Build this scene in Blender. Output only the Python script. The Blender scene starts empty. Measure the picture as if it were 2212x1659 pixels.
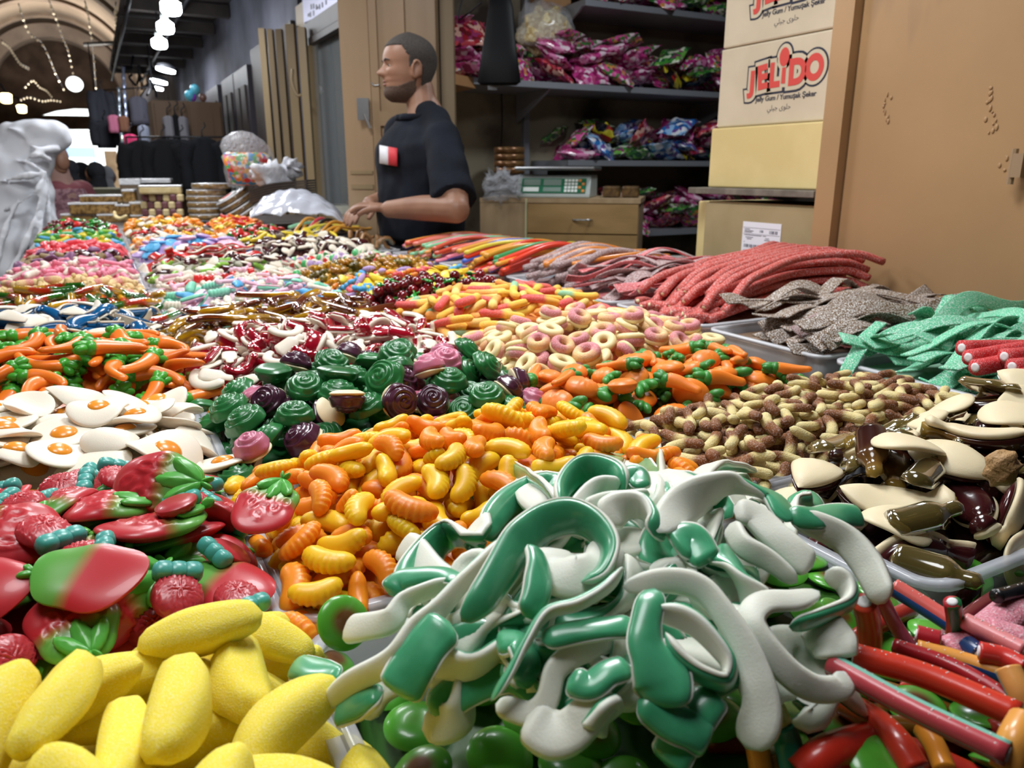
import bpy, bmesh, math, random
import numpy as np
from mathutils import Vector, Matrix, Euler

PI = math.pi
RS = np.random.RandomState(7)
random.seed(7)
SC = bpy.context.scene
COL = SC.collection

# ---------------------------------------------------------------- camera
F, PITCH, YAW, EYE = 1650.0, math.radians(15.6), math.radians(27.9), 1.25
cam_data = bpy.data.cameras.new('camera')
cam = bpy.data.objects.new('camera', cam_data)
COL.objects.link(cam)
cam.location = (0, 0, EYE)
cam.rotation_euler = (PI / 2 - PITCH, 0, -YAW)
cam_data.sensor_width = 36.0
cam_data.lens = 36.0 * F / 2212.0
cam_data.clip_start = 0.01
cam_data.clip_end = 200.0
cam_data.dof.use_dof = True
cam_data.dof.focus_distance = 0.62
cam_data.dof.aperture_fstop = 13.0
SC.camera = cam

# ---------------------------------------------------------------- world, exposure
SC.view_settings.view_transform = 'Standard'
SC.view_settings.look = 'None'
SC.view_settings.exposure = 0.22
SC.view_settings.gamma = 1.0
world = bpy.data.worlds.new('world')
SC.world = world
world.use_nodes = True
bg = world.node_tree.nodes['Background']
bg.inputs['Color'].default_value = (0.86, 0.93, 1.0, 1)
bg.inputs['Strength'].default_value = 4.0

def area_light(name, loc, size, power, color=(1, 1, 1), rot=(0, 0, 0), shape='DISK'):
    l = bpy.data.lights.new(name, 'AREA')
    l.shape = shape
    l.size = size
    l.energy = power
    l.color = color
    o = bpy.data.objects.new(name, l)
    o.location = loc
    o.rotation_euler = rot
    COL.objects.link(o)
    return o

# the stall's own LED lamps hang over the table, above the frame; the last is added to brighten the robe
STALL_LAMPS = [(0.55, 1.10, 2.30, 17), (-0.1, 0.55, 2.35, 9), (0.35, 2.5, 2.4, 15), (0.3, 4.2, 2.45, 18), (-1.4, 3.9, 2.6, 27)]
for i, (x, y, z, p) in enumerate(STALL_LAMPS):
    area_light('stall_light', (x, y, z - 0.02), 0.55, p, (0.96, 0.98, 1.0))
# lamps along the shop fronts light the corridor; the far two uplights are added to brighten the vault; a weak lamp inside the shop
area_light('shop_light', (2.2, 2.3, 2.5), 0.3, 13, (0.9, 0.95, 1.0))
for y, p in ((6.0, 22), (9.5, 26), (14.0, 34), (20.5, 150)):
    area_light('corridor_light', (0.45 if y < 12 else -0.4, y, 2.5 if y < 12 else 2.6), 0.5, p, (0.95, 0.97, 1.0) if y < 12 else (1.0, 0.93, 0.83),
               rot=(0, 0, 0) if y < 12 else (PI, 0, 0))

# ---------------------------------------------------------------- helpers
FW = np.array([math.sin(YAW) * math.cos(PITCH), math.cos(YAW) * math.cos(PITCH), -math.sin(PITCH)])
RT = np.array([math.cos(YAW), -math.sin(YAW), 0.0])
UP = np.cross(RT, FW)
EYEP = np.array([0, 0, EYE])

def ray(u, v):
    return FW + RT * (u - 1106) / F + UP * (829.5 - v) / F
def atz(u, v, z):
    d = ray(u, v); return EYEP + d * (z - EYE) / d[2]
def atx(u, v, x):
    d = ray(u, v); return EYEP + d * x / d[0]
def aty(u, v, y):
    d = ray(u, v); return EYEP + d * y / d[1]
def atd(u, v, t):
    return EYEP + ray(u, v) * t
def proj(p):
    q = np.asarray(p) - EYEP; d = q @ FW
    return 1106 + F * (q @ RT) / d, 829.5 - F * (q @ UP) / d

def lin(c):
    return c / 12.92 if c <= 0.04045 else ((c + 0.055) / 1.055) ** 2.4
def hx(s):
    return tuple(lin(int(s[i:i + 2], 16) / 255) for i in (0, 2, 4)) + (1,)

def tag(o, label=None, cat=None, group=None, kind=None):
    if label: o['label'] = label
    if cat: o['category'] = cat
    if group: o['group'] = group
    if kind: o['kind'] = kind
    return o

def mk(name, vf, mats, parent=None, fm=None, smooth=True, attrs=None, loc=None):
    V, Fc = vf[0], vf[1]
    me = bpy.data.meshes.new(name)
    me.from_pydata(np.asarray(V, float).tolist(), [], [tuple(int(i) for i in f) for f in Fc])
    if not isinstance(mats, (list, tuple)):
        mats = [mats]
    for m in mats:
        me.materials.append(m)
    if fm is not None:
        me.polygons.foreach_set('material_index', np.asarray(fm, dtype=np.int32))
    if smooth:
        me.polygons.foreach_set('use_smooth', np.ones(len(me.polygons), dtype=bool))
    if attrs is None and len(vf) > 2:
        attrs = {'t': vf[2]}
    for k, a in (attrs or {}).items():
        at = me.attributes.new(k, 'FLOAT', 'POINT')
        at.data.foreach_set('value', np.asarray(a, dtype=np.float32))
    me.update()
    o = bpy.data.objects.new(name, me)
    COL.objects.link(o)
    if parent is not None:
        o.parent = parent
    if loc is not None:
        o.location = loc
    return o

def empty(name, loc=(0, 0, 0), rz=0.0):
    o = bpy.data.objects.new(name, None)
    o.empty_display_size = 0.02
    o.location = loc
    o.rotation_euler = (0, 0, rz)
    COL.objects.link(o)
    return o

def merge(*parts):
    Vs, Fs, Ts, n = [], [], [], 0
    for p in parts:
        V = np.asarray(p[0], float)
        Vs.append(V)
        Fs += [tuple(int(i) + n for i in f) for f in p[1]]
        Ts.append(np.asarray(p[2], float) if len(p) > 2 else np.zeros(len(V)))
        n += len(V)
    return np.concatenate(Vs), Fs, np.concatenate(Ts)

def move(vf, d=(0, 0, 0), s=1.0, R=None):
    V = np.asarray(vf[0], float) * s
    if R is not None:
        V = V @ np.asarray(R).T
    return (V + np.asarray(d),) + tuple(vf[1:])

def rot(x=0, y=0, z=0):
    return np.array(Euler((x, y, z)).to_matrix())

def crom(P, n):
    """smooth curve of n points through the control points P"""
    P = np.asarray(P, float)
    if len(P) == 2:
        return P[0] + (P[1] - P[0]) * np.linspace(0, 1, n)[:, None]
    Q = np.vstack([2 * P[0] - P[1], P, 2 * P[-1] - P[-2]])
    out = []
    for s in np.linspace(0, len(P) - 1 - 1e-6, n):
        i = int(s); t = s - i
        a, b, c, d = Q[i], Q[i + 1], Q[i + 2], Q[i + 3]
        out.append(0.5 * ((2 * b) + (c - a) * t + (2 * a - 5 * b + 4 * c - d) * t * t + (3 * b - a - 3 * c + d) * t ** 3))
    return np.array(out)

def sweep(P, W, Hh=None, m=12, up=(0, 0, 1), prof=None, cap=True, roll=None):
    """tube along P; W, Hh: half width and half height; prof: unit cross-section (k,2). Returns V, F, t along the length"""
    P = np.asarray(P, float); n = len(P)
    W = np.full(n, W) if np.isscalar(W) else np.asarray(W, float)
    Hh = W if Hh is None else (np.full(n, Hh) if np.isscalar(Hh) else np.asarray(Hh, float))
    if prof is None:
        a = np.arange(m) * 2 * PI / m
        prof = np.stack([np.cos(a), np.sin(a)], 1)
    prof = np.asarray(prof, float); m = len(prof)
    T = np.gradient(P, axis=0)
    T /= np.linalg.norm(T, axis=1)[:, None] + 1e-12
    U = np.asarray(up, float)
    U = np.tile(U, (n, 1)) if U.ndim == 1 else U
    S = np.cross(T, U)
    ln = np.linalg.norm(S, axis=1)[:, None]
    S = np.where(ln > 0.05, S / (ln + 1e-9), np.array([1.0, 0, 0]))
    for i in range(1, n):
        if S[i] @ S[i - 1] < 0: S[i] = -S[i] if ln[i] < 0.3 else S[i]
    N = np.cross(S, T)
    if roll is not None:
        r = np.asarray(roll)[:, None]
        S, N = S * np.cos(r) + N * np.sin(r), N * np.cos(r) - S * np.sin(r)
    V = P[:, None, :] + S[:, None, :] * (prof[None, :, 0] * W[:, None])[..., None] + N[:, None, :] * (prof[None, :, 1] * Hh[:, None])[..., None]
    V = V.reshape(-1, 3)
    Fc = []
    for i in range(n - 1):
        for j in range(m):
            k = (j + 1) % m
            Fc.append((i * m + j, i * m + k, (i + 1) * m + k, (i + 1) * m + j))
    t = np.repeat(np.linspace(0, 1, n), m)
    if cap:
        V = np.vstack([V, P[0], P[-1]]); t = np.append(t, [0, 1])
        c0, c1 = n * m, n * m + 1
        for j in range(m):
            k = (j + 1) % m
            Fc.append((c0, k, j)); Fc.append((c1, (n - 1) * m + j, (n - 1) * m + k))
    return V, Fc, t

def endround(n, k=0.12, p=0.5):
    """a 0..1..0 profile with round ends covering a share k of the length each"""
    s = np.linspace(0, 1, n)
    e = np.clip(np.minimum(s, 1 - s) / k, 0, 1)
    return np.maximum(np.sqrt(1 - (1 - e) ** 2), 0.02) ** (p * 2)

def mold(Rf, Hf, nr=8, nt=32, b=0.0, be=4):
    """a sweet cast in a mould: outline Rf(theta), relief Hf(x,y,rho) above, belly -b*(1-rho^be) below"""
    rho = np.sin(np.linspace(0, PI / 2, nr + 1))[1:]
    th = np.arange(nt) * 2 * PI / nt
    R = np.array([Rf(a) for a in th])
    V = [(0, 0, Hf(0, 0, 0))]
    for r in rho:
        for a, q in zip(th, R):
            x, y = q * r * math.cos(a), q * r * math.sin(a)
            V.append((x, y, Hf(x, y, r)))
    base = len(V)
    low = list(rho[:-1][::-1])
    for r in low:
        for a, q in zip(th, R):
            V.append((q * r * math.cos(a), q * r * math.sin(a), -b * (1 - r ** be)))
    V.append((0, 0, -b))
    Fc = [(0, 1 + j, 1 + (j + 1) % nt) for j in range(nt)]
    rows = len(rho) + len(low)
    for i in range(rows - 1):
        for j in range(nt):
            k = (j + 1) % nt
            Fc.append((1 + i * nt + j, 1 + (i + 1) * nt + j, 1 + (i + 1) * nt + k, 1 + i * nt + k))
    last = len(V) - 1; o = 1 + (rows - 1) * nt
    Fc += [(o + j, last, o + (j + 1) % nt) for j in range(nt)]
    V = np.array(V)
    return V, Fc, np.zeros(len(V))

def ball(c=(0, 0, 0), r=(1, 1, 1), n=12, k=8, R=None, p=1.0):
    if np.isscalar(r): r = (r, r, r)
    V = [(0, 0, 1)]
    for i in range(1, k):
        a = PI * i / k
        for j in range(n):
            q = 2 * PI * j / n
            V.append((math.sin(a) * math.cos(q), math.sin(a) * math.sin(q), math.cos(a)))
    V.append((0, 0, -1))
    V = np.array(V)
    if p != 1.0:
        V = np.sign(V) * np.abs(V) ** p
    V = V * np.asarray(r)
    Fc = [(0, 1 + j, 1 + (j + 1) % n) for j in range(n)]
    for i in range(k - 2):
        for j in range(n):
            q = (j + 1) % n
            Fc.append((1 + i * n + j, 1 + (i + 1) * n + j, 1 + (i + 1) * n + q, 1 + i * n + q))
    o = 1 + (k - 2) * n
    Fc += [(o + j, len(V) - 1, o + (j + 1) % n) for j in range(n)]
    return move((V, Fc, np.zeros(len(V))), c, R=R)

def box(x0, x1, y0, y1, z0, z1):
    V = np.array([(x, y, z) for z in (z0, z1) for y in (y0, y1) for x in (x0, x1)], float)
    Fc = [(0, 2, 3, 1), (4, 5, 7, 6), (0, 1, 5, 4), (2, 6, 7, 3), (0, 4, 6, 2), (1, 3, 7, 5)]
    return V, Fc, np.zeros(8)

def obox(p, q, w, z0, z1, ext=0.0, side=0.0):
    """upright box along the ground line p-q, w thick, shifted sideways by side*w"""
    p, q = np.asarray(p[:2], float), np.asarray(q[:2], float)
    d = q - p; L = np.linalg.norm(d); d = d / L
    nrm = np.array([-d[1], d[0]])
    V, Fc, t = box(-ext, L + ext, -w / 2 + side * w, w / 2 + side * w, z0, z1)
    W = np.zeros_like(V)
    W[:, :2] = p + V[:, :1] * d + V[:, 1:2] * nrm
    W[:, 2] = V[:, 2]
    return W, Fc, t

def bar(a, b, r, m=8):
    a, b = np.asarray(a, float), np.asarray(b, float)
    d = np.abs((b - a) / np.linalg.norm(b - a))
    return sweep(np.array([a, b]), r, m=m, up=(1, 0, 0) if d[2] > 0.9 else (0, 0, 1))

def bend(V, k, ax=0):
    """bend a flat shape about the other ground axis with curvature k"""
    V = np.array(V, float)
    if abs(k) < 1e-6: return V
    x, z = V[:, ax].copy(), V[:, 2].copy()
    V[:, ax] = (1 / k - z) * np.sin(k * x)
    V[:, 2] = 1 / k - (1 / k - z) * np.cos(k * x)
    return V

def bevel(o, w=0.004, seg=2):
    m = o.modifiers.new('bevel', 'BEVEL'); m.width = w; m.segments = seg; m.limit_method = 'ANGLE'
    return o

# ---------------------------------------------------------------- materials
def nd(nt, t, **kw):
    n = nt.nodes.new(t)
    for k, v in kw.items():
        setattr(n, k, v)
    return n

def mat(name, col='808080', rough=0.5, metal=0.0, spec=0.5, sss=0.0, sscale=0.004, srad=(1, .6, .4), coat=0.0, trans=0.0, alpha=1.0, emit=None, estr=0.0,
        ramp=None, attr='t', interp='LINEAR', rnd=0.0, sugar=0.0, sscl=750.0, slo=0.50, shi=0.66, bump=0.0, bscl=300.0, bdist=0.001,
        noise=None, nscl=8.0, ndet=6.0, nlo=0.4, nhi=0.6, ior=1.45, grain=None, cells=None, sheen=0.0, coords='Object'):
    m = bpy.data.materials.new(name)
    m.use_nodes = True
    nt = m.node_tree
    b = nt.nodes['Principled BSDF']
    L = nt.links.new
    base = hx(col) if isinstance(col, str) else col
    b.inputs['Base Color'].default_value = base
    b.inputs['Roughness'].default_value = rough
    b.inputs['Metallic'].default_value = metal
    b.inputs['Specular IOR Level'].default_value = spec
    b.inputs['IOR'].default_value = ior
    b.inputs['Subsurface Weight'].default_value = sss
    b.inputs['Subsurface Scale'].default_value = sscale
    b.inputs['Subsurface Radius'].default_value = srad
    b.inputs['Coat Weight'].default_value = coat
    b.inputs['Coat Roughness'].default_value = 0.08
    b.inputs['Transmission Weight'].default_value = trans
    b.inputs['Sheen Weight'].default_value = sheen
    b.inputs['Alpha'].default_value = alpha
    if emit:
        b.inputs['Emission Color'].default_value = hx(emit)
        b.inputs['Emission Strength'].default_value = estr
    sock = None
    tc = nd(nt, 'ShaderNodeTexCoord')
    P = tc.outputs[coords]
    def rampnode(src, stops, ip='LINEAR'):
        r = nd(nt, 'ShaderNodeValToRGB')
        r.color_ramp.interpolation = ip
        e = r.color_ramp.elements
        while len(e) < len(stops): e.new(0.5)
        for el, (p, c) in zip(e, stops):
            el.position = p; el.color = hx(c) if isinstance(c, str) else c
        L(src, r.inputs['Fac'])
        return r.outputs['Color']
    def mixc(fac, a, bb):
        x = nd(nt, 'ShaderNodeMix', data_type='RGBA')
        if hasattr(fac, 'is_linked'): L(fac, x.inputs['Factor'])
        else: x.inputs['Factor'].default_value = fac
        for s, v in ((x.inputs['A'], a), (x.inputs['B'], bb)):
            if hasattr(v, 'is_linked'): L(v, s)
            else: s.default_value = v
        return x.outputs['Result']
    if ramp:
        a = nd(nt, 'ShaderNodeAttribute', attribute_name=attr)
        sock = rampnode(a.outputs['Fac'], ramp, interp)
    if cells:
        v = nd(nt, 'ShaderNodeTexVoronoi'); v.inputs['Scale'].default_value = cells[0]
        L(P, v.inputs['Vector'])
        sep = nd(nt, 'ShaderNodeSeparateColor')
        L(v.outputs['Color'], sep.inputs['Color'])
        k = len(cells[1])
        sock = rampnode(sep.outputs['Red'], [(i / k, c) for i, c in enumerate(cells[1])], 'CONSTANT')
    if noise:
        n = nd(nt, 'ShaderNodeTexNoise'); n.inputs['Scale'].default_value = nscl; n.inputs['Detail'].default_value = ndet
        src = P
        if grain:
            mp = nd(nt, 'ShaderNodeMapping'); mp.inputs['Scale'].default_value = grain
            L(P, mp.inputs['Vector']); src = mp.outputs['Vector']
        L(src, n.inputs['Vector'])
        f = rampnode(n.outputs['Fac'], [(nlo, (0, 0, 0, 1)), (nhi, (1, 1, 1, 1))])
        sock = mixc(f, sock if sock is not None else base, hx(noise))
    if rnd:
        oi = nd(nt, 'ShaderNodeObjectInfo')
        mr = nd(nt, 'ShaderNodeMapRange'); mr.inputs['To Min'].default_value = 1 - rnd; mr.inputs['To Max'].default_value = 1 + rnd
        L(oi.outputs['Random'], mr.inputs['Value'])
        hs = nd(nt, 'ShaderNodeHueSaturation')
        L(mr.outputs['Result'], hs.inputs['Value'])
        if sock is not None: L(sock, hs.inputs['Color'])
        else: hs.inputs['Color'].default_value = base
        sock = hs.outputs['Color']
    height = None
    if sugar:
        n = nd(nt, 'ShaderNodeTexNoise'); n.inputs['Scale'].default_value = sscl; n.inputs['Detail'].default_value = 1.0
        L(P, n.inputs['Vector'])
        f = rampnode(n.outputs['Fac'], [(slo, (0, 0, 0, 1)), (shi, (sugar, sugar, sugar, 1))])
        sock = mixc(f, sock if sock is not None else base, (0.95, 0.95, 0.95, 1))
        height, hd = n.outputs['Fac'], 0.0012
    elif bump:
        n = nd(nt, 'ShaderNodeTexNoise'); n.inputs['Scale'].default_value = bscl; n.inputs['Detail'].default_value = 3.0
        L(P, n.inputs['Vector'])
        height, hd = n.outputs['Fac'], bdist
    if height is not None:
        bp = nd(nt, 'ShaderNodeBump'); bp.inputs['Strength'].default_value = bump if bump else 0.7; bp.inputs['Distance'].default_value = hd
        L(height, bp.inputs['Height'])
        L(bp.outputs['Normal'], b.inputs['Normal'])
    if sock is not None:
        L(sock, b.inputs['Base Color'])
    return m
# ---------------------------------------------------------------- table and trays
mat_wood_dark = mat('dark table wood', '4a3526', rough=.6, noise='33241a', nscl=6, grain=(1, 12, 12))
mat_clear = mat('clear tray plastic', 'dfe3ea', rough=.12, spec=.6, alpha=.30)
mat_rim = mat('tray rim plastic', 'd9dce4', rough=.15, spec=.6, alpha=.55)

tb = empty('stall_table', (0.55, 2.5, 0.0))
tag(tb, 'long wooden stall table carrying all the trays of sweets', 'table')
mk('table_top', move(merge(box(-.27, 1.405, .02, 2.62, .865, .90), box(-.27, .93, 2.62, 5.25, .865, .90)), (-.55, -2.5, 0)), mat_wood_dark, tb, smooth=False)
for x, ys in ((-.2, (.15, 2.6, 5.1)), (1.34, (.15, 2.5)), (.88, (5.1,))):
    for y in ys:
        mk('leg', move(box(x - .035, x + .035, y - .035, y + .035, 0, .865), (-.55, -2.5, 0)), mat_wood_dark, tb, smooth=False)
mk('apron', move(merge(box(-.25, -.225, .04, 5.2, .76, .865), box(.90, .92, 2.64, 5.2, .76, .865)), (-.55, -2.5, 0)), mat_wood_dark, tb, smooth=False)

def rrect(x0, x1, y0, y1, r, k=5):
    P = []
    for cx, cy, a0 in ((x1 - r, y1 - r, 0), (x0 + r, y1 - r, PI / 2), (x0 + r, y0 + r, PI), (x1 - r, y0 + r, 1.5 * PI)):
        for i in range(k + 1):
            a = a0 + i * PI / 2 / k
            P.append((cx + r * math.cos(a), cy + r * math.sin(a)))
    return np.array(P)
def loft(loops, close=True):
    n = len(loops[0]); V = np.concatenate(loops); Fc = []
    for i in range(len(loops) - 1):
        for j in range(n):
            k = (j + 1) % n
            Fc.append((i * n + j, i * n + k, (i + 1) * n + k, (i + 1) * n + j))
    if close:
        Fc.append(tuple(range(n))[::-1])
        Fc.append(tuple(range((len(loops) - 1) * n, len(loops) * n)))
    return V, Fc, np.zeros(len(V))
def tray(rect, z0, z1, label, r=.022, lip=.007, mats=None):
    x0, x1, y0, y1 = rect
    cx, cy = (x0 + x1) / 2, (y0 + y1) / 2
    t = empty('plastic_tray', (cx, cy, z0)); tag(t, label, 'tray', 'clear plastic sweet trays')
    L3 = lambda e, z: np.column_stack([rrect(x0 + e - cx, x1 - e - cx, y0 + e - cy, y1 - e - cy, max(r - e, .006)), np.full(24, z - z0)])
    tk = .0018
    mk('wall_shell', loft([L3(.012, z0 + .001), L3(0.004, z1), L3(0.004 + tk, z1), L3(.012 + tk, z0 + .003)]), (mats or (mat_clear, mat_rim))[0], t)
    mk('rim', loft([L3(.004, z1 - .004), L3(-lip + .004, z1 - .004), L3(-lip + .004, z1 + .0012), L3(.0062, z1 + .0012), L3(.0062, z1 - .004)], False), (mats or (mat_clear, mat_rim))[1], t)
    return t
# ---------------------------------------------------------------- heaps: sweets dropped one by one onto a height map
def kin(root):
    return [root] + list(root.children)

class Proto:
    def __init__(self, root, label, cat='sweet', flip=0.0, tilt=0.35, scale=0.08, cast=None):
        self.root, self.label, self.cat, self.flip, self.tilt, self.var = root, label, cat, flip, tilt, scale
        self.used = False
        pts = []
        for o in kin(root):
            if o.type == 'MESH':
                me = o.data
                v = np.empty(3 * len(me.vertices)); me.vertices.foreach_get('co', v)
                c = np.array([p.center for p in me.polygons]).reshape(-1, 3)
                pts.append(v.reshape(-1, 3)); pts.append(c)
        p = np.concatenate(pts)
        if len(p) > 420:
            p = p[np.random.RandomState(1).permutation(len(p))[:420]]
        self.pts = p
        self.thick = float(np.ptp(p[:, 2]))
        self.rad = float(np.hypot(p[:, 0], p[:, 1]).max())

    def put(self, M, label=None, group=None):
        if not self.used:
            r, self.used = self.root, True
        else:
            r = self.root.copy(); COL.objects.link(r)
            for ch in self.root.children:
                c = ch.copy(); COL.objects.link(c); c.parent = r
        r.matrix_world = M
        tag(r, label or self.label, self.cat, group)
        return r

FINE = []      # (objects, noun, heap phrase): given one label each at the end

def superdome(x, y, rect, p=3.0, q=0.55):
    x0, x1, y0, y1 = rect
    a = np.abs((x - (x0 + x1) / 2) / ((x1 - x0) / 2)); b = np.abs((y - (y0 + y1) / 2) / ((y1 - y0) / 2))
    return np.clip(1 - a ** p, 0, 1) ** q * np.clip(1 - b ** p, 0, 1) ** q

def heap(phrase, rect, protos, n, zr=0.985, dome=0.045, res=0.003, layers=1.5, bed=None, group=None, seed=1, skew=(0, 0), tries=7,
         fine=None, over=0.008, lump=0.006, wdome=(3.0, 0.55), bedname='sweets', z0=None, quant=0.94, peak=None):
    rs = np.random.RandomState(seed)
    x0, x1, y0, y1 = rect
    mg = over + 0.012
    nx, ny = int((x1 - x0 + 2 * mg) / res) + 1, int((y1 - y0 + 2 * mg) / res) + 1
    gx = x0 - mg + np.arange(nx) * res; gy = y0 - mg + np.arange(ny) * res
    X, Y = np.meshgrid(gx, gy, indexing='ij')
    D = superdome(X, Y, rect, *wdome)
    if peak is not None:
        px, py, ps, ph = peak
        D = D + ph / max(dome, 1e-4) * np.exp(-((X - px) ** 2 + (Y - py) ** 2) / (2 * ps * ps)) * np.clip(D * 3, 0, 1)
    k1, k2, f1, f2 = rs.uniform(25, 60, 4)
    lumps = lump * (np.sin(k1 * X + f1) * np.sin(k2 * Y + f2) + 0.5 * np.sin(2.1 * k2 * X + f2) * np.sin(1.8 * k1 * Y + f1))
    T = zr + dome * D + lumps * np.clip(D * 2, 0, 1) + skew[0] * (X - (x0 + x1) / 2) + skew[1] * (Y - (y0 + y1) / 2)
    inside = (X > x0 - over) & (X < x1 + over) & (Y > y0 - over) & (Y < y1 + over)
    thick = np.average([p.thick for p, w in protos], weights=[w for p, w in protos])
    Hm = T - thick * layers - 0.004
    if z0 is not None: Hm = np.maximum(Hm, z0)
    Hm[~inside] = zr - 0.06
    T = np.where(inside, T, -1)
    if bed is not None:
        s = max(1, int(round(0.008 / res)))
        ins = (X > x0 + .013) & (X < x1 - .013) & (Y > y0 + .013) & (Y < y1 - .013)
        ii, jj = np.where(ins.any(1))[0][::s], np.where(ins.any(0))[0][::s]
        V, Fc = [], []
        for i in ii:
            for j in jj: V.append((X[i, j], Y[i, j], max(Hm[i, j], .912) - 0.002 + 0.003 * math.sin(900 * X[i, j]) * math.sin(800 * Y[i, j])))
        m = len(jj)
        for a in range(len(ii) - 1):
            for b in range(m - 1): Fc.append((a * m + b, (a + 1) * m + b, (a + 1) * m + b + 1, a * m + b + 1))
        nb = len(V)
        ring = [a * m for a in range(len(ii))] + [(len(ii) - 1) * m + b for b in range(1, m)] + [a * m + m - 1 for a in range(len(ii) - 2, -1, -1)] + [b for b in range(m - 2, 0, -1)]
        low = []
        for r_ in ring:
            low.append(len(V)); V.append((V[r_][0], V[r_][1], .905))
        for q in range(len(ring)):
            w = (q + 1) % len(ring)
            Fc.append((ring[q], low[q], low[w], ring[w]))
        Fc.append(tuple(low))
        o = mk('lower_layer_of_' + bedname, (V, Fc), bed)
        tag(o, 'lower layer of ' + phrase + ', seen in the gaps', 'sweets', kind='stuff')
    W = np.array([w for p, w in protos], float); W /= W.sum()
    made = []
    gzx, gzy = np.gradient(T if inside.all() else np.where(inside, T, zr), res)
    for it in range(n * 2):
        if len(made) >= n: break
        d = np.clip(T - Hm, 0, None)
        d[d < 0.12 * thick] = 0
        w = (d ** 1.6).ravel(); sw = w.sum()
        if sw <= 0: break
        w = np.cumsum(w) / sw
        p = protos[rs.choice(len(protos), p=W)][0]
        best = None
        for k in range(tries):
            c = int(np.searchsorted(w, rs.rand())); i, j = divmod(min(c, nx * ny - 1), ny)
            cx, cy = X[i, j] + rs.uniform(-.5, .5) * res, Y[i, j] + rs.uniform(-.5, .5) * res
            nrm = Vector((-np.clip(gzx[i, j], -1.2, 1.2), -np.clip(gzy[i, j], -1.2, 1.2), 1.0)).normalized()
            nrm = (nrm + Vector(rs.normal(0, p.tilt, 3))).normalized()
            if nrm.z < 0.1: nrm.z = 0.1; nrm.normalize()
            q = Vector((0, 0, 1)).rotation_difference(nrm)
            R = q.to_matrix() @ Matrix.Rotation(rs.uniform(0, 2 * PI), 3, 'Z')
            if rs.rand() < p.flip: R = R @ Matrix.Rotation(PI, 3, 'X')
            s = 1 + rs.uniform(-p.var, p.var)
            A = (p.pts * s) @ np.array(R).T
            I = np.round((A[:, 0] + cx - gx[0]) / res).astype(int); J = np.round((A[:, 1] + cy - gy[0]) / res).astype(int)
            ok = (I >= 0) & (I < nx) & (J >= 0) & (J < ny)
            if ok.sum() < 0.75 * len(ok): continue
            I, J, Az = I[ok], J[ok], A[ok, 2]
            z = np.quantile(Hm[I, J] - Az, quant)
            sc = (z + Az.max()) - T[i, j] + 0.3 * np.maximum(z + Az.max() - T[i, j], 0) + 0.5 * (np.maximum(Hm[I, J], z + Az).mean() - Hm[I, J].mean())
            if best is None or sc < best[0]:
                best = (sc, cx, cy, z, R, s, I, J, Az)
        if best is None: continue
        sc, cx, cy, z, R, s, I, J, Az = best
        if sc > 1.1 * thick + 0.01:
            Hm[I, J] = np.maximum(Hm[I, J], Hm[I, J] + .25 * (T[I, J] - Hm[I, J])); continue
        np.maximum.at(Hm, (I, J), z + Az)
        M = Matrix.Translation((cx, cy, z)) @ R.to_4x4() @ Matrix.Scale(s, 4)
        made.append(p.put(M, p.label + ' in ' + phrase, group or phrase))
    if fine: FINE.append((made, fine, phrase))
    return made

def jitter(V, a, s, seed=0):
    """soft irregular dents"""
    r = np.random.RandomState(seed); V = np.array(V, float)
    for _ in range(5):
        k = r.normal(0, 1, 3); k *= s / np.linalg.norm(k); d = r.normal(0, 1, 3); d /= np.linalg.norm(d)
        V = V + a * np.sin(V @ k + r.uniform(0, 6))[:, None] * d
    return V

def sweet(name, parts, s=1.36):
    """parts: [(part name, vf, material)], the first is the sweet itself"""
    parts = [(a, move(v, s=s), m) for a, v, m in parts]
    r = mk(name, parts[0][1], parts[0][2])
    for n, vf, m in parts[1:]:
        mk(n, vf, m, parent=r)
    return r

def arc(R, a0, a1, n):
    a = np.linspace(a0, a1, n)
    return np.stack([R * np.cos(a), R * np.sin(a), np.zeros(n)], 1)

def centre(*vfs):
    c = np.concatenate([np.asarray(v[0]) for v in vfs]).mean(0)
    return [(np.asarray(v[0]) - c,) + tuple(v[1:]) for v in vfs]

# ---- gum and sugar materials
JEL = dict(rough=0.34, coat=0.14, sss=0.35, sscale=0.006, rnd=0.10)
FOAM = dict(rough=0.45, sss=0.3, sscale=0.004, rnd=0.04, bump=0.15, bscl=900.0)
SUG = dict(rough=0.75, sss=0.3, sscale=0.006, rnd=0.06)
M = {}
M['banana'] = mat('sugared yellow foam', 'f2dc3e', sugar=0.22, sscl=1300, bump=.35, **SUG)
M['white_foam'] = mat('white foam', 'e6dcca', **FOAM)
M['cream_foam'] = mat('cream foam', 'e9d9b4', **FOAM)
M['yolk'] = mat('orange yolk jelly', 'f0962a', rough=0.3, sss=0.4, sscale=0.005, rnd=.08, coat=.3)
M['berry'] = mat('red to green jelly', ramp=[(0.0, 'bf3038'), (0.48, 'bc2c34'), (0.64, '669e44'), (1.0, '5fae48')], **JEL)
M['leaf'] = mat('leaf green jelly', '56a846', **JEL)
M['waffle'] = mat('dark red jelly', 'b2323a', **JEL)
M['teal'] = mat('teal jelly', '4fa79c', **JEL)
M['carrot'] = mat('orange carrot jelly', 'e87a22', **JEL)
M['carrot_top'] = mat('carrot leaf jelly', '3f9a2c', **JEL)
M['blue'] = mat('deep blue jelly', '0d5484', rough=.2, coat=.4, sss=.2, sscale=.004, rnd=.15)
M['yellow_slice'] = mat('yellow orange slice jelly', 'f0bc1e', rough=.4, coat=.06, sss=.9, sscale=.012, srad=(1, .75, .15), rnd=.07)
M['orange_slice'] = mat('orange slice jelly', 'f0901e', rough=.4, coat=.06, sss=.9, sscale=.012, srad=(1, .5, .1), rnd=.08)
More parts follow.
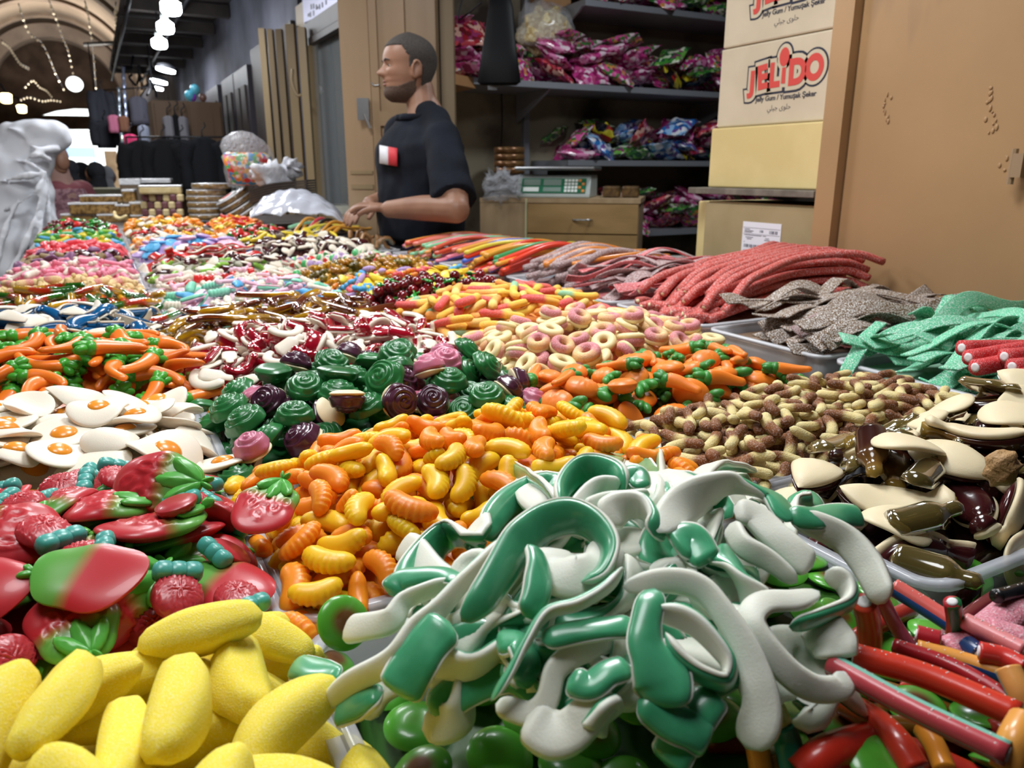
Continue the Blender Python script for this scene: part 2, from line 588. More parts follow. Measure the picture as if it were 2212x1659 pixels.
M['rose_green'] = mat('green rose jelly', '2f7d42', rough=.3, coat=.2, trans=.3, sss=.3, sscale=.006, rnd=.2)
M['rose_dark'] = mat('dark purple rose jelly', '4a2638', rough=.25, coat=.3, sss=.2, sscale=.006, rnd=.2)
M['rose_pink'] = mat('pink rose jelly', 'c26f88', rough=.35, coat=.2, sss=.3, rnd=.1)
M['red_gum'] = mat('clear red jelly', 'b0142c', rough=.15, coat=.4, trans=.3, sss=.3, sscale=.006, rnd=.15)
M['snake'] = mat('clear two colour snake jelly', ramp=[(0, 'd9a51a'), (.38, 'c08a18'), (.55, '7a3a14'), (1, '5e1f10')], rough=.12, coat=.6, sss=.15, trans=.45, rnd=.35)
M['worm'] = mat('clear worm jelly', ramp=[(0, 'd9b01a'), (.3, 'e0a018'), (.36, 'd8481c'), (.62, 'c42a18'), (.7, '2f7a1e'), (1, '1f6a1a')], rough=.12, coat=.6, sss=.25, trans=.35, rnd=.25)
M['pink'] = mat('bright pink foam', 'ef8fa6', **FOAM)
M['pale_pink'] = mat('pale pink foam', 'eec3d4', **FOAM)
M['mint'] = mat('mint foam', '7fcdb0', **FOAM)
M['sky'] = mat('sky blue foam', '4fa6d6', **FOAM)
M['cherry'] = mat('dark cherry jelly', '6a0f16', rough=.12, coat=.6, sss=.25, rnd=.35)
M['leafgum'] = mat('clear green jelly', '2b8c30', rough=.15, coat=.5, sss=.3, rnd=.3)
M['amber'] = mat('clear amber jelly', 'd99a1c', rough=.12, coat=.6, sss=.2, trans=.4, rnd=.3)
M['olive'] = mat('clear olive jelly', '8a7a28', rough=.12, coat=.6, sss=.2, trans=.4, rnd=.3)
M['peach'] = mat('sugared peach jelly', ramp=[(0, 'e8c98a'), (.45, 'e6bf86'), (.6, 'd98a7c'), (1, 'd87a72')], sugar=.35, **SUG)
M['sour_a'] = mat('sour worm red yellow', ramp=[(0, 'f2c23c'), (.42, 'f2b838'), (.52, 'de5c4c'), (1, 'd84a4a')], sugar=.2, **SUG)
M['sour_b'] = mat('sour worm green yellow', ramp=[(0, '7fb893'), (.3, '8fbf92'), (.4, 'f2ca3e'), (1, 'f2b634')], sugar=.2, **SUG)
M['sour_c'] = mat('sour worm orange', ramp=[(0, 'f09a3c'), (.5, 'f0ac44'), (.62, 'ecc870'), (1, 'eec45c')], sugar=.2, **SUG)
M['ring_top'] = mat('sugared ring jelly', ramp=[(0, 'ecc080'), (.45, 'e8b088'), (.62, 'd88a86'), (1, 'cc7880')], sugar=.3, **SUG)
M['ring_base'] = mat('cream ring foam', 'f0dca6', **FOAM)
M['fruit'] = mat('orange fruit gum', 'f0852a', rough=.42, sss=.3, rnd=.08, coat=.1)
M['fruit_leaf'] = mat('green fruit gum', '3f8f3c', rough=.42, sss=.25, rnd=.15, coat=.1)
M['cola'] = mat('sour cola worm', ramp=[(0, '75421a'), (.42, '84501e'), (.58, 'd6c280'), (1, 'e0d094')], sugar=.2, **SUG)
M['brown_gum'] = mat('dark cola jelly', ramp=[(0, '2a1210'), (.5, '3a1a12'), (.8, '6a4a1e'), (1, '8a7030')], rough=.16, coat=.4, sss=.15, rnd=.25)
M['plum_gum'] = mat('plum jelly', '42181a', rough=.16, coat=.45, sss=.15, rnd=.2)
M['grey_gum'] = mat('clear smoky jelly', '7a6a3a', rough=.1, coat=.6, trans=.5, rnd=.3)
M['snake_green'] = mat('green snake jelly', '4fae80', rough=.3, coat=.16, trans=.12, sss=.5, sscale=.008, rnd=.12, noise='2f8a5c', nscl=45, nlo=.45, nhi=.8)
M['snake_foam'] = mat('snake foam', 'e6e6d8', **FOAM)
M['disc'] = mat('green disc sweet', ramp=[(0, '5c3418'), (.34, '6a4522'), (.64, '559a30'), (1, '58ac38')], attr='r', rough=.26, coat=.25, sss=.2, rnd=.12)
M['purple'] = mat('mauve foam', '8a5a80', **FOAM)
M['khaki'] = mat('khaki foam', '9a8258', **FOAM)
M['salmon'] = mat('salmon jelly', 'e8606a', rough=.35, coat=.2, sss=.4, rnd=.12)
M['red'] = mat('bright red jelly', 'cf2a26', rough=.3, coat=.3, sss=.35, rnd=.15)
M['lime'] = mat('lime jelly', '8fc04a', rough=.35, coat=.2, sss=.4, rnd=.15)
M['yellow'] = mat('lemon jelly', 'ecd23c', rough=.4, coat=.1, sss=.4, rnd=.1)
M['orange'] = mat('orange jelly', 'f08a30', rough=.35, coat=.2, sss=.4, rnd=.1)
M['green'] = mat('mid green jelly', '4fb06a', rough=.35, coat=.2, sss=.4, rnd=.15)
M['lilac'] = mat('lilac foam', 'b79acb', **FOAM)
M['greysug'] = mat('grey green sugared', 'a3a08a', sugar=.3, **SUG)
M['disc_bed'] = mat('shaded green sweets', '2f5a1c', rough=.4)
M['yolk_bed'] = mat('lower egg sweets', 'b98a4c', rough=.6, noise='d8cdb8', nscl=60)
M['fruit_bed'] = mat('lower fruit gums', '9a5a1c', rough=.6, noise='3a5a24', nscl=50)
# ---------------------------------------------------------------- the sweets themselves, one of each kind
def g_banana(L=0.056, w=0.0092, k=0.9, ridge=0.12):
    n, m = 22, 12
    a = np.linspace(-k / 2, k / 2, n); R = L / k
    P = np.stack([R * np.sin(a), R * (1 - np.cos(a)), np.zeros(n)], 1)
    s = np.linspace(0, 1, n)
    e = endround(n, 0.10) * (0.34 + 0.66 * np.sin(PI * np.clip(s * 0.94 + 0.03, 0, 1)) ** .8)
    a2 = np.arange(m) * 2 * PI / m
    pr = np.stack([np.cos(a2), np.sin(a2)], 1) * (1 + ridge * np.cos(4 * a2 + .5))[:, None]
    vf = sweep(P, w * e, w * 0.92 * e, prof=pr)
    return (jitter(vf[0], 0.0004, 260, 3),) + vf[1:]

def g_slice(L=0.029, w=0.0078, h=0.0064, ribs=11):
    n, m = 41, 12
    th = 2.05; R = L / (2 * math.sin(th / 2))
    P = arc(R, PI / 2 - th / 2, PI / 2 + th / 2, n)
    e = endround(n, 0.2, .45)
    e = e * (.70 + .30 * np.sin(np.linspace(0, PI, n)))
    vf = sweep(P, w * e, h * e, m=m)
    V = vf[0]
    rr = np.hypot(V[:, 0], V[:, 1]); ph = np.arctan2(V[:, 1], V[:, 0])
    out = np.clip((rr - R) / w, 0, 1)
    k = 1 + 0.028 * out * np.cos(ph * ribs * 2 * PI / th)
    V = V * np.stack([k, k, np.ones(len(k))], 1)
    return centre((V,) + vf[1:])[0]

def g_flat(Rf, h, b=0.0, nr=7, nt=28, p=2.2, rel=None, k=0.0, ax=0):
    def Hf(x, y, r):
        e = max(0.0, 1 - r ** p) ** (1 / p)
        return h * e + (rel(x, y) * min(1, 2.5 * e) if rel else 0)
    vf = mold(Rf, Hf, nr, nt, b)
    return (bend(vf[0], k, ax),) + vf[1:]

def g_half(P, W, Hh, m=12, low=0.35, **kw):
    a = np.arange(m) * 2 * PI / m
    pr = np.stack([np.cos(a), np.where(np.sin(a) > 0, np.sin(a), low * np.sin(a))], 1)
    return sweep(P, W, Hh, prof=pr, **kw)

# sugared banana
bananas = [Proto(sweet('banana_sweet', [('banana_sweet', g_banana(L, w, k), M['banana'])], 1.14), 'sugared yellow banana sweet', tilt=.32, scale=.1)
           for L, w, k in ((.058, .0112, .7), (.054, .0112, .95), (.060, .0106, .5))]

# big strawberry: red body running into green, with raised seeds; leaf lobes on its green end
def g_straw(k=0.0, kx=0.0):
    def Rf(a):
        x = math.cos(a)
        return 0.0205 * (1 + 0.34 * x * x) * (1 - 0.16 * x) + 0.001 * math.sin(5 * a)
    seeds = [(-.018, 0), (-.009, .009), (-.009, -.009), (-.001, .0), (.0, .014), (.0, -.014)]
    def rel(x, y):
        v = 0
        for a, b in seeds:
            d = math.hypot((x - a) / 1.25, y - b)
            v += 0.0015 * math.exp(-((d - 0.0034) / 0.0009) ** 2)
        return v
    vf = g_flat(Rf, 0.0075, 0.0035, nr=18, nt=56, rel=rel)
    V = vf[0]; t = (V[:, 0] + 0.028) / 0.052
    V = bend(bend(V, k, 0), kx, 1)
    return V, vf[1], t
def g_leafs(k=0.0, kx=0.0):
    L = []
    for a, l in ((2.45, .017), (PI, .019), (-2.45, .017), (.5, .006), (-.5, .006)):
        b = ball((l * .62, 0, 0), (l * .66, l * .30, .0026), 14, 8)
        V = b[0]; V[:, 2] += 0.0009 * np.exp(-(V[:, 1] / .0012) ** 2)
        L.append(move((V, b[1], b[2]), (.0225, 0, .0048), R=rot(0, -.12, a)))
    vf = merge(*L)
    return bend(bend(vf[0], k, 0), kx, 1), vf[1], vf[2]
straws = [Proto(sweet('strawberry_sweet', [('', g_straw(a, b), M['berry']), ('leaf_crown', g_leafs(a, b), M['leaf'])], 1.2),
                'large red strawberry jelly with green leaf end', flip=.06, tilt=.30, scale=.1) for a, b in ((12, 4), (-10, 0), (22, -8), (4, 16))]

# smaller berry with waffle relief and a teal cap
def g_waffle():
    def rel(x, y):
        return 0.0005 * (math.cos(x * 2900) + math.cos(y * 2900))
    vf = g_flat(lambda a: 0.0125 * (1 + .16 * math.cos(a) ** 2), 0.0075, 0.0025, nr=14, nt=48, rel=rel)
    return vf
berry = Proto(sweet('berry_sweet', [('', g_waffle(), M['waffle']),
        ('cap', merge(*[ball((.0135, y, .0035), (.0052, .0055, .0052), 12, 8, p=.75) for y in (-.0068, 0, .0068)]), M['teal'])], 1.15),
        'dark red waffled berry sweet with teal cap', tilt=.35, flip=.2)

# fried egg
def g_egg(k, kx, s=1.0, w=.18):
    def Rf(a): return s * 0.0225 * (1 + w * math.cos(2 * a + .4) * .5 + .06 * math.cos(3 * a + 1))
    vf = g_flat(Rf, 0.0034, 0.0032, nr=9, nt=40, p=2.8)
    return bend(bend(vf[0], k, 0), kx, 1), vf[1], vf[2]
def g_yolk(k, kx):
    vf = g_flat(lambda a: 0.0092 * (1 + .05 * math.cos(2 * a)), 0.0050, 0.0, nr=6, nt=24, p=2)
    V = vf[0] + np.array([.002, .001, .0020])
    return bend(bend(V, k, 0), kx, 1), vf[1], vf[2]
eggs = [Proto(sweet('fried_egg_sweet', [('', g_egg(a, b, s), M['white_foam']), ('yolk', g_yolk(a, b), M['yolk'])], 1.24),
              'white fried egg sweet with orange yolk', tilt=.38, flip=f, scale=.12) for a, b, s, f in
        ((8, 3, 1, .25), (38, 4, 1, .5), (-22, 16, 1.05, .45), (4, 10, 1, .2), (-40, -10, .95, .5), (14, -30, 1.1, .6))]

# carrot
def g_carrot(bend_=.5, L=.046):
    n = 20; s = np.linspace(0, 1, n)
    P = np.stack([L * s, .006 * bend_ * np.sin(PI * s), np.zeros(n)], 1)
    W = (.0078 - .0046 * s) * np.minimum(1, np.sqrt(np.clip(1 - ((s - .12) / .12).clip(-1, 0) ** 2, .05, 1))) * np.sqrt(np.clip(1 - ((s - .92) / .08).clip(0, 1) ** 2, .05, 1))
    vf = sweep(P, W, W * .9, m=12)
    return jitter(vf[0], .0005, 300, 5), vf[1], vf[2]
def g_ctop():
    b = [ball((-.0045, y, z), (.0075, .0042, .0040), 12, 8, rot(0, 0, r)) for y, z, r in ((-.0042, 0, .5), (.0042, 0, -.5), (0, .0026, 0), (0, -.0022, 0))]
    b.append(ball((.002, 0, 0), (.006, .0074, .0068), 12, 8))
    return merge(*b)
carrots = [Proto(sweet('carrot_sweet', [('', g_carrot(k, L), M['carrot']), ('leafy_top', g_ctop(), M['carrot_top'])], 1.36), 'glossy orange carrot jelly with green top', tilt=.33, scale=.1)
           for k, L in ((.6, .047), (-1.0, .043), (1.5, .045))]

# blue dolphin on white belly
def g_dol(k, low):
    n = 20; s = np.linspace(0, 1, n)
    P = np.stack([.052 * (s - .5), .008 * np.sin(PI * s), np.zeros(n)], 1)
    W = .0088 * np.sin(PI * np.clip(s * .86 + .10, 0, 1)) ** .8 + .0008
    body = g_half(P, W, W * (.75 if not low else .35), low=.1 if not low else .6)
    fin = ball((.0, .012, 0), (.004, .008, .003 if not low else .0018), 10, 6, rot(0, 0, -.5))
    tail = [ball((-.027, .004 * q, 0), (.007, .0035, .003 if not low else .0018), 10, 6, rot(0, 0, q * .7)) for q in (-1, 1)]
    vf = merge(body, fin, *tail)
    V = vf[0] + (np.array([0, 0, -.0028]) if low else 0)
    if low: V[:, :2] *= 1.06
    return bend(V, k, 0), vf[1], vf[2]
dolphins = [Proto(sweet('dolphin_sweet', [('', g_dol(k, 0), M['blue']), ('white_belly', g_dol(k, 1), M['white_foam'])], 1.25), 'glossy blue dolphin sweet with white belly', tilt=.6, flip=.5)
            for k in (10, 28, -18)]

# jelly worm / clear snake / sour worms / cola worms
def g_worm(L, r, amp, waves, ribs=0, ph=0.0, flat=.9, seed=0, taper=.5):
    n = max(24, int(L / .0022)) if ribs else max(20, int(L / .004)); s = np.linspace(0, 1, n)
    P = np.stack([L * (s - .5) * (1 - .25 * amp / .02), amp * np.sin(2 * PI * waves * s + ph), .25 * amp * np.sin(3 * s + ph)], 1)
    W = r * endround(n, min(.3, r * 1.2 / L), taper) * (1 + (.12 * np.cos(2 * PI * ribs * s) if ribs else 0))
    return sweep(P, W, W * flat, m=10)
worms = [Proto(sweet('jelly_worm', [('', g_worm(.085, .0052, .008, w, 20, p), M['worm'])]), 'clear ribbed worm jelly in green, yellow and red', tilt=.2) for w, p in ((.6, 0), (.8, 2))]
snakes_c = [Proto(sweet('clear_snake_sweet', [('', g_worm(.095, .0062, a, w, 0, p, .7), M['snake'])]), 'clear yellow and brown jelly snake', tilt=.22) for a, w, p in ((.012, .9, 0), (.010, 1.2, 2), (.008, .6, 4))]
sours = [Proto(sweet('sour_worm', [('', g_worm(.062, .0056, .006, w, 0, p), M[c])]), lab, tilt=.3) for w, p, c, lab in
         ((.5, 0, 'sour_a', 'sugared red and yellow sour worm'), (.6, 2, 'sour_b', 'sugared green and yellow sour worm'), (.4, 4, 'sour_c', 'sugared orange and cream sour worm'))]
colas = [Proto(sweet('cola_worm', [('', g_worm(.034, .0047, a, w, 0, p), M['cola'])], 1.2), 'small sugared brown and cream cola worm', tilt=.38) for a, w, p in ((.004, .45, 0), (.006, .5, .6), (.003, .8, 2), (.0085, .5, 0.1))]

slices = [Proto(sweet('jelly_slice', [('', g_slice(), M[c])], 1.16), lab, tilt=.8, flip=.3, scale=.12) for c, lab in
          (('yellow_slice', 'ribbed yellow jelly slice'), ('orange_slice', 'ribbed orange jelly slice'))]

# roses: spiral petals on a half ball
def g_rose(r=.0155, h=.0125):
    def rel(x, y):
        d, a = math.hypot(x, y), math.atan2(y, x)
        return .0011 * math.cos(2 * PI * d / .0042 - a) * min(1, d / .002) 
    return g_flat(lambda a: r * (1 + .05 * math.cos(5 * a)), h, .003, nr=20, nt=40, p=2.0, rel=rel)
roses = [Proto(sweet('rose_sweet', [('', g_rose(r), M[c])] + ([('cream_base', move(g_flat(lambda a: r * 1.0, .003, .003), (0, 0, -.003)), M['cream_foam'])] if c != 'rose_green' else [])), lab, tilt=.5, flip=f, scale=.1)
         for r, c, lab, f in ((.0160, 'rose_green', 'glossy green rose jelly', .15), (.0145, 'rose_dark', 'dark plum rose jelly', .2), (.0135, 'rose_pink', 'pink rose jelly on cream base', .12))]

# vampire teeth: clear red gum arch with a row of teeth, white foam edge
def g_gum():
    n = 26; P = arc(.0150, .15, PI - .15, n); s = np.linspace(0, 1, n)
    e = endround(n, .1)
    vf = sweep(P, .0042 * e, .0078 * e * (1 + .1 * np.cos(2 * PI * 9 * s)), m=12)
    return vf
def g_edge():
    n = 22; P = arc(.0158, .1, PI - .1, n) + np.array([0, 0, .0072]); e = endround(n, .1)
    return sweep(P, .0048 * e, .0028 * e, m=10)
teeth = Proto(sweet('teeth_sweet', [('', g_gum(), M['red_gum']), ('white_edge', g_edge(), M['white_foam'])]), 'clear red teeth sweet with white edge', tilt=.9, flip=.3, scale=.1)
def g_bottle(L=.036, w=.0085, h=.006):
    n = 18; s = np.linspace(0, 1, n)
    W = w * np.where(s < .6, 1, np.maximum(.5, 1 - (s - .6) * 3)) * endround(n, .1)
    return W, np.stack([L * (s - .5), 0 * s, 0 * s], 1)
def two(L, w, h, low, k=0):
    W, P = g_bottle(L, w, h)
    vf = g_half(P + np.array([0, 0, -.002 if low else 0]), W * (1.05 if low else 1), np.minimum(W, h) * (.4 if low else .9), low=.1 if not low else .9)
    return bend(vf[0], k, 0), vf[1], vf[2]
redfoam = Proto(sweet('bottle_sweet', [('', two(.030, .0066, .005, 0), M['red_gum']), ('white_back', two(.030, .0066, .0055, 1), M['white_foam'])]), 'clear red bottle sweet with white foam back', tilt=.6, flip=.6)

# rings
def g_ring(R=.0100, r=.0056, h=1.15, z=0):
    n, m = 26, 12
    P = arc(R, 0, 2 * PI * (1 - 1 / n), n)
    V, Fc = [], []
    for i in range(n):
        a = 2 * PI * i / n
        for j in range(m):
            b = 2 * PI * j / m
            V.append(((R + r * math.cos(b)) * math.cos(a), (R + r * math.cos(b)) * math.sin(a), z + r * h * math.sin(b)))
    for i in range(n):
        for j in range(m):
            Fc.append((i * m + j, ((i + 1) % n) * m + j, ((i + 1) % n) * m + (j + 1) % m, i * m + (j + 1) % m))
    V = np.array(V)
    return V, Fc, (np.sin(np.arctan2(V[:, 1], V[:, 0])) + 1) / 2
rings = Proto(sweet('ring_sweet', [('', g_ring(z=.0022), M['ring_top']), ('foam_base', g_ring(.0102, .0057, .75, -.0026), M['ring_base'])], 1.14), 'sugared pink and orange ring on cream foam base', tilt=.5, flip=.5, scale=.1)

# orange and green fruit gums
def g_fruit():
    return g_flat(lambda a: .0125 * (1 + .28 * math.cos(a) ** 2 - .12 * math.cos(a)), .0085, .0045, nr=9, nt=30, p=2.1, rel=lambda x, y: .0004 * math.sin(x * 1500))
def g_fleaf():
    return merge(*[ball((.0165 + .002 * abs(q), .005 * q, .001), (.0075, .0042, .0042), 12, 8, rot(0, 0, .5 * q)) for q in (-1, 0, 1)])
fruits = [Proto(sweet('fruit_gum', [('', move(g_fruit(), s=s), M['fruit']), ('leaf_end', move(g_fleaf(), s=s), M['fruit_leaf'])]), 'orange fruit gum with green leaf end', tilt=.45, flip=.25) for s in (.95, 1.1)]
fruits.append(Proto(sweet('carrot_gum', [('', move(g_carrot(.3, .036), s=1.0), M['fruit']), ('leaf_end', move(g_ctop(), s=.95), M['fruit_leaf'])]), 'small orange carrot gum with green end', tilt=.4))

# cream backed dark jelly fish / bottles and cream foam slabs
def g_fish(low, k, L=.060, w=.0135):
    n = 24; s = np.linspace(0, 1, n)
    W = w * (np.sin(PI * np.clip(s * 1.15, 0, 1)) ** .75 * (s < .87) + 0) 
    W = np.where(s > .70, np.maximum(W, w * (.25 + 1.6 * (s - .70))), W) * endround(n, .06)
    P = np.stack([L * (s - .5), .004 * np.sin(3 * s), 0 * s], 1)
    vf = g_half(P + np.array([0, 0, -.0030 if low else 0]), W * (1.05 if low else 1), np.minimum(W, .0085) * (.45 if low else .95), low=.1 if not low else .9)
    return bend(vf[0], k, 0), vf[1], vf[2]
fishes = [Proto(sweet('fish_sweet', [('', g_fish(0, k), M[c]), ('cream_back', g_fish(1, k), M['cream_foam'])]), lab, tilt=.6, flip=.5, scale=.12)
          for k, c, lab in ((6, 'brown_gum', 'dark brown fish jelly with cream foam back'), (18, 'plum_gum', 'dark plum fish jelly with cream foam back'), (-14, 'brown_gum', 'bent dark brown fish jelly with cream foam back'))]
fishes.append(Proto(sweet('clear_bottle_sweet', [('', two(.048, .0098, .0085, 0), M['brown_gum'])]), 'clear brown bottle jelly', tilt=.5))
fishes.append(Proto(sweet('clear_bottle_sweet', [('', two(.044, .0098, .0080, 0, 8), M['grey_gum'])]), 'clear smoky bottle jelly', tilt=.5))
def g_slab(k, kx, s=1.0):
    vf = g_flat(lambda a: s * .018 * (1 + .3 * math.cos(a) ** 2 + .08 * math.cos(3 * a)), .0030, .0028, nr=8, nt=36, p=3)
    return bend(bend(vf[0], k, 0), kx, 1), vf[1], vf[2]
slabs = [Proto(sweet('foam_sweet', [('', g_slab(a, b, s), M['cream_foam'])]), 'flat cream foam sweet', tilt=.45, scale=.12) for a, b, s in ((8, 14, 1), (-20, 4, .9))]

# green disc
def g_disc():
    vf = g_flat(lambda a: .0158, .0046, .0040, nr=10, nt=36, p=1.9)
    V = vf[0]; r = np.hypot(V[:, 0], V[:, 1]) / .0158 + np.where(V[:, 2] < -.0005, .6, 0)
    return V, vf[1], np.clip(r, 0, 1)
g_ = g_disc()
disc = Proto(mk('disc_sweet', g_[:2], M['disc'], attrs={'r': g_[2]}), 'glossy round green sweet with brown centre', tilt=.45, flip=.6, scale=.1)

# far kinds: small shapes in a few colours
def g_bone(L=.034, r=.0042):
    return merge(g_worm(L, r * .8, .001, .5), *[ball((x, y, 0), (r, r, r * .9), 10, 6) for x in (-L / 2, L / 2) for y in (-.0032, .0032)])
def g_heart(s=.012, h=.006):
    return g_flat(lambda a: s * (1 + .22 * abs(math.cos(a / 2 + .8)) - .15 * math.cos(3 * a)), h, .003, nr=5, nt=20)
def g_bear(s=1.0):
    return move(merge(ball((0, 0, 0), (.010, .0075, .0065), 12, 8), ball((.012, 0, .001), (.0058, .0058, .0055), 12, 8),
                *[ball((x, y, .0015), (.0036, .0042, .0036), 10, 6) for x in (-.007, .006) for y in (-.0072, .0072)],
                *[ball((.015, y, .004), (.0022, .0022, .0022), 8, 5) for y in (-.004, .004)]), s=s)
def g_flower():
    return merge(*[ball((.0075 * math.cos(a), .0075 * math.sin(a), 0), (.0048, .0048, .0038), 10, 6) for a in np.arange(6) * PI / 3])
def g_cyl(L=.016, r=.0075):
    n = 10
    return sweep(np.stack([L * (np.linspace(0, 1, n) - .5), np.zeros(n), np.zeros(n)], 1), r * endround(n, .18, .3), m=14)
def g_cherrys():
    return merge(ball((0, .0085, 0), .0082, 14, 10), ball((0, -.0085, 0), .0082, 14, 10))
def g_cleaf():
    return merge(ball((.016, 0, .002), (.007, .0045, .0025), 12, 6), bar((.0, .0085, .004), (.012, 0, .003), .0014), bar((.0, -.0085, .004), (.012, 0, .003), .0014))
def pr(name, vf, m, lab, extra=(), **kw):
    return Proto(sweet(name, [('', vf, M[m])] + [(n, v, M[k]) for n, v, k in extra]), lab, **kw)
flat = lambda vf: move(vf, (0, 0, -.0035))
pastel = [pr('bone_sweet', g_bone(), 'pale_pink', 'pale pink bone sweet', tilt=.45), pr('brush_sweet', g_worm(.036, .0062, .001, .5, 7), 'mint', 'ribbed mint foam sweet', tilt=.45),
          pr('brush_sweet', g_worm(.036, .0062, .001, .5, 7), 'white_foam', 'ribbed white foam sweet', tilt=.45),
          pr('bone_sweet', g_bone(.030, .0048), 'white_foam', 'white bone sweet', tilt=.45), pr('bottle_sweet', two(.034, .0075, .005, 0), 'sky', 'sky blue bottle sweet', [('pink_back', two(.034, .0078, .0055, 1), 'pale_pink')], tilt=.5, flip=.4),
          pr('bottle_sweet', two(.034, .0075, .005, 0), 'mint', 'mint bottle sweet', [('pink_back', two(.034, .0078, .0055, 1), 'pale_pink')], tilt=.5, flip=.6)]
cherries = Proto(sweet('cherry_sweet', [('', g_cherrys(), M['cherry']), ('leaf_and_stem', g_cleaf(), M['leafgum'])]), 'dark red cherry pair jelly with green leaf', tilt=.45)
bears = [pr('bear_sweet', g_bear(1.1), c, 'clear ' + w + ' bear jelly', tilt=.4) for c, w in (('amber', 'amber'), ('olive', 'olive green'), ('snake', 'brown and yellow'))]
flowers = [pr('flower_sweet', g_flower(), c, w + ' flower sweet', [('flower_centre', ball((0, 0, .002), (.0045, .0045, .0035), 10, 6), 'yellow')], tilt=.45) for c, w in (('sky', 'blue'), ('salmon', 'pink'), ('orange', 'orange'))]
flowers += [pr('small_banana_sweet', g_banana(.034, .0058, 1.3), 'yellow', 'small yellow banana sweet', tilt=.4), pr('button_sweet', g_flat(lambda a: .012, .003, .003), 'yellow', 'round yellow button sweet', tilt=.4),
            pr('sweet_curl', g_slice(.030, .005, .005), 'lilac', 'mauve curl sweet', tilt=.4)]
peaches = [pr('peach_sweet', merge(g_worm(.030, .0066, .002, .4), ball((.014, .003, 0), (.0068, .0062, .006), 12, 8)), 'peach', 'sugared peach and cream foot sweet', tilt=.4), pr('peach_sweet', g_bear(1.05), 'peach', 'sugared peach bear sweet', tilt=.4)]
pinks = [pr('tube_sweet', g_cyl(.034, .0052), 'pink', 'bright pink stick sweet', tilt=.4), pr('teeth_sweet', g_slice(.032, .006, .006), 'white_foam', 'white teeth sweet', [('pink_gum', move(g_slice(.030, .0055, .005), (0, .004, .002)), 'pink')], tilt=.5, flip=.3),
         pr('bone_sweet', g_bone(.036, .005), 'pink', 'pink bone sweet', tilt=.4), pr('bone_sweet', g_bone(.032, .005), 'white_foam', 'white bone sweet', tilt=.4)]
whites = [pr('bone_sweet', g_bone(.028, .0046), 'white_foam', 'white bone sweet', tilt=.45), pr('cube_sweet', g_cyl(.012, .007), 'red', 'short red jelly sweet', tilt=.5), pr('bone_sweet', g_bone(.03, .0044), 'pale_pink', 'pale pink bone sweet', tilt=.45)]
browns = [pr('biscuit_sweet', g_cyl(.020, .0065), 'khaki', 'khaki brown ribbed sweet', tilt=.4), pr('cone_sweet', g_heart(.011, .008), 'purple', 'mauve cone sweet', tilt=.4), pr('heart_sweet', g_heart(), 'plum_gum', 'dark plum heart sweet', tilt=.4), pr('tube_sweet', g_cyl(.024, .005), 'pink', 'pink stick sweet', tilt=.4)]
plums = [pr('heart_sweet', g_heart(.012, .006), 'plum_gum', 'dark plum heart sweet', [('foam_base', flat(g_heart(.0122, .003)), 'white_foam')], tilt=.5, flip=.3), pr('foam_heart', g_heart(.012, .006), 'white_foam', 'white heart sweet', tilt=.5), pr('biscuit_sweet', g_cyl(.020, .006), 'khaki', 'khaki brown ribbed sweet', tilt=.4)]
salmons = [pr('lips_sweet', g_slice(.034, .007, .006, 2), 'salmon', 'salmon pink lips sweet', tilt=.4), pr('tube_sweet', g_cyl(.03, .005), 'salmon', 'salmon pink stick sweet', tilt=.4)]
pinwheels = [pr('pinwheel_sweet', g_cyl(.010, .009), c, w + ' wheel sweet', [('white_rim', g_cyl(.007, .0102), 'white_foam')], tilt=.6) for c, w in (('red', 'red'), ('green', 'green'), ('lilac', 'lilac'))]
multis = [pr('crocodile_sweet', g_worm(.045, .006, .004, .6), c, w + ' crocodile sweet', tilt=.3) for c, w in (('lime', 'lime'), ('yellow', 'yellow'), ('orange', 'orange'), ('sky', 'blue'), ('green', 'green'))]
reds = [pr('heart_jelly', g_heart(.011, .007), 'red', 'red heart jelly', tilt=.45), pr('raspberry_sweet', g_bear(.95), 'cherry', 'dark red bear jelly', tilt=.4)]
greens = [pr('leaf_sweet', g_heart(.011, .006), 'leafgum', 'clear green leaf jelly', tilt=.4), pr('sour_leaf', g_slice(.03, .006, .005), 'greysug', 'grey green sugared sweet', tilt=.4), pr('lime_sweet', g_slice(.03, .006, .005), 'lime', 'lime green sweet', tilt=.4)]
oranges = [pr('stick_sweet', g_cyl(.028, .005), 'orange', 'orange stick sweet', tilt=.35), pr('stick_sweet', g_cyl(.028, .005), 'red', 'red stick sweet', tilt=.35), pr('button_sweet', g_flat(lambda a: .011, .004, .003), 'yellow', 'yellow button sweet', tilt=.4)]
ambers = [pr('sour_ring', g_ring(), 'yolk', 'orange ring sweet', tilt=.4), pr('bear_sweet', g_bear(), 'yellow_slice', 'yellow bear jelly', tilt=.4), pr('foam_heart', g_heart(), 'white_foam', 'white heart sweet', tilt=.4)]
swirls = [pr('swirl_lolly', g_flat(lambda a: .019, .005, .005, rel=lambda x, y: .0012 * math.cos(math.hypot(x, y) * 1500 - math.atan2(y, x))), c, w + ' swirl sweet', tilt=.5) for c, w in (('lilac', 'lilac'), ('sky', 'blue'), ('pale_pink', 'pale pink'))]
striped = [pr('strip_sweet', g_half(np.stack([np.linspace(-.03, .03, 16), np.zeros(16), .003 * np.sin(np.linspace(0, 7, 16))], 1), .009, .003), 'red', 'red ribbed strip sweet', [('white_back', flat(g_half(np.stack([np.linspace(-.03, .03, 16), np.zeros(16), .003 * np.sin(np.linspace(0, 7, 16))], 1), .0095, .003)), 'white_foam')], tilt=.25, flip=.2)]
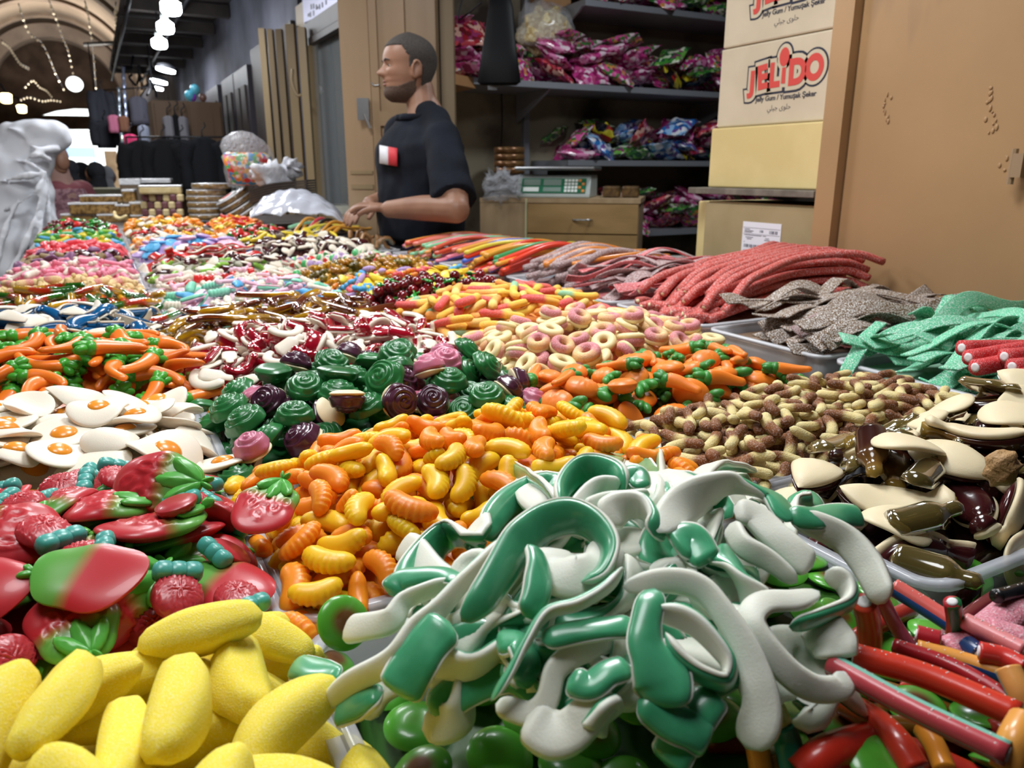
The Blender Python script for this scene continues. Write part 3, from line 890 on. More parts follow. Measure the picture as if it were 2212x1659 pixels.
# ---------------------------------------------------------------- heaps
A = (-.262, .066); B = (.082, .436); Cc = (.468, .905)
bed = lambda k: M[k]
def tr(rect, label, z1=.980):
    tray((rect[0] - .006, rect[1] + .006, rect[2] - .006, rect[3] + .006), .900, z1, label)
HEAPS = [
    # column A
    ('the banana heap', (A[0], A[1], .13, .412), [(bananas[0], 1), (bananas[1], 1), (bananas[2], 1)], 190, dict(bed='banana', dome=.045, fine='yellow banana sweet', seed=3, layers=1.3)),
    ('the strawberry heap', (A[0], A[1], .432, .668), [(p, 1) for p in straws] + [(berry, 1.5)], 200, dict(bed='waffle', tries=12, dome=.040, fine='', seed=4, layers=1.6, skew=(0, 0))),
    ('the fried egg heap', (A[0], A[1], .688, .925), [(p, 1) for p in eggs], 150, dict(bed='yolk_bed', dome=.040, fine='white fried egg sweet', seed=5, layers=2.0)),
    ('the heap of carrot jellies', (A[0], .078, .945, 1.185), [(p, 1) for p in carrots], 230, dict(bed='carrot', dome=.058, seed=6)),
    ('the heap of blue dolphins', (A[0], A[1], 1.205, 1.44), [(p, 1) for p in dolphins], 190, dict(bed='blue', dome=.050, seed=7)),
    # column B
    ('the orange slice heap', (B[0], B[1], .434, .670), [(slices[0], 1), (slices[1], 1.1)], 480, dict(bed='orange_slice', dome=.050, seed=8, layers=2.0, res=.0025, wdome=(2.4, .7))),
    ('the heap of rose jellies', (B[0], B[1], .690, .925), [(roses[0], 3), (roses[1], .9), (roses[2], .35)], 220, dict(bed='rose_green', dome=.052, seed=9)),
    ('the red teeth heap', (B[0], B[1], .945, 1.18), [(teeth, 1.6), (redfoam, 1)], 230, dict(bed='red_gum', dome=.050, seed=10)),
    ('the heap of clear snakes', (B[0], B[1], 1.20, 1.44), [(p, 1) for p in snakes_c], 150, dict(bed='snake', dome=.045, seed=11)),
    # column C
    ('the heap of cola worms', (Cc[0], .875, .462, .640), [(p, 1) for p in colas], 330, dict(bed='cola', dome=.022, seed=12, res=.0025, layers=2)),
    ('the heap of orange fruit gums', (Cc[0] - .06, .765, .655, .790), [(fruits[0], 1), (fruits[1], 1), (fruits[2], .5)], 260, dict(bed='fruit_bed', dome=.032, seed=13)),
    ('the heap of foam rings', (Cc[0] - .02, .795, .805, 1.03), [(rings, 1)], 290, dict(bed='ring_base', dome=.055, seed=14)),
    ('the heap of sour worms', (Cc[0] - .02, .805, 1.05, 1.36), [(sours[0], 1), (sours[1], .6), (sours[2], 1)], 240, dict(bed='sour_c', dome=.055, seed=15)),
]
for ph, rect, pro, n, kw in HEAPS:
    kw = dict(kw); b = kw.pop('bed')
    heap(ph, rect, pro, n, bed=M[b], bedname=b, **kw)
    tr(rect, 'clear plastic tray under ' + ph)
# ---------------------------------------------------------------- the setting
def S(o):
    o['kind'] = 'structure'; return o
m_stone = mat('vault plaster', '8f7f6e', rough=.9, noise='6f6052', nscl=.8, nlo=.45, nhi=.7, bump=.4, bscl=12, bdist=.01)
m_rib = mat('darker rib plaster', '7a6a5c', rough=.9, noise='62554a', nscl=2)
m_band = mat('pale arch plaster', '97877a', rough=.9, noise='80736a', nscl=2)
m_endw = mat('dark rough masonry', '5a4a40', rough=.95, noise='3c3028', nscl=1.5, bump=.6, bscl=6, bdist=.03)
m_blue = mat('grey blue plaster', '6c6e7c', rough=.8, noise='4d4f5a', nscl=2.5, nlo=.35, nhi=.7)
m_floor = mat('worn paving', '5a544e', rough=.8, noise='47423c', nscl=3)
m_tan = mat('tan painted metal', 'b08c64', rough=.42, noise='a4825c', nscl=2.2, nlo=.4, nhi=.65, bump=.06, bscl=120, bdist=.001)
_nt = m_tan.node_tree; _b = _nt.nodes['Principled BSDF']
_src = _b.inputs['Base Color'].links[0].from_socket
_g = nd(_nt, 'ShaderNodeNewGeometry'); _mp = nd(_nt, 'ShaderNodeMapping'); _mp.inputs['Scale'].default_value = (1, 9, 2.2); _n2 = nd(_nt, 'ShaderNodeTexNoise'); _n2.inputs['Scale'].default_value = 1.6
_nt.links.new(_g.outputs['Position'], _mp.inputs['Vector']); _nt.links.new(_mp.outputs['Vector'], _n2.inputs['Vector'])
_sx = nd(_nt, 'ShaderNodeSeparateXYZ'); _nt.links.new(_g.outputs['Position'], _sx.inputs['Vector'])
_ad = nd(_nt, 'ShaderNodeMath', operation='MULTIPLY_ADD'); _ad.inputs[1].default_value = 1.6; _ad.inputs[2].default_value = -2.42; _nt.links.new(_sx.outputs['Z'], _ad.inputs[0])
_s2 = nd(_nt, 'ShaderNodeMath', operation='ADD'); _nt.links.new(_ad.outputs[0], _s2.inputs[0]); _nt.links.new(_n2.outputs['Fac'], _s2.inputs[1])
_cr = nd(_nt, 'ShaderNodeValToRGB'); _cr.color_ramp.elements[0].position = .62; _cr.color_ramp.elements[1].position = .95; _cr.color_ramp.elements[1].color = (.7, .7, .7, 1); _nt.links.new(_s2.outputs[0], _cr.inputs['Fac'])
_mx = nd(_nt, 'ShaderNodeMix', data_type='RGBA'); _nt.links.new(_cr.outputs['Color'], _mx.inputs['Factor']); _nt.links.new(_src, _mx.inputs['A']); _mx.inputs['B'].default_value = hx('5c5448')
_nt.links.new(_mx.outputs['Result'], _b.inputs['Base Color'])   # soot stains high on the old painted door
m_tan2 = mat('tan painted wood', 'a48a6c', rough=.45, noise='937a5e', nscl=3, grain=(1, 1, .15))
m_tan3 = mat('pale brown slat wood', '94805f', rough=.5, noise='806e54', nscl=3, grain=(1, 1, .15))
m_dark = mat('dark brown wood', '3c332f', rough=.5, noise='2c2523', nscl=4, grain=(1, 1, .15))
m_black = mat('black gap', '0c0b0b', rough=.9)
m_plast = mat('stained beige plaster', '8d8470', rough=.9, noise='3a3029', nscl=1.9, ndet=8, nlo=.46, nhi=.62, bump=.3, bscl=30, bdist=.004)
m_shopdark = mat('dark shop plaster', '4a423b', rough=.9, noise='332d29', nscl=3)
m_metal = mat('grey shelf metal', '8b8f96', rough=.4, metal=.3)
m_iron = mat('dark iron', '1d1d22', rough=.5)
m_chrome = mat('worn steel', 'a9abad', rough=.3, metal=.9)

S(mk('floor', box(-2.6, 4.2, -3.2, 34, -.05, 0), m_floor, smooth=False))
S(mk('wall_left', box(-2.35, -2.2, -3, 24, 0, 3.05), m_stone, smooth=False))
S(mk('wall_rear', box(-2.35, 4.1, -3.15, -3, 0, 4.9), m_stone, smooth=False))
# barrel vault with ribs
def arch(r0, r1, y0, y1, cx=-.475, z=3.0, n=36):
    V, Fc = [], []
    for y in (y0, y1):
        for r in (r0, r1):
            for i in range(n + 1):
                a = PI * i / n
                V.append((cx + r * math.cos(a), y, z + r * math.sin(a)))
    q = n + 1
    for i in range(n):
        for a, b in ((0, 1), (1, 3), (3, 2), (2, 0)):
            Fc.append((a * q + i, a * q + i + 1, b * q + i + 1, b * q + i))
    return V, Fc
S(mk('ceiling', arch(1.725, 1.86, -3, 24), m_stone))
for i, y in enumerate((10.5, 13.0, 15.3, 17.6, 19.8, 21.8)):
    S(mk('trim_%d' % (i + 1), arch(1.66, 1.74, y, y + .34), m_rib, smooth=False))
S(mk('trim_7', arch(1.42, 1.74, 23.3, 23.98), m_band, smooth=False))
# end wall: round window, shallow arched transom, open gateway
def plate(name, loops, y, th, m):
    cu = bpy.data.curves.new(name, 'CURVE'); cu.dimensions = '2D'; cu.fill_mode = 'BOTH'; cu.extrude = th / 2
    for lp in loops:
        sp = cu.splines.new('POLY'); sp.points.add(len(lp) - 1); sp.use_cyclic_u = True
        for p, q in zip(sp.points, lp): p.co = (q[0], q[1], 0, 1)
    o = bpy.data.objects.new(name, cu); COL.objects.link(o)
    o.rotation_euler = (PI / 2, 0, 0); o.location = (0, y, 0)
    me = bpy.data.meshes.new_from_object(o.evaluated_get(bpy.context.evaluated_depsgraph_get()))
    bpy.data.objects.remove(o)
    o = bpy.data.objects.new(name, me); COL.objects.link(o)
    o.rotation_euler = (PI / 2, 0, 0); o.location = (0, y, 0)
    me.materials.append(m)
    return o
def px24(u, v):
    p = aty(u, v, 24); return (p[0], p[2])
rc = px24(161, 181)
plate('x', [[(0, 0), (1, 0), (1, 1)]], 0, .1, m_endw) if False else None
S(plate('wall_back', [[(-2.3, 0), (1.35, 0), (1.35, 5.0), (-2.3, 5.0)],
    [(rc[0] + .2 * math.cos(a), rc[1] + .2 * math.sin(a)) for a in np.arange(24) * PI / 12],
    [px24(88, 249), px24(212, 251), px24(213, 240), px24(204, 235), px24(160, 234), px24(120, 239)],
    [(-1.35, .02), (px24(262, 400)[0], .02), px24(262, 279), px24(60, 279)]], 24.1, .25, m_endw))
# bright street beyond
m_white = mat('sunlit white wall', 'f2efe8', rough=.9)
m_tarp = mat('pale blue tarpaulin', 'a9c9ec', rough=.7)
S(mk('street', box(-8, 8, 24.3, 44, -.03, .01), mat('pale paving', 'cfc8bc', rough=.9), smooth=False))
o = mk('market_house', box(-9, 9, 40, 41, 0, 9), m_white, smooth=False); tag(o, 'pale house across the sunlit street', 'house')
for u0, u1, v0, v1, Y, m, lab in ((120, 205, 321, 340, 27, m_tarp, 'pale blue stall awning in the sunlit street'), (130, 250, 312, 322, 29, m_white, 'white stall awning above the blue one in the sunlit street')):
    a, b = aty(u0, v1, Y), aty(u1, v0, Y)
    o = mk('stall_awning', merge(*[move(box(a[0], b[0], 0, 1.6, 0, .03), (0, Y, b[2]), R=rot(0, 0, 0)), box(a[0], b[0], Y - .02, Y, a[2], b[2] + .02)] + [box(x - .03, x + .03, Y + 1.5, Y + 1.56, 0, b[2]) for x in (a[0] + .05, b[0] - .05)]), m, smooth=False)
    tag(o, lab, 'awning')
a, b = aty(236, 410, 25.2), aty(252, 330, 25.2)
o = mk('gate_pillar', box(a[0], b[0], 25.2, 25.7, 0, b[2] + .05), mat('warm stone', 'b89a78', rough=.9, noise='a08464', nscl=4), smooth=False); S(o); o.name = 'pillar_gate'

# facade on the right of the corridor, beyond the stall
S(mk('wall_right', box(1.30, 1.5, 5.4, 24, 0, 3.05), m_blue, smooth=False))
S(mk('wall_lintel', box(1.30, 1.5, -3, 5.4, 2.66, 3.05), m_blue, smooth=False))
S(mk('wall_right_near', box(1.49, 1.6, -3, 1.15, 0, 2.62), m_blue, smooth=False))
# shop room behind the stall
S(mk('wall_shop_far', box(1.47, 4.0, 3.78, 3.9, 0, 2.8), m_plast, smooth=False))
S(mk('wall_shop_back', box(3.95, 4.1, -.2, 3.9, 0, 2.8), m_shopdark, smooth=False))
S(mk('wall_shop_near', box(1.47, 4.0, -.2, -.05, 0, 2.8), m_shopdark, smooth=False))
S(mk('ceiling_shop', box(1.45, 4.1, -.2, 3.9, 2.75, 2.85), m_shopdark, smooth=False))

# big tan metal door on the right with its frame
dx = 1.435
yj = atx(1800, 300, dx)[1]
d = mk('door_1', box(dx + .012, dx + .045, yj - .43, yj - .03, 0, 2.35), m_tan, smooth=False); S(d); bevel(d, .003)
mk('door_frame', merge(box(dx - .012, dx + .06, yj - .028, yj + .022, 0, 2.4), box(dx - .005, dx + .05, yj - .47, yj - .435, 0, 2.4), box(dx - .005, dx + .05, yj - .9, yj - .475, 0, 2.4)), m_tan, d, smooth=False)
rs = np.random.RandomState(5)
drips = []
for u0, v0, n, du in ((1915, 205, 10, 4), (2140, 190, 16, 6), (2180, 330, 6, 12), (1820, 310, 4, 1), (1790, 335, 1, 1)):
    for k in range(n):
        p = atx(u0 + rs.normal(0, du), v0 + k * 6.5 + rs.normal(0, 2), dx + .011)
        drips.append(ball(p, (.0015, rs.uniform(.0012, .0035), rs.uniform(.002, .006)), 8, 6))
mk('paint_drips', merge(*drips), m_tan, d)
hp = atx(2203, 360, dx - .004)
mk('hinge', merge(box(dx - .02, dx + .01, hp[1] - .012, hp[1] + .006, hp[2] - .018, hp[2] + .022), bar((dx - .012, hp[1] + .008, hp[2] - .03), (dx - .012, hp[1] + .008, hp[2] + .03), .006)), m_tan2, d, smooth=False)
sm = mat('grey scuff marks', '6a6a66', rough=.7)

# carton stack between the door and the shop
m_card = mat('pale printed carton', 'cbbda4', rough=.8, noise='c2b49b', nscl=6)
m_cream = mat('cream carton', 'd9c58c', rough=.8, noise='cfba80', nscl=5)
m_kraft = mat('brown carton', 'a3926c', rough=.8, noise='97865f', nscl=5)
m_redp = mat('carton red print', 'cc4a42', rough=.8)
m_inkp = mat('carton dark print', '2c2f3e', rough=.8)
m_board = mat('rough grey board', '80786c', rough=.9, noise='665f55', nscl=20)
bx = 1.475
def seam(y0, y1, z, x, m, p):
    mk('flap_edge', merge(box(x - .0025, x + .001, y0 + .002, y1 - .002, z - .004, z - .001)), m, p, smooth=False)
def carton(name, x, y0, y1, z0, z1, dep, m, label):
    o = mk(name, move(box(x, x + dep, y0, y1, z0, z1), (-x, -y0, -z0)), m, smooth=False, loc=(x, y0, z0)); bevel(o, .004)
    tag(o, label, 'box'); return o
ya, yb = atx(1553, 200, bx)[1], atx(1800, 200, bx)[1] - .02
z1a, z1b = atx(1552, 276, bx)[2], atx(1556, 107, bx)[2]
hb = z1b - z1a
jel = [carton('cardboard_box', bx, yb, ya, z1a, z1b - .002, .28, m_card, 'printed sweets carton resting on the plain cream carton, whole red logo showing'),
       carton('cardboard_box', bx, yb - .01, ya - .004, z1b, z1b + hb, .28, m_card, 'topmost printed sweets carton, its logo cut off by the top of the picture')]
cz0 = atx(1530, 404, bx - .015)[2]
cyb = carton('cardboard_box', bx - .015, yb, atx(1533, 340, bx - .015)[1], cz0, z1a - .002, .30, m_cream, 'plain cream carton on the grey board under the printed cartons')
bz = atx(1486, 405, bx - .05)[2]
o = mk('shelf_board', box(bx - .05, bx + .3, yb + .002, atx(1486, 410, bx - .05)[1], cz0 - .017, cz0 - .001), m_board, smooth=False); tag(o, 'rough grey board under the cream carton', 'board'); bevel(o, .002)
ky0, ky1 = yb + .004, atx(1520, 500, bx - .03)[1]
kz = atx(1520, 437, bx - .03)[2]
kb = carton('cardboard_box', bx - .03, ky0, ky1, .70, kz, .30, m_kraft, 'brown carton with white shipping label under the grey board')
mk('open_flap', move(merge(box(.004, .14, 0.01, ky1 - ky0 - .01, 0, .004)), (0, 0, kz - .70)), m_kraft, kb, smooth=False)
k2 = carton('cardboard_box', bx + .02, ky1 + .004, ky1 + .085, .86, atx(1475, 432, bx + .02)[2], .25, m_cream, 'narrow cream carton beside the labelled brown carton')
k3 = carton('cardboard_box', bx - .0, ky1 + .004, ky1 + .10, .60, .855, .25, m_cream, 'low cream carton under the narrow cream one')
for z in (.5,):
    o = mk('crate_stand', box(bx - .05, bx + .35, yb + .004, ky1 + .12, 0, .598), m_dark, smooth=False); tag(o, 'dark wooden stand under the cartons', 'stand')
for x in (bx + .27,):
    for y in (yb - .03, ky1 - .02):
        mk('post', box(x - .02 + .035, x + .015, y - .015, y + .015, 0, 0.001), m_dark) if False else None
# shipping label with printed lines and bar codes
lp0, lp1 = atx(1606, 478, bx - .031), atx(1682, 556, bx - .031)
ly1, ly0, lz1, lz0 = lp0[1], lp1[1], lp0[2], lp1[2]
lab = mk('shipping_label', move(box(bx - .0316, bx - .0302, ly0, ly1, lz0, lz1), (-bx + .03, -ky0, -.70)), mat('white label', 'e4e6ec', rough=.6), kb, smooth=False)
ink = []
LW, LH = ly1 - ly0, lz1 - lz0
def lbox(a0, a1, b0, b1):   # a from the left (far y), b from the top
    return move(box(bx - .0322, bx - .0314, ly1 - a1 * LW, ly1 - a0 * LW, lz1 - b1 * LH, lz1 - b0 * LH), (-bx + .03, -ky0, -.70))
for b, segs in ((.22, ((.06, .2),)), (.27, ((.06, .3),)), (.31, ((.06, .26),)), (.40, ((.06, .52), (.56, .64))), (.47, ((.1, .3), (.62, .72))), (.52, ((.14, .26), (.6, .74))), (.62, ((.06, .08), (.78, .96)))):
    for a0, a1 in segs: ink.append(lbox(a0, a1, b, b + .018))
ink.append(lbox(.02, .98, .175, .182)); ink.append(lbox(.02, .98, .365, .372))
for a0, n, b0, b1, w in ((.07, 13, .70, .80, .036), (.70, 8, .70, .80, .03), (.07, 9, .88, .96, .03), (.72, 6, .23, .33, .035), (.47, 3, .23, .31, .03)):
    for k in range(n): ink.append(lbox(a0 + k * w, a0 + k * w + w * (.3 + .4 * ((k * 7) % 3) / 2), b0, b1))
mk('label_print', merge(*ink), mat('label grey ink', '5a5d68', rough=.8), kb, smooth=False)

# lettering: text turned to mesh, laid on the face x = const, reading towards -y
def text_mesh(s, size, offset=0.0, ext=.0004, shear=0.0, font=None):
    cu = bpy.data.curves.new('txt', 'FONT'); cu.body = s; cu.size = size; cu.offset = offset; cu.extrude = ext; cu.shear = shear; cu.resolution_u = 5
    o = bpy.data.objects.new('txt', cu); COL.objects.link(o)
    me = bpy.data.meshes.new_from_object(o.evaluated_get(bpy.context.evaluated_depsgraph_get()))
    V = np.empty(3 * len(me.vertices)); me.vertices.foreach_get('co', V); V = V.reshape(-1, 3)
    Fc = [tuple(p.vertices) for p in me.polygons]
    bpy.data.objects.remove(o)
    return V, Fc, np.zeros(len(V))
def on_face(vf, x, y, z, tilt=0.0, lift=0.0):
    V = vf[0]
    c, s = math.cos(tilt), math.sin(tilt)
    a, b = V[:, 0] * c - V[:, 1] * s, V[:, 0] * s + V[:, 1] * c
    return np.stack([x - .0004 - lift - V[:, 2], y - a, z + b], 1), vf[1], vf[2]
def place2(vf, x, y, sx=1, sy=1, r=0):
    V = vf[0] * np.array([sx, sy, 1]); c, s = math.cos(r), math.sin(r)
    return np.stack([x + V[:, 0] * c - V[:, 1] * s, y + V[:, 0] * s + V[:, 1] * c, V[:, 2]], 1), vf[1], vf[2]
def disc2(cx, cy, rx, ry, th=.0004, n=28, hole=None):
    a = np.arange(n) * 2 * PI / n
    if hole is None:
        V = [(cx + rx * math.cos(q), cy + ry * math.sin(q), z) for z in (-th, th) for q in a]
        return np.array(V), [tuple(range(n, 2 * n)), tuple(range(n))[::-1]] + [(i, (i + 1) % n, n + (i + 1) % n, n + i) for i in range(n)], np.zeros(2 * n)
    V = [(cx + k * rx * math.cos(q), cy + k * ry * math.sin(q), z) for z in (-th, th) for k in (1, hole) for q in a]
    Fc = []
    for i in range(n):
        j = (i + 1) % n
        Fc += [(2 * n + i, 2 * n + j, 3 * n + j, 3 * n + i), (i, n + i, n + j, j), (i, j, 2 * n + j, 2 * n + i), (n + i, 3 * n + i, 3 * n + j, n + j)]
    return np.array(V), Fc, np.zeros(4 * n)
def logo(grow):
    """bubble letters J E L i D O in letter heights; grow widens every stroke"""
    L = []
    for ch, x, y, sx, sy, r in (('J', -.02, -.13, 1.05, 1.0, .0), ('E', .42, -.10, 1.0, 1.15, .12), ('L', 1.0, -.06, 1.0, 1.15, .02), ('D', 1.93, -.06, 1.1, 1.2, .02)):
        L.append(place2(text_mesh(ch, 1.0, .055 + grow), x, y, sx, sy, r))
    L.append((np.array([(1.60 - grow, .0 - grow, 0), (1.80 + grow, -.02 - grow, 0), (1.78 + grow, .56 + grow, 0), (1.60 - grow, .56 + grow, 0)], float).repeat(1, 0), [(0, 1, 2, 3)], np.zeros(4)))
    L.append(disc2(1.66, .93, .24 + grow, .33 + grow))
    L.append(disc2(3.12, .42, .42 + grow, .47 + grow) if grow > .05 else disc2(3.12, .42, .42, .47, hole=.48))
    return merge(*L)
LG = [(.20, m_inkp, 'logo_outline', 0), (.13, m_card, 'logo_border', .0008), (0.0, m_redp, 'logo_letters', .0016)]
def arabic():
    # presentation forms, written right to left
    return text_mesh('\uFEF2\uFEE0\uFEF4\uFE9F \uFEEF\uFEEE\uFEE0\uFEA3', 1.0, .0)
for bxo, zb, zt, full in ((jel[0], z1a, z1b, True), (jel[1], z1b, z1b + hb, False)):
    ox, oy, oz = bxo.location
    h = zt - zb
    p0 = atx(1622, 190, bx); p1 = atx(1795, 160, bx)
    wl = (p0[1] - p1[1]) * .94; k = wl / 3.6
    y_, z_ = p0[1] + .002, zb + h * .47
    for g, m, nm, lf in LG:
        vf = on_face(move(logo(g), s=k), bx, y_, z_, .0, lf)
        mk(nm, move(vf, (-ox, -oy, -oz)), m, bxo, smooth=False)
    t = text_mesh('Jelly Gum / Yumu\u015fak \u015eeker', .0165, .0003)
    mk('small_print', move(on_face(t, bx, y_ - .022, zb + h * .285, 0), (-ox, -oy, -oz)), m_inkp, bxo, smooth=False)
    t = move(arabic(), s=.017)
    mk('arabic_print', move(on_face(t, bx, y_ - .062, zb + h * .165, 0), (-ox, -oy, -oz)), m_inkp, bxo, smooth=False)
# ---------------------------------------------------------------- shop interior: shelves, bags, cabinet, scale
def bag_pillow(L=.20, W=.14, h=.026, seed=0):
    r = np.random.RandomState(seed); nx, ny = 15, 11
    V = []
    for s in (1, -1):
        for i in range(nx):
            for j in range(ny):
                a, b = -1 + 2 * i / (nx - 1), -1 + 2 * j / (ny - 1)
                k = max(0, 1 - abs(a / .86) ** 3) * max(0, 1 - abs(b) ** 3)
                V.append((a * L / 2 + .004 * math.sin(9 * b + seed), b * W / 2 * (1 - .06 * math.cos(3 * a)), s * (h * k ** .5 + .0012) + (.006 * math.sin(a * 5 + seed) * math.sin(b * 4 + seed) if True else 0) + .008 * a * a * math.sin(seed)))
    Fc = []
    for s in (0, 1):
        o = s * nx * ny
        for i in range(nx - 1):
            for j in range(ny - 1):
                q = (o + i * ny + j, o + (i + 1) * ny + j, o + (i + 1) * ny + j + 1, o + i * ny + j + 1)
                Fc.append(q if s == 0 else q[::-1])
    edge = [i * ny for i in range(nx)] + [(nx - 1) * ny + j for j in range(1, ny)] + [i * ny + ny - 1 for i in range(nx - 2, -1, -1)] + [j for j in range(ny - 2, 0, -1)]
    for a, b in zip(edge, edge[1:] + edge[:1]):
        Fc.append((a, nx * ny + a, nx * ny + b, b))
    return np.array(V), Fc, np.zeros(len(V))
pal = {'pink and green': (['b5307a', 'd45a9a', '3f7a3a', 'd8c8d0', '8a2a5a', 'c98a4a'], 55), 'pink': (['c03a86', 'e08ab8', '8a1f58', 'e6d0dc', 'b8487a'], 45), 'green': (['3f8a34', '6fae4a', '2a5a3a', 'cfd8c0', '8a3a6a'], 50),
       'yellow and black': (['1a1618', 'd8c830', '1a1618', 'b02a24', '2a2224'], 22), 'blue': (['2a6ab0', '8ab4dc', 'd8dce4', '2a4a80', '6a4a90'], 40), 'red': (['a82430', 'd0505a', 'e0b0a0', '70202a', '9a3a6a'], 50)}
bagp = []
for i, (k, (cols, scl)) in enumerate(pal.items()):
    m_ = mat('printed bag ' + k, cells=(scl, cols), rough=.22, coat=.5, bump=.5, bscl=40, bdist=.006, rnd=.2)
    bagp.append(Proto(sweet('sweet_bag', [('', bag_pillow(.20, .145, .024, i), m_)], 1.0), 'glossy ' + k + ' bag of wrapped sweets', cat='bag of sweets', tilt=.22, scale=.1))
mix = lambda *w: list(zip(bagp, w))
SH_Y = (3.43, 3.76)
def shelf(x0, x1, z, lab, th=.028):
    o = empty('storage_shelf', ((x0 + x1) / 2, SH_Y[1], z)); tag(o, lab, 'shelf')
    cx = (x0 + x1) / 2
    mk('shelf_board', box(x0 - cx, x1 - cx, -.36, .015, -th, 0), m_metal, o, smooth=False)
    for x in (max(x0, 2.02), (x0 + x1) / 2 + .5):
        V = np.array([(x - cx - .006, -.34, -th), (x - cx - .006, 0, -th), (x - cx - .006, 0, -.17), (x - cx - .006, -.30, -.05)]); W_ = V + np.array([.012, 0, 0])
        mk('bracket', (np.vstack([V, W_]), [(0, 1, 2, 3), (7, 6, 5, 4), (0, 4, 5, 1), (1, 5, 6, 2), (2, 6, 7, 3), (3, 7, 4, 0)]), m_metal, o, smooth=False)
    return o
zS = aty(1300, 185, 3.42)[2]; zL = aty(1400, 347, 3.42)[2]; zT = aty(1450, 22, 3.42)[2]; zB = aty(1420, 497, 3.42)[2]
shelf(1.60, 3.92, zS, 'long grey shelf full of bags at head height')
shelf(2.12, 3.92, zL, 'grey shelf full of bags behind the scale')
shelf(2.2, 3.92, zT, 'topmost grey shelf of bags')
shelf(2.2, 3.92, zB, 'lowest grey shelf of bags behind the cabinet')
for i, x in enumerate((2.07,)):
    o = mk('shelf_upright', box(x - .016, x + .016, 3.74, 3.775, .8, 2.6), m_metal, smooth=False); tag(o, 'slotted grey steel upright carrying the shelf brackets', 'upright')
heap('the head-high shelf pile', (1.52, 3.7, *SH_Y), mix(1.2, 1.4, .5, .25, .35, .3), 130, zr=zS + .002, dome=.20, res=.012, layers=9, z0=zS + .002, seed=31, over=.035, lump=.03, wdome=(6, .3), tries=5)
heap('the shelf pile behind the scale', (2.16, 3.7, *SH_Y), mix(1, .8, .7, .6, .5, .5), 110, zr=zL + .002, dome=.19, res=.012, layers=9, z0=zL + .002, seed=32, over=.035, lump=.03, wdome=(6, .3), tries=5)
heap('the topmost shelf pile', (2.3, 3.7, *SH_Y), mix(1.2, 1.4, .4, .1, .1, .4), 60, zr=zT + .002, dome=.14, res=.012, layers=8, z0=zT + .002, seed=33, over=.035, lump=.02, wdome=(6, .3), tries=5)
heap('the lowest shelf pile', (2.3, 3.7, *SH_Y), mix(1, 1, 1.1, .1, .2, .6), 90, zr=zB + .002, dome=.19, res=.012, layers=9, z0=zB + .002, seed=34, over=.035, lump=.03, wdome=(6, .3), tries=5)
# wooden end of the head-high shelf
m_ply = mat('light plywood', 'b0855a', rough=.5, noise='a0764d', nscl=4, grain=(1, 1, .2))
m_birch = mat('pale cabinet wood', 'b39a78', rough=.45, noise='a58b69', nscl=3, grain=(6, 6, .6))
m_maple = mat('honey drawer wood', 'ab8a5a', rough=.45, noise='9c7c4e', nscl=3, grain=(1, 1, 4))
o = mk('corner_shelf', loft([np.array([(1.46, 3.30, z), (1.62, 3.42, z), (1.62, 3.77, z), (1.475, 3.77, z)]) for z in (zS - .045, zS - .001)]), m_ply, smooth=False); tag(o, 'light plywood corner shelf end beside the door post', 'shelf')
heap('the plywood corner stack', (1.46, 1.66, 3.34, 3.74), mix(.6, 1.6, .2, .2, .2, .2), 20, zr=zS + .001, dome=.24, res=.012, layers=9, z0=zS + .001, seed=35, over=.0, lump=.02, wdome=(6, .3), tries=6)
# clear bag of pasta-like pieces on top of the bags
def lump_bag(c, r, seed, sq=.8, amp=.12, n=26, k=16, f=7):
    b = ball((0, 0, 0), r, n, k)
    V = b[0]; rs_ = np.random.RandomState(seed)
    for _ in range(7):
        q = rs_.normal(0, 1, 3) * f / max(r); V = V * (1 + amp * .4 * np.sin(V @ q + rs_.uniform(0, 6)))[:, None]
    V[:, 2] = np.where(V[:, 2] < 0, V[:, 2] * sq, V[:, 2])
    return move((V, b[1], b[2]), c)
m_film = mat('crinkled clear film', 'e8ecf4', rough=.12, alpha=.28, coat=.6, bump=1.0, bscl=60, bdist=.02)
m_pasta = mat('pale puffed snack', cells=(60, ['d8c48e', 'c4ac74', 'e6d8ac', 'b49a62']), rough=.4, bump=.8, bscl=60, bdist=.01)
pc = aty(1180, 75, 3.58)
o = mk('snack_bag', lump_bag((0, 0, 0), (.15, .10, .12), 3), m_pasta, loc=pc); tag(o, 'clear bag of pale puffed snacks lying on the bags of the head-high shelf', 'bag')
mk('bag_film', lump_bag((0, 0, .012), (.155, .105, .135), 4), m_film, o)
o = mk('wooden_box', box(0, .17, 0, .14, 0, .13), m_ply, smooth=False, loc=tuple(aty(1170, 35, 3.62))); tag(o, 'small wooden box at the back of the head-high shelf', 'box')
# black bag hanging in front of the shelf
P_ = [atd(1078, -30, 3.05), atd(1080, 20, 3.05), atd(1078, 100, 3.05), atd(1080, 178, 3.05), atd(1080, 184, 3.05)]
def wring(p, w, t_, n=24, sd=0):
    a = np.arange(n) * 2 * PI / n
    r = 1 + .08 * np.sin(3 * a + sd * 1.3)
    return p[None] + np.outer(w * np.sign(np.cos(a)) * np.abs(np.cos(a)) ** .6 * r, RT) + np.outer(t_ * np.sin(a) * r, np.array([FW[0], FW[1], 0]))
o = mk('hanging_bag', loft([wring(p, w, t_, sd=i) for i, (p, w, t_) in enumerate(zip(P_, (.035, .05, .065, .085, .07), (.015, .02, .026, .03, .02)))]), mat('black nylon', '08090c', rough=.6, spec=.25)); tag(o, 'black cloth bag hanging in front of the shelf beside the seller', 'bag')
mk('strap', sweep(np.array([P_[0], P_[0] + [0, 0, .5]]), .012, .004), m_black, o)
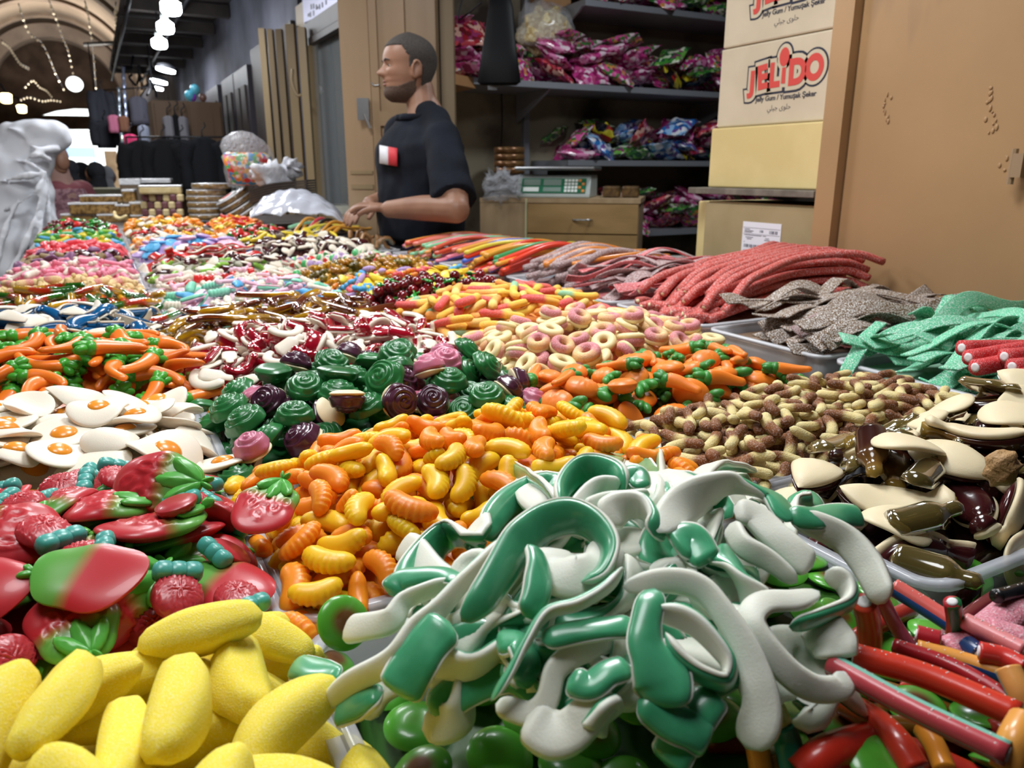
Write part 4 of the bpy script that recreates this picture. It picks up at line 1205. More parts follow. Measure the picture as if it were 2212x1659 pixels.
mk('care_tag', move(box(-.02, .02, -.001, .001, -.018, .004), tuple(P_[4] - RT * .03)), mat('grey tag', '8a8c90'), o, smooth=False)
o = mk('cable', sweep(crom([atd(1000, -10, 3.4), atd(990, 40, 3.4), atd(1010, 30, 3.4), atd(1040, 5, 3.3)], 24), .004, m=6), m_iron); tag(o, 'thin black cable looping beside the hanging black bag', 'cable')
o = mk('cable', sweep(crom([aty(1083, 190, 3.76), aty(1085, 260, 3.76), aty(1082, 330, 3.76), aty(1086, 380, 3.76)], 24), .004, m=6), m_iron); tag(o, 'thin black cable running down the stained wall', 'cable')

# drawer cabinet
cA = np.array([1.69, 3.06]); ce = np.array([.765, -.644]); cf = np.array([.644, .765]); cz = 1.133
def cb(a0, a1, b0, b1, z0, z1):
    V, Fc, t = box(a0, a1, b0, b1, z0, z1)
    return np.column_stack([V[:, :1] * ce[0] + V[:, 1:2] * cf[0], V[:, :1] * ce[1] + V[:, 1:2] * cf[1], V[:, 2]]), Fc, t
cab = empty('drawer_cabinet', (cA[0], cA[1], 0)); tag(cab, 'light wood drawer cabinet carrying the green-panelled scale', 'cabinet')
mk('body', cb(-.21, .50, .02, .42, 0, cz - .02), m_birch, cab, smooth=False)
mk('top', cb(-.212, .505, .0, .425, cz - .02, cz), m_birch, cab, smooth=False)
mk('side_panel', cb(-.21, -.002, -.004, .02, .05, cz - .022), m_birch, cab, smooth=False)
mk('edge_strip', cb(-.002, .006, -.008, .02, .05, cz - .002), mat('pale edge strip', 'c9c49a', rough=.5), cab, smooth=False)
for z1_, z0_ in ((cz - .024, cz - .150), (cz - .156, cz - .30), (cz - .306, cz - .47)):
    dr = mk('drawer', cb(.008, .497, -.006, .02, z0_, z1_), m_maple, cab, smooth=False)
    zc = (z0_ + z1_) / 2 - .004
    hp_ = [ce * a + cf * b for a, b in ((.215, -.008), (.225, -.024), (.255, -.030), (.285, -.024), (.295, -.008))]
    mk('handle', sweep(crom([(p[0], p[1], zc) for p in hp_], 14), .006, .004), m_chrome, dr)
# scale
m_sgrey = mat('scale grey plastic', 'a8b0ac', rough=.4); m_sgreen = mat('scale green panel', '1e6a4a', rough=.3, coat=.4); m_lcd = mat('scale display', '7d8f86', rough=.2); m_key = mat('pale keys', 'd9ddd8', rough=.5); m_okey = mat('orange keys', 'd0843a', rough=.5)
def scale(org, e, f, lab, s=1.0):
    o = empty('weighing_scale', org); tag(o, lab, 'scale')
    def bb(a0, a1, b0, b1, z0, z1, tilt=0):
        V, Fc, t = box(a0, a1, b0, b1, z0, z1)
        V = V * s
        return np.column_stack([V[:, 0] * e[0] + V[:, 1] * f[0], V[:, 0] * e[1] + V[:, 1] * f[1], V[:, 2]]), Fc, t
    def face(a0, a1, w0, w1, th):   # on the sloped front face: w from bottom to top
        pb, pt = np.array([-.002, .012]), np.array([.045, .088])
        V = []
        for tt in (0, th):
            for w in (w0, w1):
                for a in (a0, a1):
                    q = pb + (pt - pb) * w; V.append((a, q[0] - tt * .85, q[1] + tt * .5))
        V = np.array(V) * s
        return np.column_stack([V[:, 0] * e[0] + V[:, 1] * f[0], V[:, 0] * e[1] + V[:, 1] * f[1], V[:, 2]]), [(0, 1, 3, 2), (4, 6, 7, 5), (0, 4, 5, 1), (2, 3, 7, 6), (0, 2, 6, 4), (1, 5, 7, 3)], np.zeros(8)
    L = []
    for a in (0, .33):
        L.append(np.array([(a, y, z) for y, z in ((0, 0), (0, .012), (.045, .088), (.07, .098), (.30, .098), (.31, 0))]) * s)
    P = [np.column_stack([V[:, 0] * e[0] + V[:, 1] * f[0], V[:, 0] * e[1] + V[:, 1] * f[1], V[:, 2]]) for V in L]
    bevel(mk('body', loft(P), m_sgrey, o, smooth=False), .004)
    mk('front_panel', face(.02, .31, .10, .92, .002), m_sgreen, o, smooth=False)
    for a0, a1, w0, w1, m in ((.03, .10, .18, .42, m_key), (.03, .105, .52, .86, m_lcd), (.12, .20, .52, .86, m_lcd), (.12, .20, .18, .42, m_lcd)):
        mk('display', face(a0, a1, w0, w1, .0035), m, o, smooth=False)
    for i in range(6):
        for j in range(4):
            mk('key', face(.215 + i * .0155, .227 + i * .0155, .15 + j * .19, .29 + j * .19, .005), m_okey if i > 3 and (i + j) % 2 else m_key if i < 4 else m_sgreen, o, smooth=False)
    mk('neck', bb(.12, .21, .12, .20, .098, .118), m_iron, o, smooth=False)
    bevel(mk('weighing_plate', bb(-.01, .35, .0, .30, .118, .134), m_chrome, o, smooth=False), .006)
    return o
scale((cA[0] + ce[0] * -.05 + cf[0] * .03, cA[1] + ce[1] * -.05 + cf[1] * .03, cz + .001), ce, cf, 'weighing scale with green key panel on the drawer cabinet')
# tins behind the scale, packed boxes beside it, crumpled film
m_tin = mat('brown biscuit tin', '6e4a2c', rough=.3, metal=.4, noise='8a6a44', nscl=20)
for k in range(4):
    c = atd(1125, 0, 3.62); o = mk('biscuit_tin', sweep(np.array([(0, 0, 0), (0, 0, .002), (0, 0, .028), (0, 0, .031)]), [.07, .078, .078, .072], m=28, up=(0, 1, 0)), m_tin, loc=(c[0] - .02, c[1] + .08, 1.235 + k * .033))
    tag(o, ['lowest', 'second lowest', 'third', 'topmost'][k] + ' brown round tin of the stack behind the scale', 'tin', 'stack of brown tins')
o = mk('tin_stand', move(box(-.09, .09, -.08, .08, 0, .1), (c[0] - .02, c[1] + .08, 1.134)), m_dark, smooth=False); tag(o, 'dark wooden block under the stack of brown tins', 'block')
for k in range(2):
    q = cA + ce * (.33 + .085 * k) + cf * .10
    o = mk('nut_bar_pack', move(jit if False else cb(0, .075, 0, .10, 0, .05), (0, 0, 0)), mat('brown nut bar', '6b5230', rough=.3, cells=None, noise='4a3820', nscl=60, coat=.5), smooth=False, loc=(q[0], q[1], cz + .001)); bevel(o, .008)
    tag(o, ['brown nut bar pack on the cabinet next to the scale', 'brown nut bar pack at the cabinet edge'][k], 'pack')
fp = atd(1075, 400, 3.35)
o = mk('crumpled_film', lump_bag((0, 0, .045), (.08, .06, .06), 8, amp=.35, f=9), m_film, loc=(fp[0] + .03, fp[1] + .02, cz + .001)); tag(o, 'crumpled clear plastic bag on the cabinet to one side of the scale', 'bag')
o = mk('bucket', sweep(np.array([(0, 0, 0), (0, 0, .01), (0, 0, .3), (0, 0, .31)]), [.1, .12, .15, .15], m=32, up=(0, 1, 0)), mat('grey white plastic', 'b9bab2', rough=.5), loc=tuple(atz(1490, 570, .93) * [1, 1, 0] + [0.06, .12, .62])); tag(o, 'pale plastic bucket behind the narrow cream carton', 'bucket')
o = mk('bucket_stand', box(-.2, .2, -.2, .2, 0, .619), m_dark, smooth=False, loc=tuple(atz(1490, 570, .93) * [1, 1, 0] + [0.06, .12, 0])); tag(o, 'dark box under the pale bucket', 'box')

# ---------------------------------------------------------------- doors and shop fronts left of the shop
def pt(u, t_): 
    p = atd(u, 300, t_); return np.array([p[0], p[1]])
d2 = empty('door_2', (0, 0, 0)); d2['kind'] = 'structure'
a0_, a1_, a2_ = pt(752, 3.45), pt(812, 3.40), pt(950, 3.35)
mk('narrow_leaf', obox(a0_, a1_, .05, .1, 2.6), m_tan2, d2, smooth=False)
mk('wide_leaf', obox(a1_, a2_, .045, .1, 2.6, 0, .12), m_tan2, d2, smooth=False)
def on_leaf(p, q, s0, s1, z0, z1, out=.008):
    d_ = q - p; return obox(p + d_ * s0, p + d_ * s1, .045 + 2 * out, z0, z1)
for s0, s1, z0, z1 in ((0, .12, .1, 2.6), (.50, .54, 1.5, 2.6), (.88, 1, .1, 2.6), (.12, .88, 1.44, 1.50)):
    mk('stile', on_leaf(a1_, a2_, s0, s1, z0, z1), m_tan2, d2, smooth=False)
for z0, z1 in ((1.235, 1.25), (1.17, 1.19)):
    mk('rail', on_leaf(a0_, a1_, .15, .95, z0, z1), m_tan3, d2, smooth=False)
hc = atd(785, 236, 3.33)
mk('lock_box', merge(move(box(-.025, .025, -.012, .012, -.045, .045), hc, R=rot(0, 0, -.45)), bar(hc + [.0, -.012, -.02], hc + [.02, -.02, -.08], .008)), m_chrome, d2, smooth=False)
k0 = atd(802, 178, 3.30)
mk('hook_latch', sweep(crom([k0, k0 + RT * .008 - [0, 0, .01], k0 + RT * .022 - [0, 0, .012], k0 + RT * .035 - [0, 0, .008]], 12), .003), m_chrome, d2)
mk('bolt', bar(atd(838, 0, 3.3), atd(838, 24, 3.3), .008), m_rib, d2)
for u, v, c in ((904, 76, 'c9d4dc'), (925, 82, '8fb0dc')):
    mk('sticker', move(box(-.014, .014, -.001, .001, -.022, .022), atd(u, v, 3.27), R=rot(0, 0, -.45)), mat('sticker ' + c, c), d2, smooth=False)
S(mk('trim_8', obox(pt(943, 3.42), pt(957, 3.42), .10, 0, 2.7), m_black, smooth=False))  # black strip set in the gap beside the door, its shade put into the colour
S(mk('trim_9', obox(pt(958, 3.42), pt(985, 3.42), .10, 0, 2.7), m_tan3, smooth=False))
# shop front with a dim niche
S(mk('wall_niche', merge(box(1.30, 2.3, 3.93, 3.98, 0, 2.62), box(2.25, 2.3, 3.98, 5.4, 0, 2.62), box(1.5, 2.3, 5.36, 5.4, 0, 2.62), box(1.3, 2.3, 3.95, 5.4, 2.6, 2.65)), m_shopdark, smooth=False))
S(mk('window_1', box(1.305, 1.308, 4.05, 5.12, 1.0, 2.05), mat('shop glass', 'cfd8dc', rough=.05, alpha=.12), smooth=False))
yf = atx(672, 250, 1.30)[1]
wf = mk('window_frame', merge(box(1.27, 1.33, yf - .12, yf + .10, 0, 2.25), box(1.27, 1.33, 4.0, yf, .93, .99)), m_tan3, smooth=False); S(wf); wf.name = 'trim_10'
o = mk('counter_shelf', box(1.36, 1.9, 4.05, 5.3, .98, 1.03), mat('pale counter', 'b9b6a4', rough=.5), smooth=False); tag(o, 'pale counter shelf inside the shop window', 'shelf')
q = atx(735, 375, 1.5)
scale((1.5, q[1] + .12, 1.031), np.array([.3, -.954]), np.array([.954, .3]), 'pale weighing scale inside the shop window behind the seller', .9)
for u0, v0, w, h, c, lab in ((735, 150, .10, .28, '0e0f14', 'black garment hanging inside the shop window'), (705, 90, .11, .10, '6a6456', 'crumpled paper bag hanging in the shop window'), (722, 215, .07, .22, '101116', 'long black garment tail hanging in the shop window'), (690, 195, .035, .03, 'c9cdd4', 'white socket box on the post of the shop window')):
    p = atx(u0, v0, 1.62 if c != 'c9cdd4' else 1.345)
    o = mk('hanging_garment' if 'garment' in lab else 'paper_bag' if 'paper' in lab else 'socket_box', lump_bag((0, 0, 0), (w * .6, w, h), int(u0), amp=.15, f=4), mat('cloth ' + c + str(u0), c, rough=.8), loc=tuple(p)); tag(o, lab, 'garment' if 'garment' in lab else 'bag' if 'paper' in lab else 'socket')
# sign above the window
sa, sb = atx(660, 50, 1.27), atx(750, -8, 1.27)
V = []
for x in (1.26, 1.275):
    for p, dz in ((sa, 0), (sb, -.03), (sb, .30), (sa, .22)): V.append((x, p[1], p[2] + dz))
sg = mk('shop_sign', (np.array(V), [(0, 1, 2, 3), (7, 6, 5, 4), (0, 4, 5, 1), (1, 5, 6, 2), (2, 6, 7, 3), (3, 7, 4, 0)]), mat('lilac white sign', 'b4b6e0', rough=.4), smooth=False); tag(sg, 'pale lilac sign with dark letters above the shop window', 'sign')
st = []
for u, v, h in ((671, 10, 9), (676, 9, 9), (682, 11, 9), (685, 15, 3), (689, 10, 9), (695, 6, 9), (703, 1, 8), (669, 27, 9), (676, 24, 9), (665, 30, 5)):
    a = atx(u, v, 1.259); b = atx(u + 2.6, v + h, 1.259)
    st.append(box(1.2575, 1.2605, b[1], a[1], b[2], a[2]))
mk('lettering', merge(*st), mat('sign ink', '2c2e4a'), sg, smooth=False)
S(mk('trim_11', merge(box(1.255, 1.30, sb[1], sa[1], sa[2] - .10, sa[2] - .012), box(1.25, 1.29, sb[1], sa[1] - .1, sa[2] - .14, sa[2] - .105)), m_dark, smooth=False))
# row of tall boards of a folded shutter
fs = empty('folding_shutter', (0, 0, 0)); tag(fs, 'folded shutter of five tall tan boards standing at the shop front', 'shutter')
for (u0, v0), (u1, v1), w in (((556, 62), (576, 330), 13), ((576, 64), (592, 345), 11), ((594, 64), (612, 350), 13), ((617, 53), (636, 370), 18), ((644, 60), (660, 380), 16)):
    t_ = 5.55 - (u0 - 556) * .0112
    a, b = atd((u0 + u1) / 2, v0, t_), atd((u0 + u1) / 2, v1, t_)
    mk('board', obox(a[:2] - RT[:2] * w * .5 * t_ / F, a[:2] + RT[:2] * w * .5 * t_ / F, .05, .2, a[2]), m_tan3, fs, smooth=False)
for u0, v0, u1, v1, nm in ((632, 150, 652, 205, 'hook'),):
    a, b = atd(u0, v0, 4.7), atd(u1, v1, 4.7)
    mk(nm, sweep(crom([a, (a + b) / 2 - RT * .03, b - RT * .03, b], 14), .009), m_tan3, fs)
S(mk('wall_shutter_back', box(1.27, 1.298, 5.5, 7.0, 0, 2.2), m_dark, smooth=False))
o = empty('pole', tuple(atd(550, 300, 6.6) * [1, 1, 0])); tag(o, 'orange plastic pole with red top beside the folded shutter', 'pole')
pa, pb = atd(549, 205, 6.6), atd(551, 300, 6.6)
ob = o.location; zz = pa[2]
mk('shaft', bar((0, 0, .0), (0, 0, zz - .03), .016, 12), mat('orange plastic', 'ee8a2a', rough=.4), o)
mk('top', bar((0, 0, zz - .03), (0, 0, zz + .02), .021, 12), mat('red plastic', 'cc2a22', rough=.4), o)
# dark panelled doors further on
for i, (y0, y1) in enumerate(((7.05, 7.75), (7.8, 8.5), (8.8, 9.7))):
    dd = mk('door_%d' % (i + 3), box(1.24, 1.30, y0, y1, 0, 2.1), mat('dark bluish door %d' % i, '403d44', rough=.4, noise='322f36', nscl=4, grain=(1, 1, .2)), smooth=False); S(dd)
    for z0, z1 in ((.2, .95), (1.05, 1.95)):
        mk('panel', box(1.225, 1.245, y0 + .1, y0 + .3, z0, z1), m_dark, dd, smooth=False); mk('panel', box(1.225, 1.245, y1 - .3, y1 - .1, z0, z1), m_dark, dd, smooth=False)
# wooden canopy over the shop fronts, with bars
m_can = mat('dark canopy wood', '4a423e', rough=.7, noise='37302d', nscl=3, grain=(1, 6, 1))
cp = empty('canopy', (.85, 8, 2.7)); tag(cp, 'dark wooden canopy over the shop fronts carrying the row of lamps', 'canopy')
for k in range(9):
    y = 5.0 + k * 1.0
    mk('plank', move(box(.42, 1.29, y, y + .97, 2.72, 2.75), (-.85, -8, -2.7)), m_can, cp, smooth=False)
    mk('beam', move(box(.42, 1.29, y - .05, y + .05, 2.60, 2.70), (-.85, -8, -2.7)), m_can, cp, smooth=False)
for x in (.44, .85):
    mk('bar', bar((x - .85, -3.0, -.12), (x - .85, 5.9, -.12), .018), m_iron, cp)
for (u0, v0, u1, v1) in ((183, 96, 310, 90), (246, 144, 282, 146)):
    o = mk('iron_rod', bar(atd(u0, v0, 11), atd(u1, v1, 10.4), .03), m_iron); tag(o, 'long dark iron rod jutting into the vault' if u0 < 200 else 'short dark iron rod below the long one', 'rod')
# dark brackets and wares hanging along the canopy edge
rs = np.random.RandomState(11)
hk = empty('hanging_rack', tuple(atd(300, 150, 10))); tag(hk, 'dark wire racks hanging from the canopy edge', 'rack')
for k in range(12):
    a = atd(rs.uniform(285, 330), rs.uniform(70, 190), 10 + rs.uniform(-.5, .5)) - atd(300, 150, 10); b = a + np.array([rs.uniform(-.12, .12), rs.uniform(-.2, .2), rs.uniform(-.25, .05)])
    mk('wire', sweep(crom([a, (a + b) / 2 + rs.normal(0, .05, 3), b], 8), .016, m=6), m_iron, hk)
mk('hanging_bar', bar((-.0, -.8, .62), (.0, .8, .62), .02), m_iron, hk)
# lamps under the canopy
m_led = mat('lit lamp', 'ffffff', emit='f2f8ff', estr=28)
def lamp(u, v, t_, w, h, lab, tiltd=0.0, disk=False):
    p = atd(u, v, t_)
    o = empty('ceiling_lamp', tuple(p)); tag(o, lab, 'lamp', 'lamps under the canopy')
    if disk:
        o.rotation_euler = (0, tiltd, 0)
        mk('diffuser', sweep(np.array([(0, 0, -.02), (0, 0, -.015), (0, 0, .01)]), [w * .85, w, w], m=24, up=(0, 1, 0)), m_led, o)
        mk('housing', sweep(np.array([(0, 0, .01), (0, 0, .05), (0, 0, .07)]), [w * 1.05, w * .9, w * .4], m=24, up=(0, 1, 0)), m_metal, o)
    else:
        mk('bulb', sweep(np.array([(0, 0, -h), (0, 0, -h * .9), (0, 0, -h * .5), (0, 0, h * .4), (0, 0, h * .8)]), [w * .5, w * .8, w, w * .97, w * .5], m=24, up=(0, 1, 0)), m_led, o)
        mk('socket', bar((0, 0, h * .8), (0, 0, h * .8 + .07), w * .45, 14), m_sgrey, o)
        mk('cord', bar((0, 0, h * .8 + .06), (0, 0, 2.72 - p[2]), .006), m_iron, o)
for i, (u, v, t_, w, h) in enumerate(((369, 14, 5.4, .070, .058), (357, 57, 6.1, .066, .055), (344, 92, 6.8, .066, .052))):
    lamp(u, v, t_, w, h, ['nearest and highest', 'second', 'third'][i] + ' white bulb lamp of the row under the canopy')
for i, (u, v, t_, w) in enumerate(((358, 151, 8.6, .10), (343, 176, 9.8, .10), (338, 190, 11, .09))):
    lamp(u, v, t_, w, 0, ['nearest', 'middle', 'farthest'][i] + ' round flat lamp under the canopy', .2, True)
m_warm = mat('warm lit lantern', 'ffe9b8', emit='ffe2a0', estr=6)
for i, (u, v) in enumerate(((13, 212), (47, 235))):
    p = atd(u, v, 9 + 2 * i)
    o = empty('lantern', tuple(p)); tag(o, ['larger warm lantern at the edge of the vault', 'smaller warm lantern next to the gateway wall'][i], 'lantern')
    mk('glass', sweep(np.array([(0, 0, -.06), (0, 0, -.05), (0, 0, .04), (0, 0, .055)]), [.03, .055, .065, .04], m=16, up=(0, 1, 0)), m_warm, o)
    mk('cap', sweep(np.array([(0, 0, .055), (0, 0, .08)]), [.06, .02], m=16, up=(0, 1, 0)), m_iron, o)
    mk('arm', sweep(crom([(0, 0, .08), (-.05, 0, .16), (-.2, 0, .1), (-.45, 0, .12)], 14), .012), m_iron, o)
# strings of small bulbs along the vault
m_pearl = mat('small warm bulb', 'e8dcc4', rough=.3, emit='ffe8c0', estr=.15)
STR = [([(40, 8), (52, 45), (65, 72), (90, 92), (108, 128), (120, 158), (140, 196)], 10, 18, 'starting above the large lantern'), ([(106, 2), (118, 30), (128, 58), (136, 82), (146, 105), (152, 130), (158, 160)], 10, 19, 'passing before the round window'),
       ([(183, 2), (190, 30), (195, 62), (199, 90), (203, 130), (206, 170), (210, 215)], 9, 18, 'hanging past the long iron rod'), ([(250, 5), (248, 30), (250, 55), (249, 85), (246, 120), (243, 150)], 9, 16, 'nearest the canopy'),
       ([(2, 86), (18, 98), (30, 116), (44, 136), (62, 146)], 12, 15, 'low on the vault side'), ([(40, 215), (62, 208), (90, 216), (110, 214), (132, 217)], 17, 18, 'slung across the gateway wall'), ([(50, 190), (70, 172), (85, 186), (100, 194), (112, 208)], 17, 19, 'curving under the slung string')]
bulbmesh = None
for pts, t0, t1, lab in STR:
    P = crom([atd(u, v, t0 + (t1 - t0) * i / (len(pts) - 1)) for i, (u, v) in enumerate(pts)], 40)
    o = mk('string_light', sweep(P, .008, m=5), m_iron); tag(o, 'string of small bulbs ' + lab, 'string of lights', 'strings of bulbs in the vault')
    for k in range(2, 40, 3):
        mk('bulb', ball(P[k] - [0, 0, .03], (.019, .019, .023), 8, 6), m_pearl, o)
# wardrobe with clothes
wy = 7.9
w0, w1 = aty(326, 215, wy), aty(478, 215, wy)
wr = empty('wardrobe', ((w0[0] + w1[0]) / 2, wy, 0)); tag(wr, 'brown two-door wardrobe with black clothes hung in front', 'wardrobe')
ww = (w1[0] - w0[0]) / 2; wz = w0[2]
mk('body', box(-ww, ww, .03, .55, 0, wz), mat('wardrobe brown', '6e543c', rough=.5, noise='5f4832', nscl=3, grain=(1, 1, .2)), wr, smooth=False)
for s in (-1, 1):
    dd = mk('door', box(min(s * .012, s * (ww - .02)), max(s * .012, s * (ww - .02)), 0, .03, .08, wz - .03), bpy.data.materials['wardrobe brown'], wr, smooth=False)
    mk('panel', box(min(s * .07, s * (ww - .09)), max(s * .07, s * (ww - .09)), -.008, .001, .3, wz - .12), bpy.data.materials['wardrobe brown'], dd, smooth=False)
def garment(u, v, t_, w, h, c, lab, name='hanging_jacket', cat='jacket'):
    if t_ in (6.85, 6.8): t_ = 7.82 / ray(u, v)[1]
    p = atd(u, v, t_)
    body = loft([np.array([(x * k * w, y * .06 * (1 + .15 * math.sin(7 * x)), z) for x, y in [(math.cos(a), math.sin(a)) for a in np.arange(20) * PI / 10]]) for k, z in ((.35, h), (.8, h * .9), (1, h * .75), (.95, 0), (1, -h * .6), (1.05, -h))])
    arms = [sweep(crom([(s * w * .8, 0, h * .85), (s * w * 1.15, 0, h * .2), (s * w * 1.1, -.02, -h * .8)], 10), [.07, .075, .07, .07, .065, .06, .06, .06, .055, .05], m=10) for s in (-1, 1)]
    m_ = bpy.data.materials.get('cloth ' + c) or mat('cloth ' + c, c, rough=.9)
    o = mk(name, merge(body, *arms) if 'jacket' in name else body, m_, loc=tuple(p)); tag(o, lab, cat)
    mk('hanger', sweep(crom([(0, 0, h), (0, 0, h + .06), (.03, 0, h + .09), (.02, 0, h + .12)], 10), .006, m=6), m_iron, o)
garment(313, 372, 6.55, .13, .26, '0c0d12', 'black jacket at the corridor end of the rack before the wardrobe')
garment(358, 368, 6.6, .12, .26, '0b0c11', 'second black jacket of the rack before the wardrobe')
garment(396, 358, 6.7, .11, .22, '101116', 'black jacket under the pale hanger before the wardrobe')
garment(444, 362, 6.6, .13, .25, '0b0d14', 'black zip jacket nearest the wardrobe hinge side')
garment(412, 378, 6.75, .06, .14, 'a9a9b4', 'grey white trousers hanging between the black jackets', 'hanging_trousers', 'trousers')
garment(365, 276, 6.85, .05, .10, '8e8c94', 'pale grey scarf half on the wardrobe door, left half', 'hanging_scarf', 'scarf')
garment(396, 280, 6.85, .05, .11, '8a8890', 'pale grey scarf beside the black tie on the wardrobe door', 'hanging_scarf', 'scarf')
garment(381, 275, 6.8, .03, .11, '0d0e13', 'black tie shaped cloth between the pale scarves', 'hanging_cloth', 'cloth')
garment(375, 308, 6.8, .09, .06, '26262c', 'dark checked cloth under the pale scarves', 'hanging_cloth', 'cloth')
garment(222, 235, 9.2, .09, .22, '3a3c46', 'dark grey coat hanging at the corner of the gateway')
garment(228, 290, 9.2, .10, .16, '24262e', 'dark coat lower down at the corner of the gateway')
garment(247, 268, 9.0, .07, .10, 'a8607a', 'pink bag hanging beside the dark coats', 'hanging_bag', 'bag')
garment(268, 268, 9.0, .06, .09, '6a4634', 'brown bag hanging beside the pink one', 'hanging_bag', 'bag')
garment(283, 310, 8.6, .07, .10, 'b02a5a', 'crimson and pink bag hanging by the black jackets', 'hanging_bag', 'bag')
garment(278, 350, 8.6, .03, .06, 'c02a2a', 'small red toy hanging below the crimson bag', 'hanging_toy', 'toy')
garment(284, 375, 8.6, .05, .08, 'c9c9d4', 'white toy hanging low before the black jackets', 'hanging_toy', 'toy')
garment(300, 240, 9.0, .10, .16, '3a3a44', 'grey dress hanging behind the wardrobe corner', 'hanging_dress', 'dress')
garment(312, 300, 8.8, .06, .15, '6a7080', 'pale patterned dress hanging behind the wardrobe corner', 'hanging_dress', 'dress')
for k, (u, v) in enumerate(((256, 250), (262, 320), (266, 205))):
    o = mk('tinsel_strand', sweep(crom([atd(u, v - 60, 9), atd(u + 3, v, 9), atd(u + 8, v + 60, 9)], 20), .02 + .006 * np.cos(np.arange(20) * 2), m=6), mat('silver tinsel %d' % k, ['8a94a0', 'b8c0b0', '9aa4c0'][k], rough=.25, metal=.6)); tag(o, ['silver', 'greenish silver', 'bluish silver'][k] + ' tinsel strand hanging by the bags', 'tinsel')
for k, (u, v, r, c, lab) in enumerate(((408, 193, .045, '5ac0dc', 'larger cyan balloon on the wardrobe top'), (420, 187, .045, '68c8e0', 'higher cyan balloon on the wardrobe top'), (416, 207, .035, '8a4ac0', 'purple toy on the wardrobe top'), (437, 203, .035, '7a5a50', 'brown doll on the wardrobe top'))):
    p = aty(u, v, 8.1); p[2] = wz + r * (1.42 if k != 1 else 2.6)
    o = mk('balloon' if 'ball' in lab else 'toy', merge(ball((0, 0, 0), (r, r, r * 1.1), 14, 10), ball((0, 0, -r * 1.15), (r * .3, r * .3, r * .3), 8, 6)), mat('toy ' + c, c, rough=.3, coat=.5), loc=tuple(p)); tag(o, lab, 'balloon' if 'ball' in lab else 'toy')
# rails the clothes hang from
for (u0, v0, u1, v1, t0, t1, lab) in ((272, 296, 484, 290, 6.62, 6.62, 'low steel clothes rail carrying the black jackets'), (204, 196, 330, 196, 9.2, 8.8, 'high steel clothes rail carrying the coats and bags')):
    a, b = atd(u0, v0, t0), atd(u1, v1, t1); b[2] = a[2]
    o = mk('clothes_rail', bar(a, b, .008), m_iron); tag(o, lab, 'clothes rail')
    for q in (a, b):
        mk('rail_post', bar(q, (q[0], q[1], 0 if t0 < 7 else 2.72), .007), m_iron, o)
# far counter
p = atd(245, 405, 7.4)
o = mk('market_counter', box(-.2, .28, 0, .8, 0, 1.08), mat('olive counter', '6a6650', rough=.7), smooth=False, loc=(p[0], p[1], 0)); tag(o, 'olive grey market counter beyond the halva blocks', 'counter')

# ---------------------------------------------------------------- table end: halva, cakes, bags
m_halva = mat('nut halva', '9a7a48', rough=.3, coat=.7, noise='5f4626', nscl=45, nlo=.42, nhi=.6, bump=.4, bscl=120, bdist=.004)
m_nougat = mat('cream nougat', 'd8c79a', rough=.4, coat=.5, noise='c9b583', nscl=30)
m_nplum = mat('plum nougat', '6a4048', rough=.4, coat=.5)
m_cake = mat('seed cake', '8a6e42', rough=.3, coat=.8, noise='6a5230', nscl=40, bump=.3, bscl=150, bdist=.004)
m_filmw = mat('white glossy film', 'd8dade', rough=.15, coat=.8, bump=.8, bscl=50, bdist=.01)
TZ = 4.25
TD = {}
def blockpx(name, u0, v0, u1, v1, t_, dep, m, lab, cat, film=True):
    a, b = atd(u0, v1, t_), atd(u1, v0, t_)
    w, h = (u1 - u0) * t_ / F, (v1 - v0) * t_ / F
    o = mk(name, box(-w / 2, w / 2, 0, dep, 0, h), m, smooth=False, loc=tuple(atd((u0 + u1) / 2, v1, t_))); o.rotation_euler = (0, 0, -.14)
    bevel(o, min(.012, h * .25), 3)
    tag(o, lab, cat)
    if film: bevel(mk('film_wrap', box(-w / 2 - .001, w / 2 + .001, -.001, dep + .001, h * .86, h + .003), m_filmw, o, smooth=False), .003)
    return o
for a in ((138, 463, 205, 484, 'bottom block of halva at the end nearest the white robe'), (156, 439, 251, 464, 'long block of halva in the middle course'), (178, 423, 263, 438, 'long flat block of halva topmost on the long blocks'), (253, 443, 282, 466, 'short block of halva in the middle course'),
          (284, 438, 314, 466, 'upright short block of halva beside the nougat'), (267, 411, 291, 438, 'short block of halva standing on two others'), (285, 466, 312, 480, 'low block of halva under the upright short one'), (215, 464, 282, 482, 'low long block of halva in the bottom course')):
    blockpx('halva_block', *a[:4], TZ, .16, m_halva, a[4], 'halva')
blockpx('halva_block', 270, 390, 310, 474, TZ + .35, .16, mat('grey brown halva', '6a5a4a', rough=.4, coat=.5), 'tall grey brown block of halva behind the others', 'halva')
blockpx('cake_tray', 269, 386, 365, 396, TZ + .45, .25, m_filmw, 'flat film-covered tray resting on the tall halva block', 'tray', False)
blockpx('nougat_slab', 305, 402, 390, 420, TZ - .05, .14, m_nougat, 'long cream nougat slab lying across the small nougat cubes', 'nougat')
k = 0
for r_, (v0, v1) in enumerate(((420, 436), (436, 452), (452, 468))):
    for c_ in range(6):
        u0 = 308 + c_ * 15 - (r_ % 2) * 3
        dark = (c_ + r_) % 2 == 0
        blockpx('nougat_cube', u0, v0, u0 + 14, v1, TZ - .02, .10, m_nplum if dark else m_nougat, ('plum' if dark else 'cream') + ' nougat cube, %s from the halva in the %s row' % (['first', 'second', 'third', 'fourth', 'fifth', 'sixth'][c_], ['top', 'middle', 'bottom'][r_]), 'nougat', False)
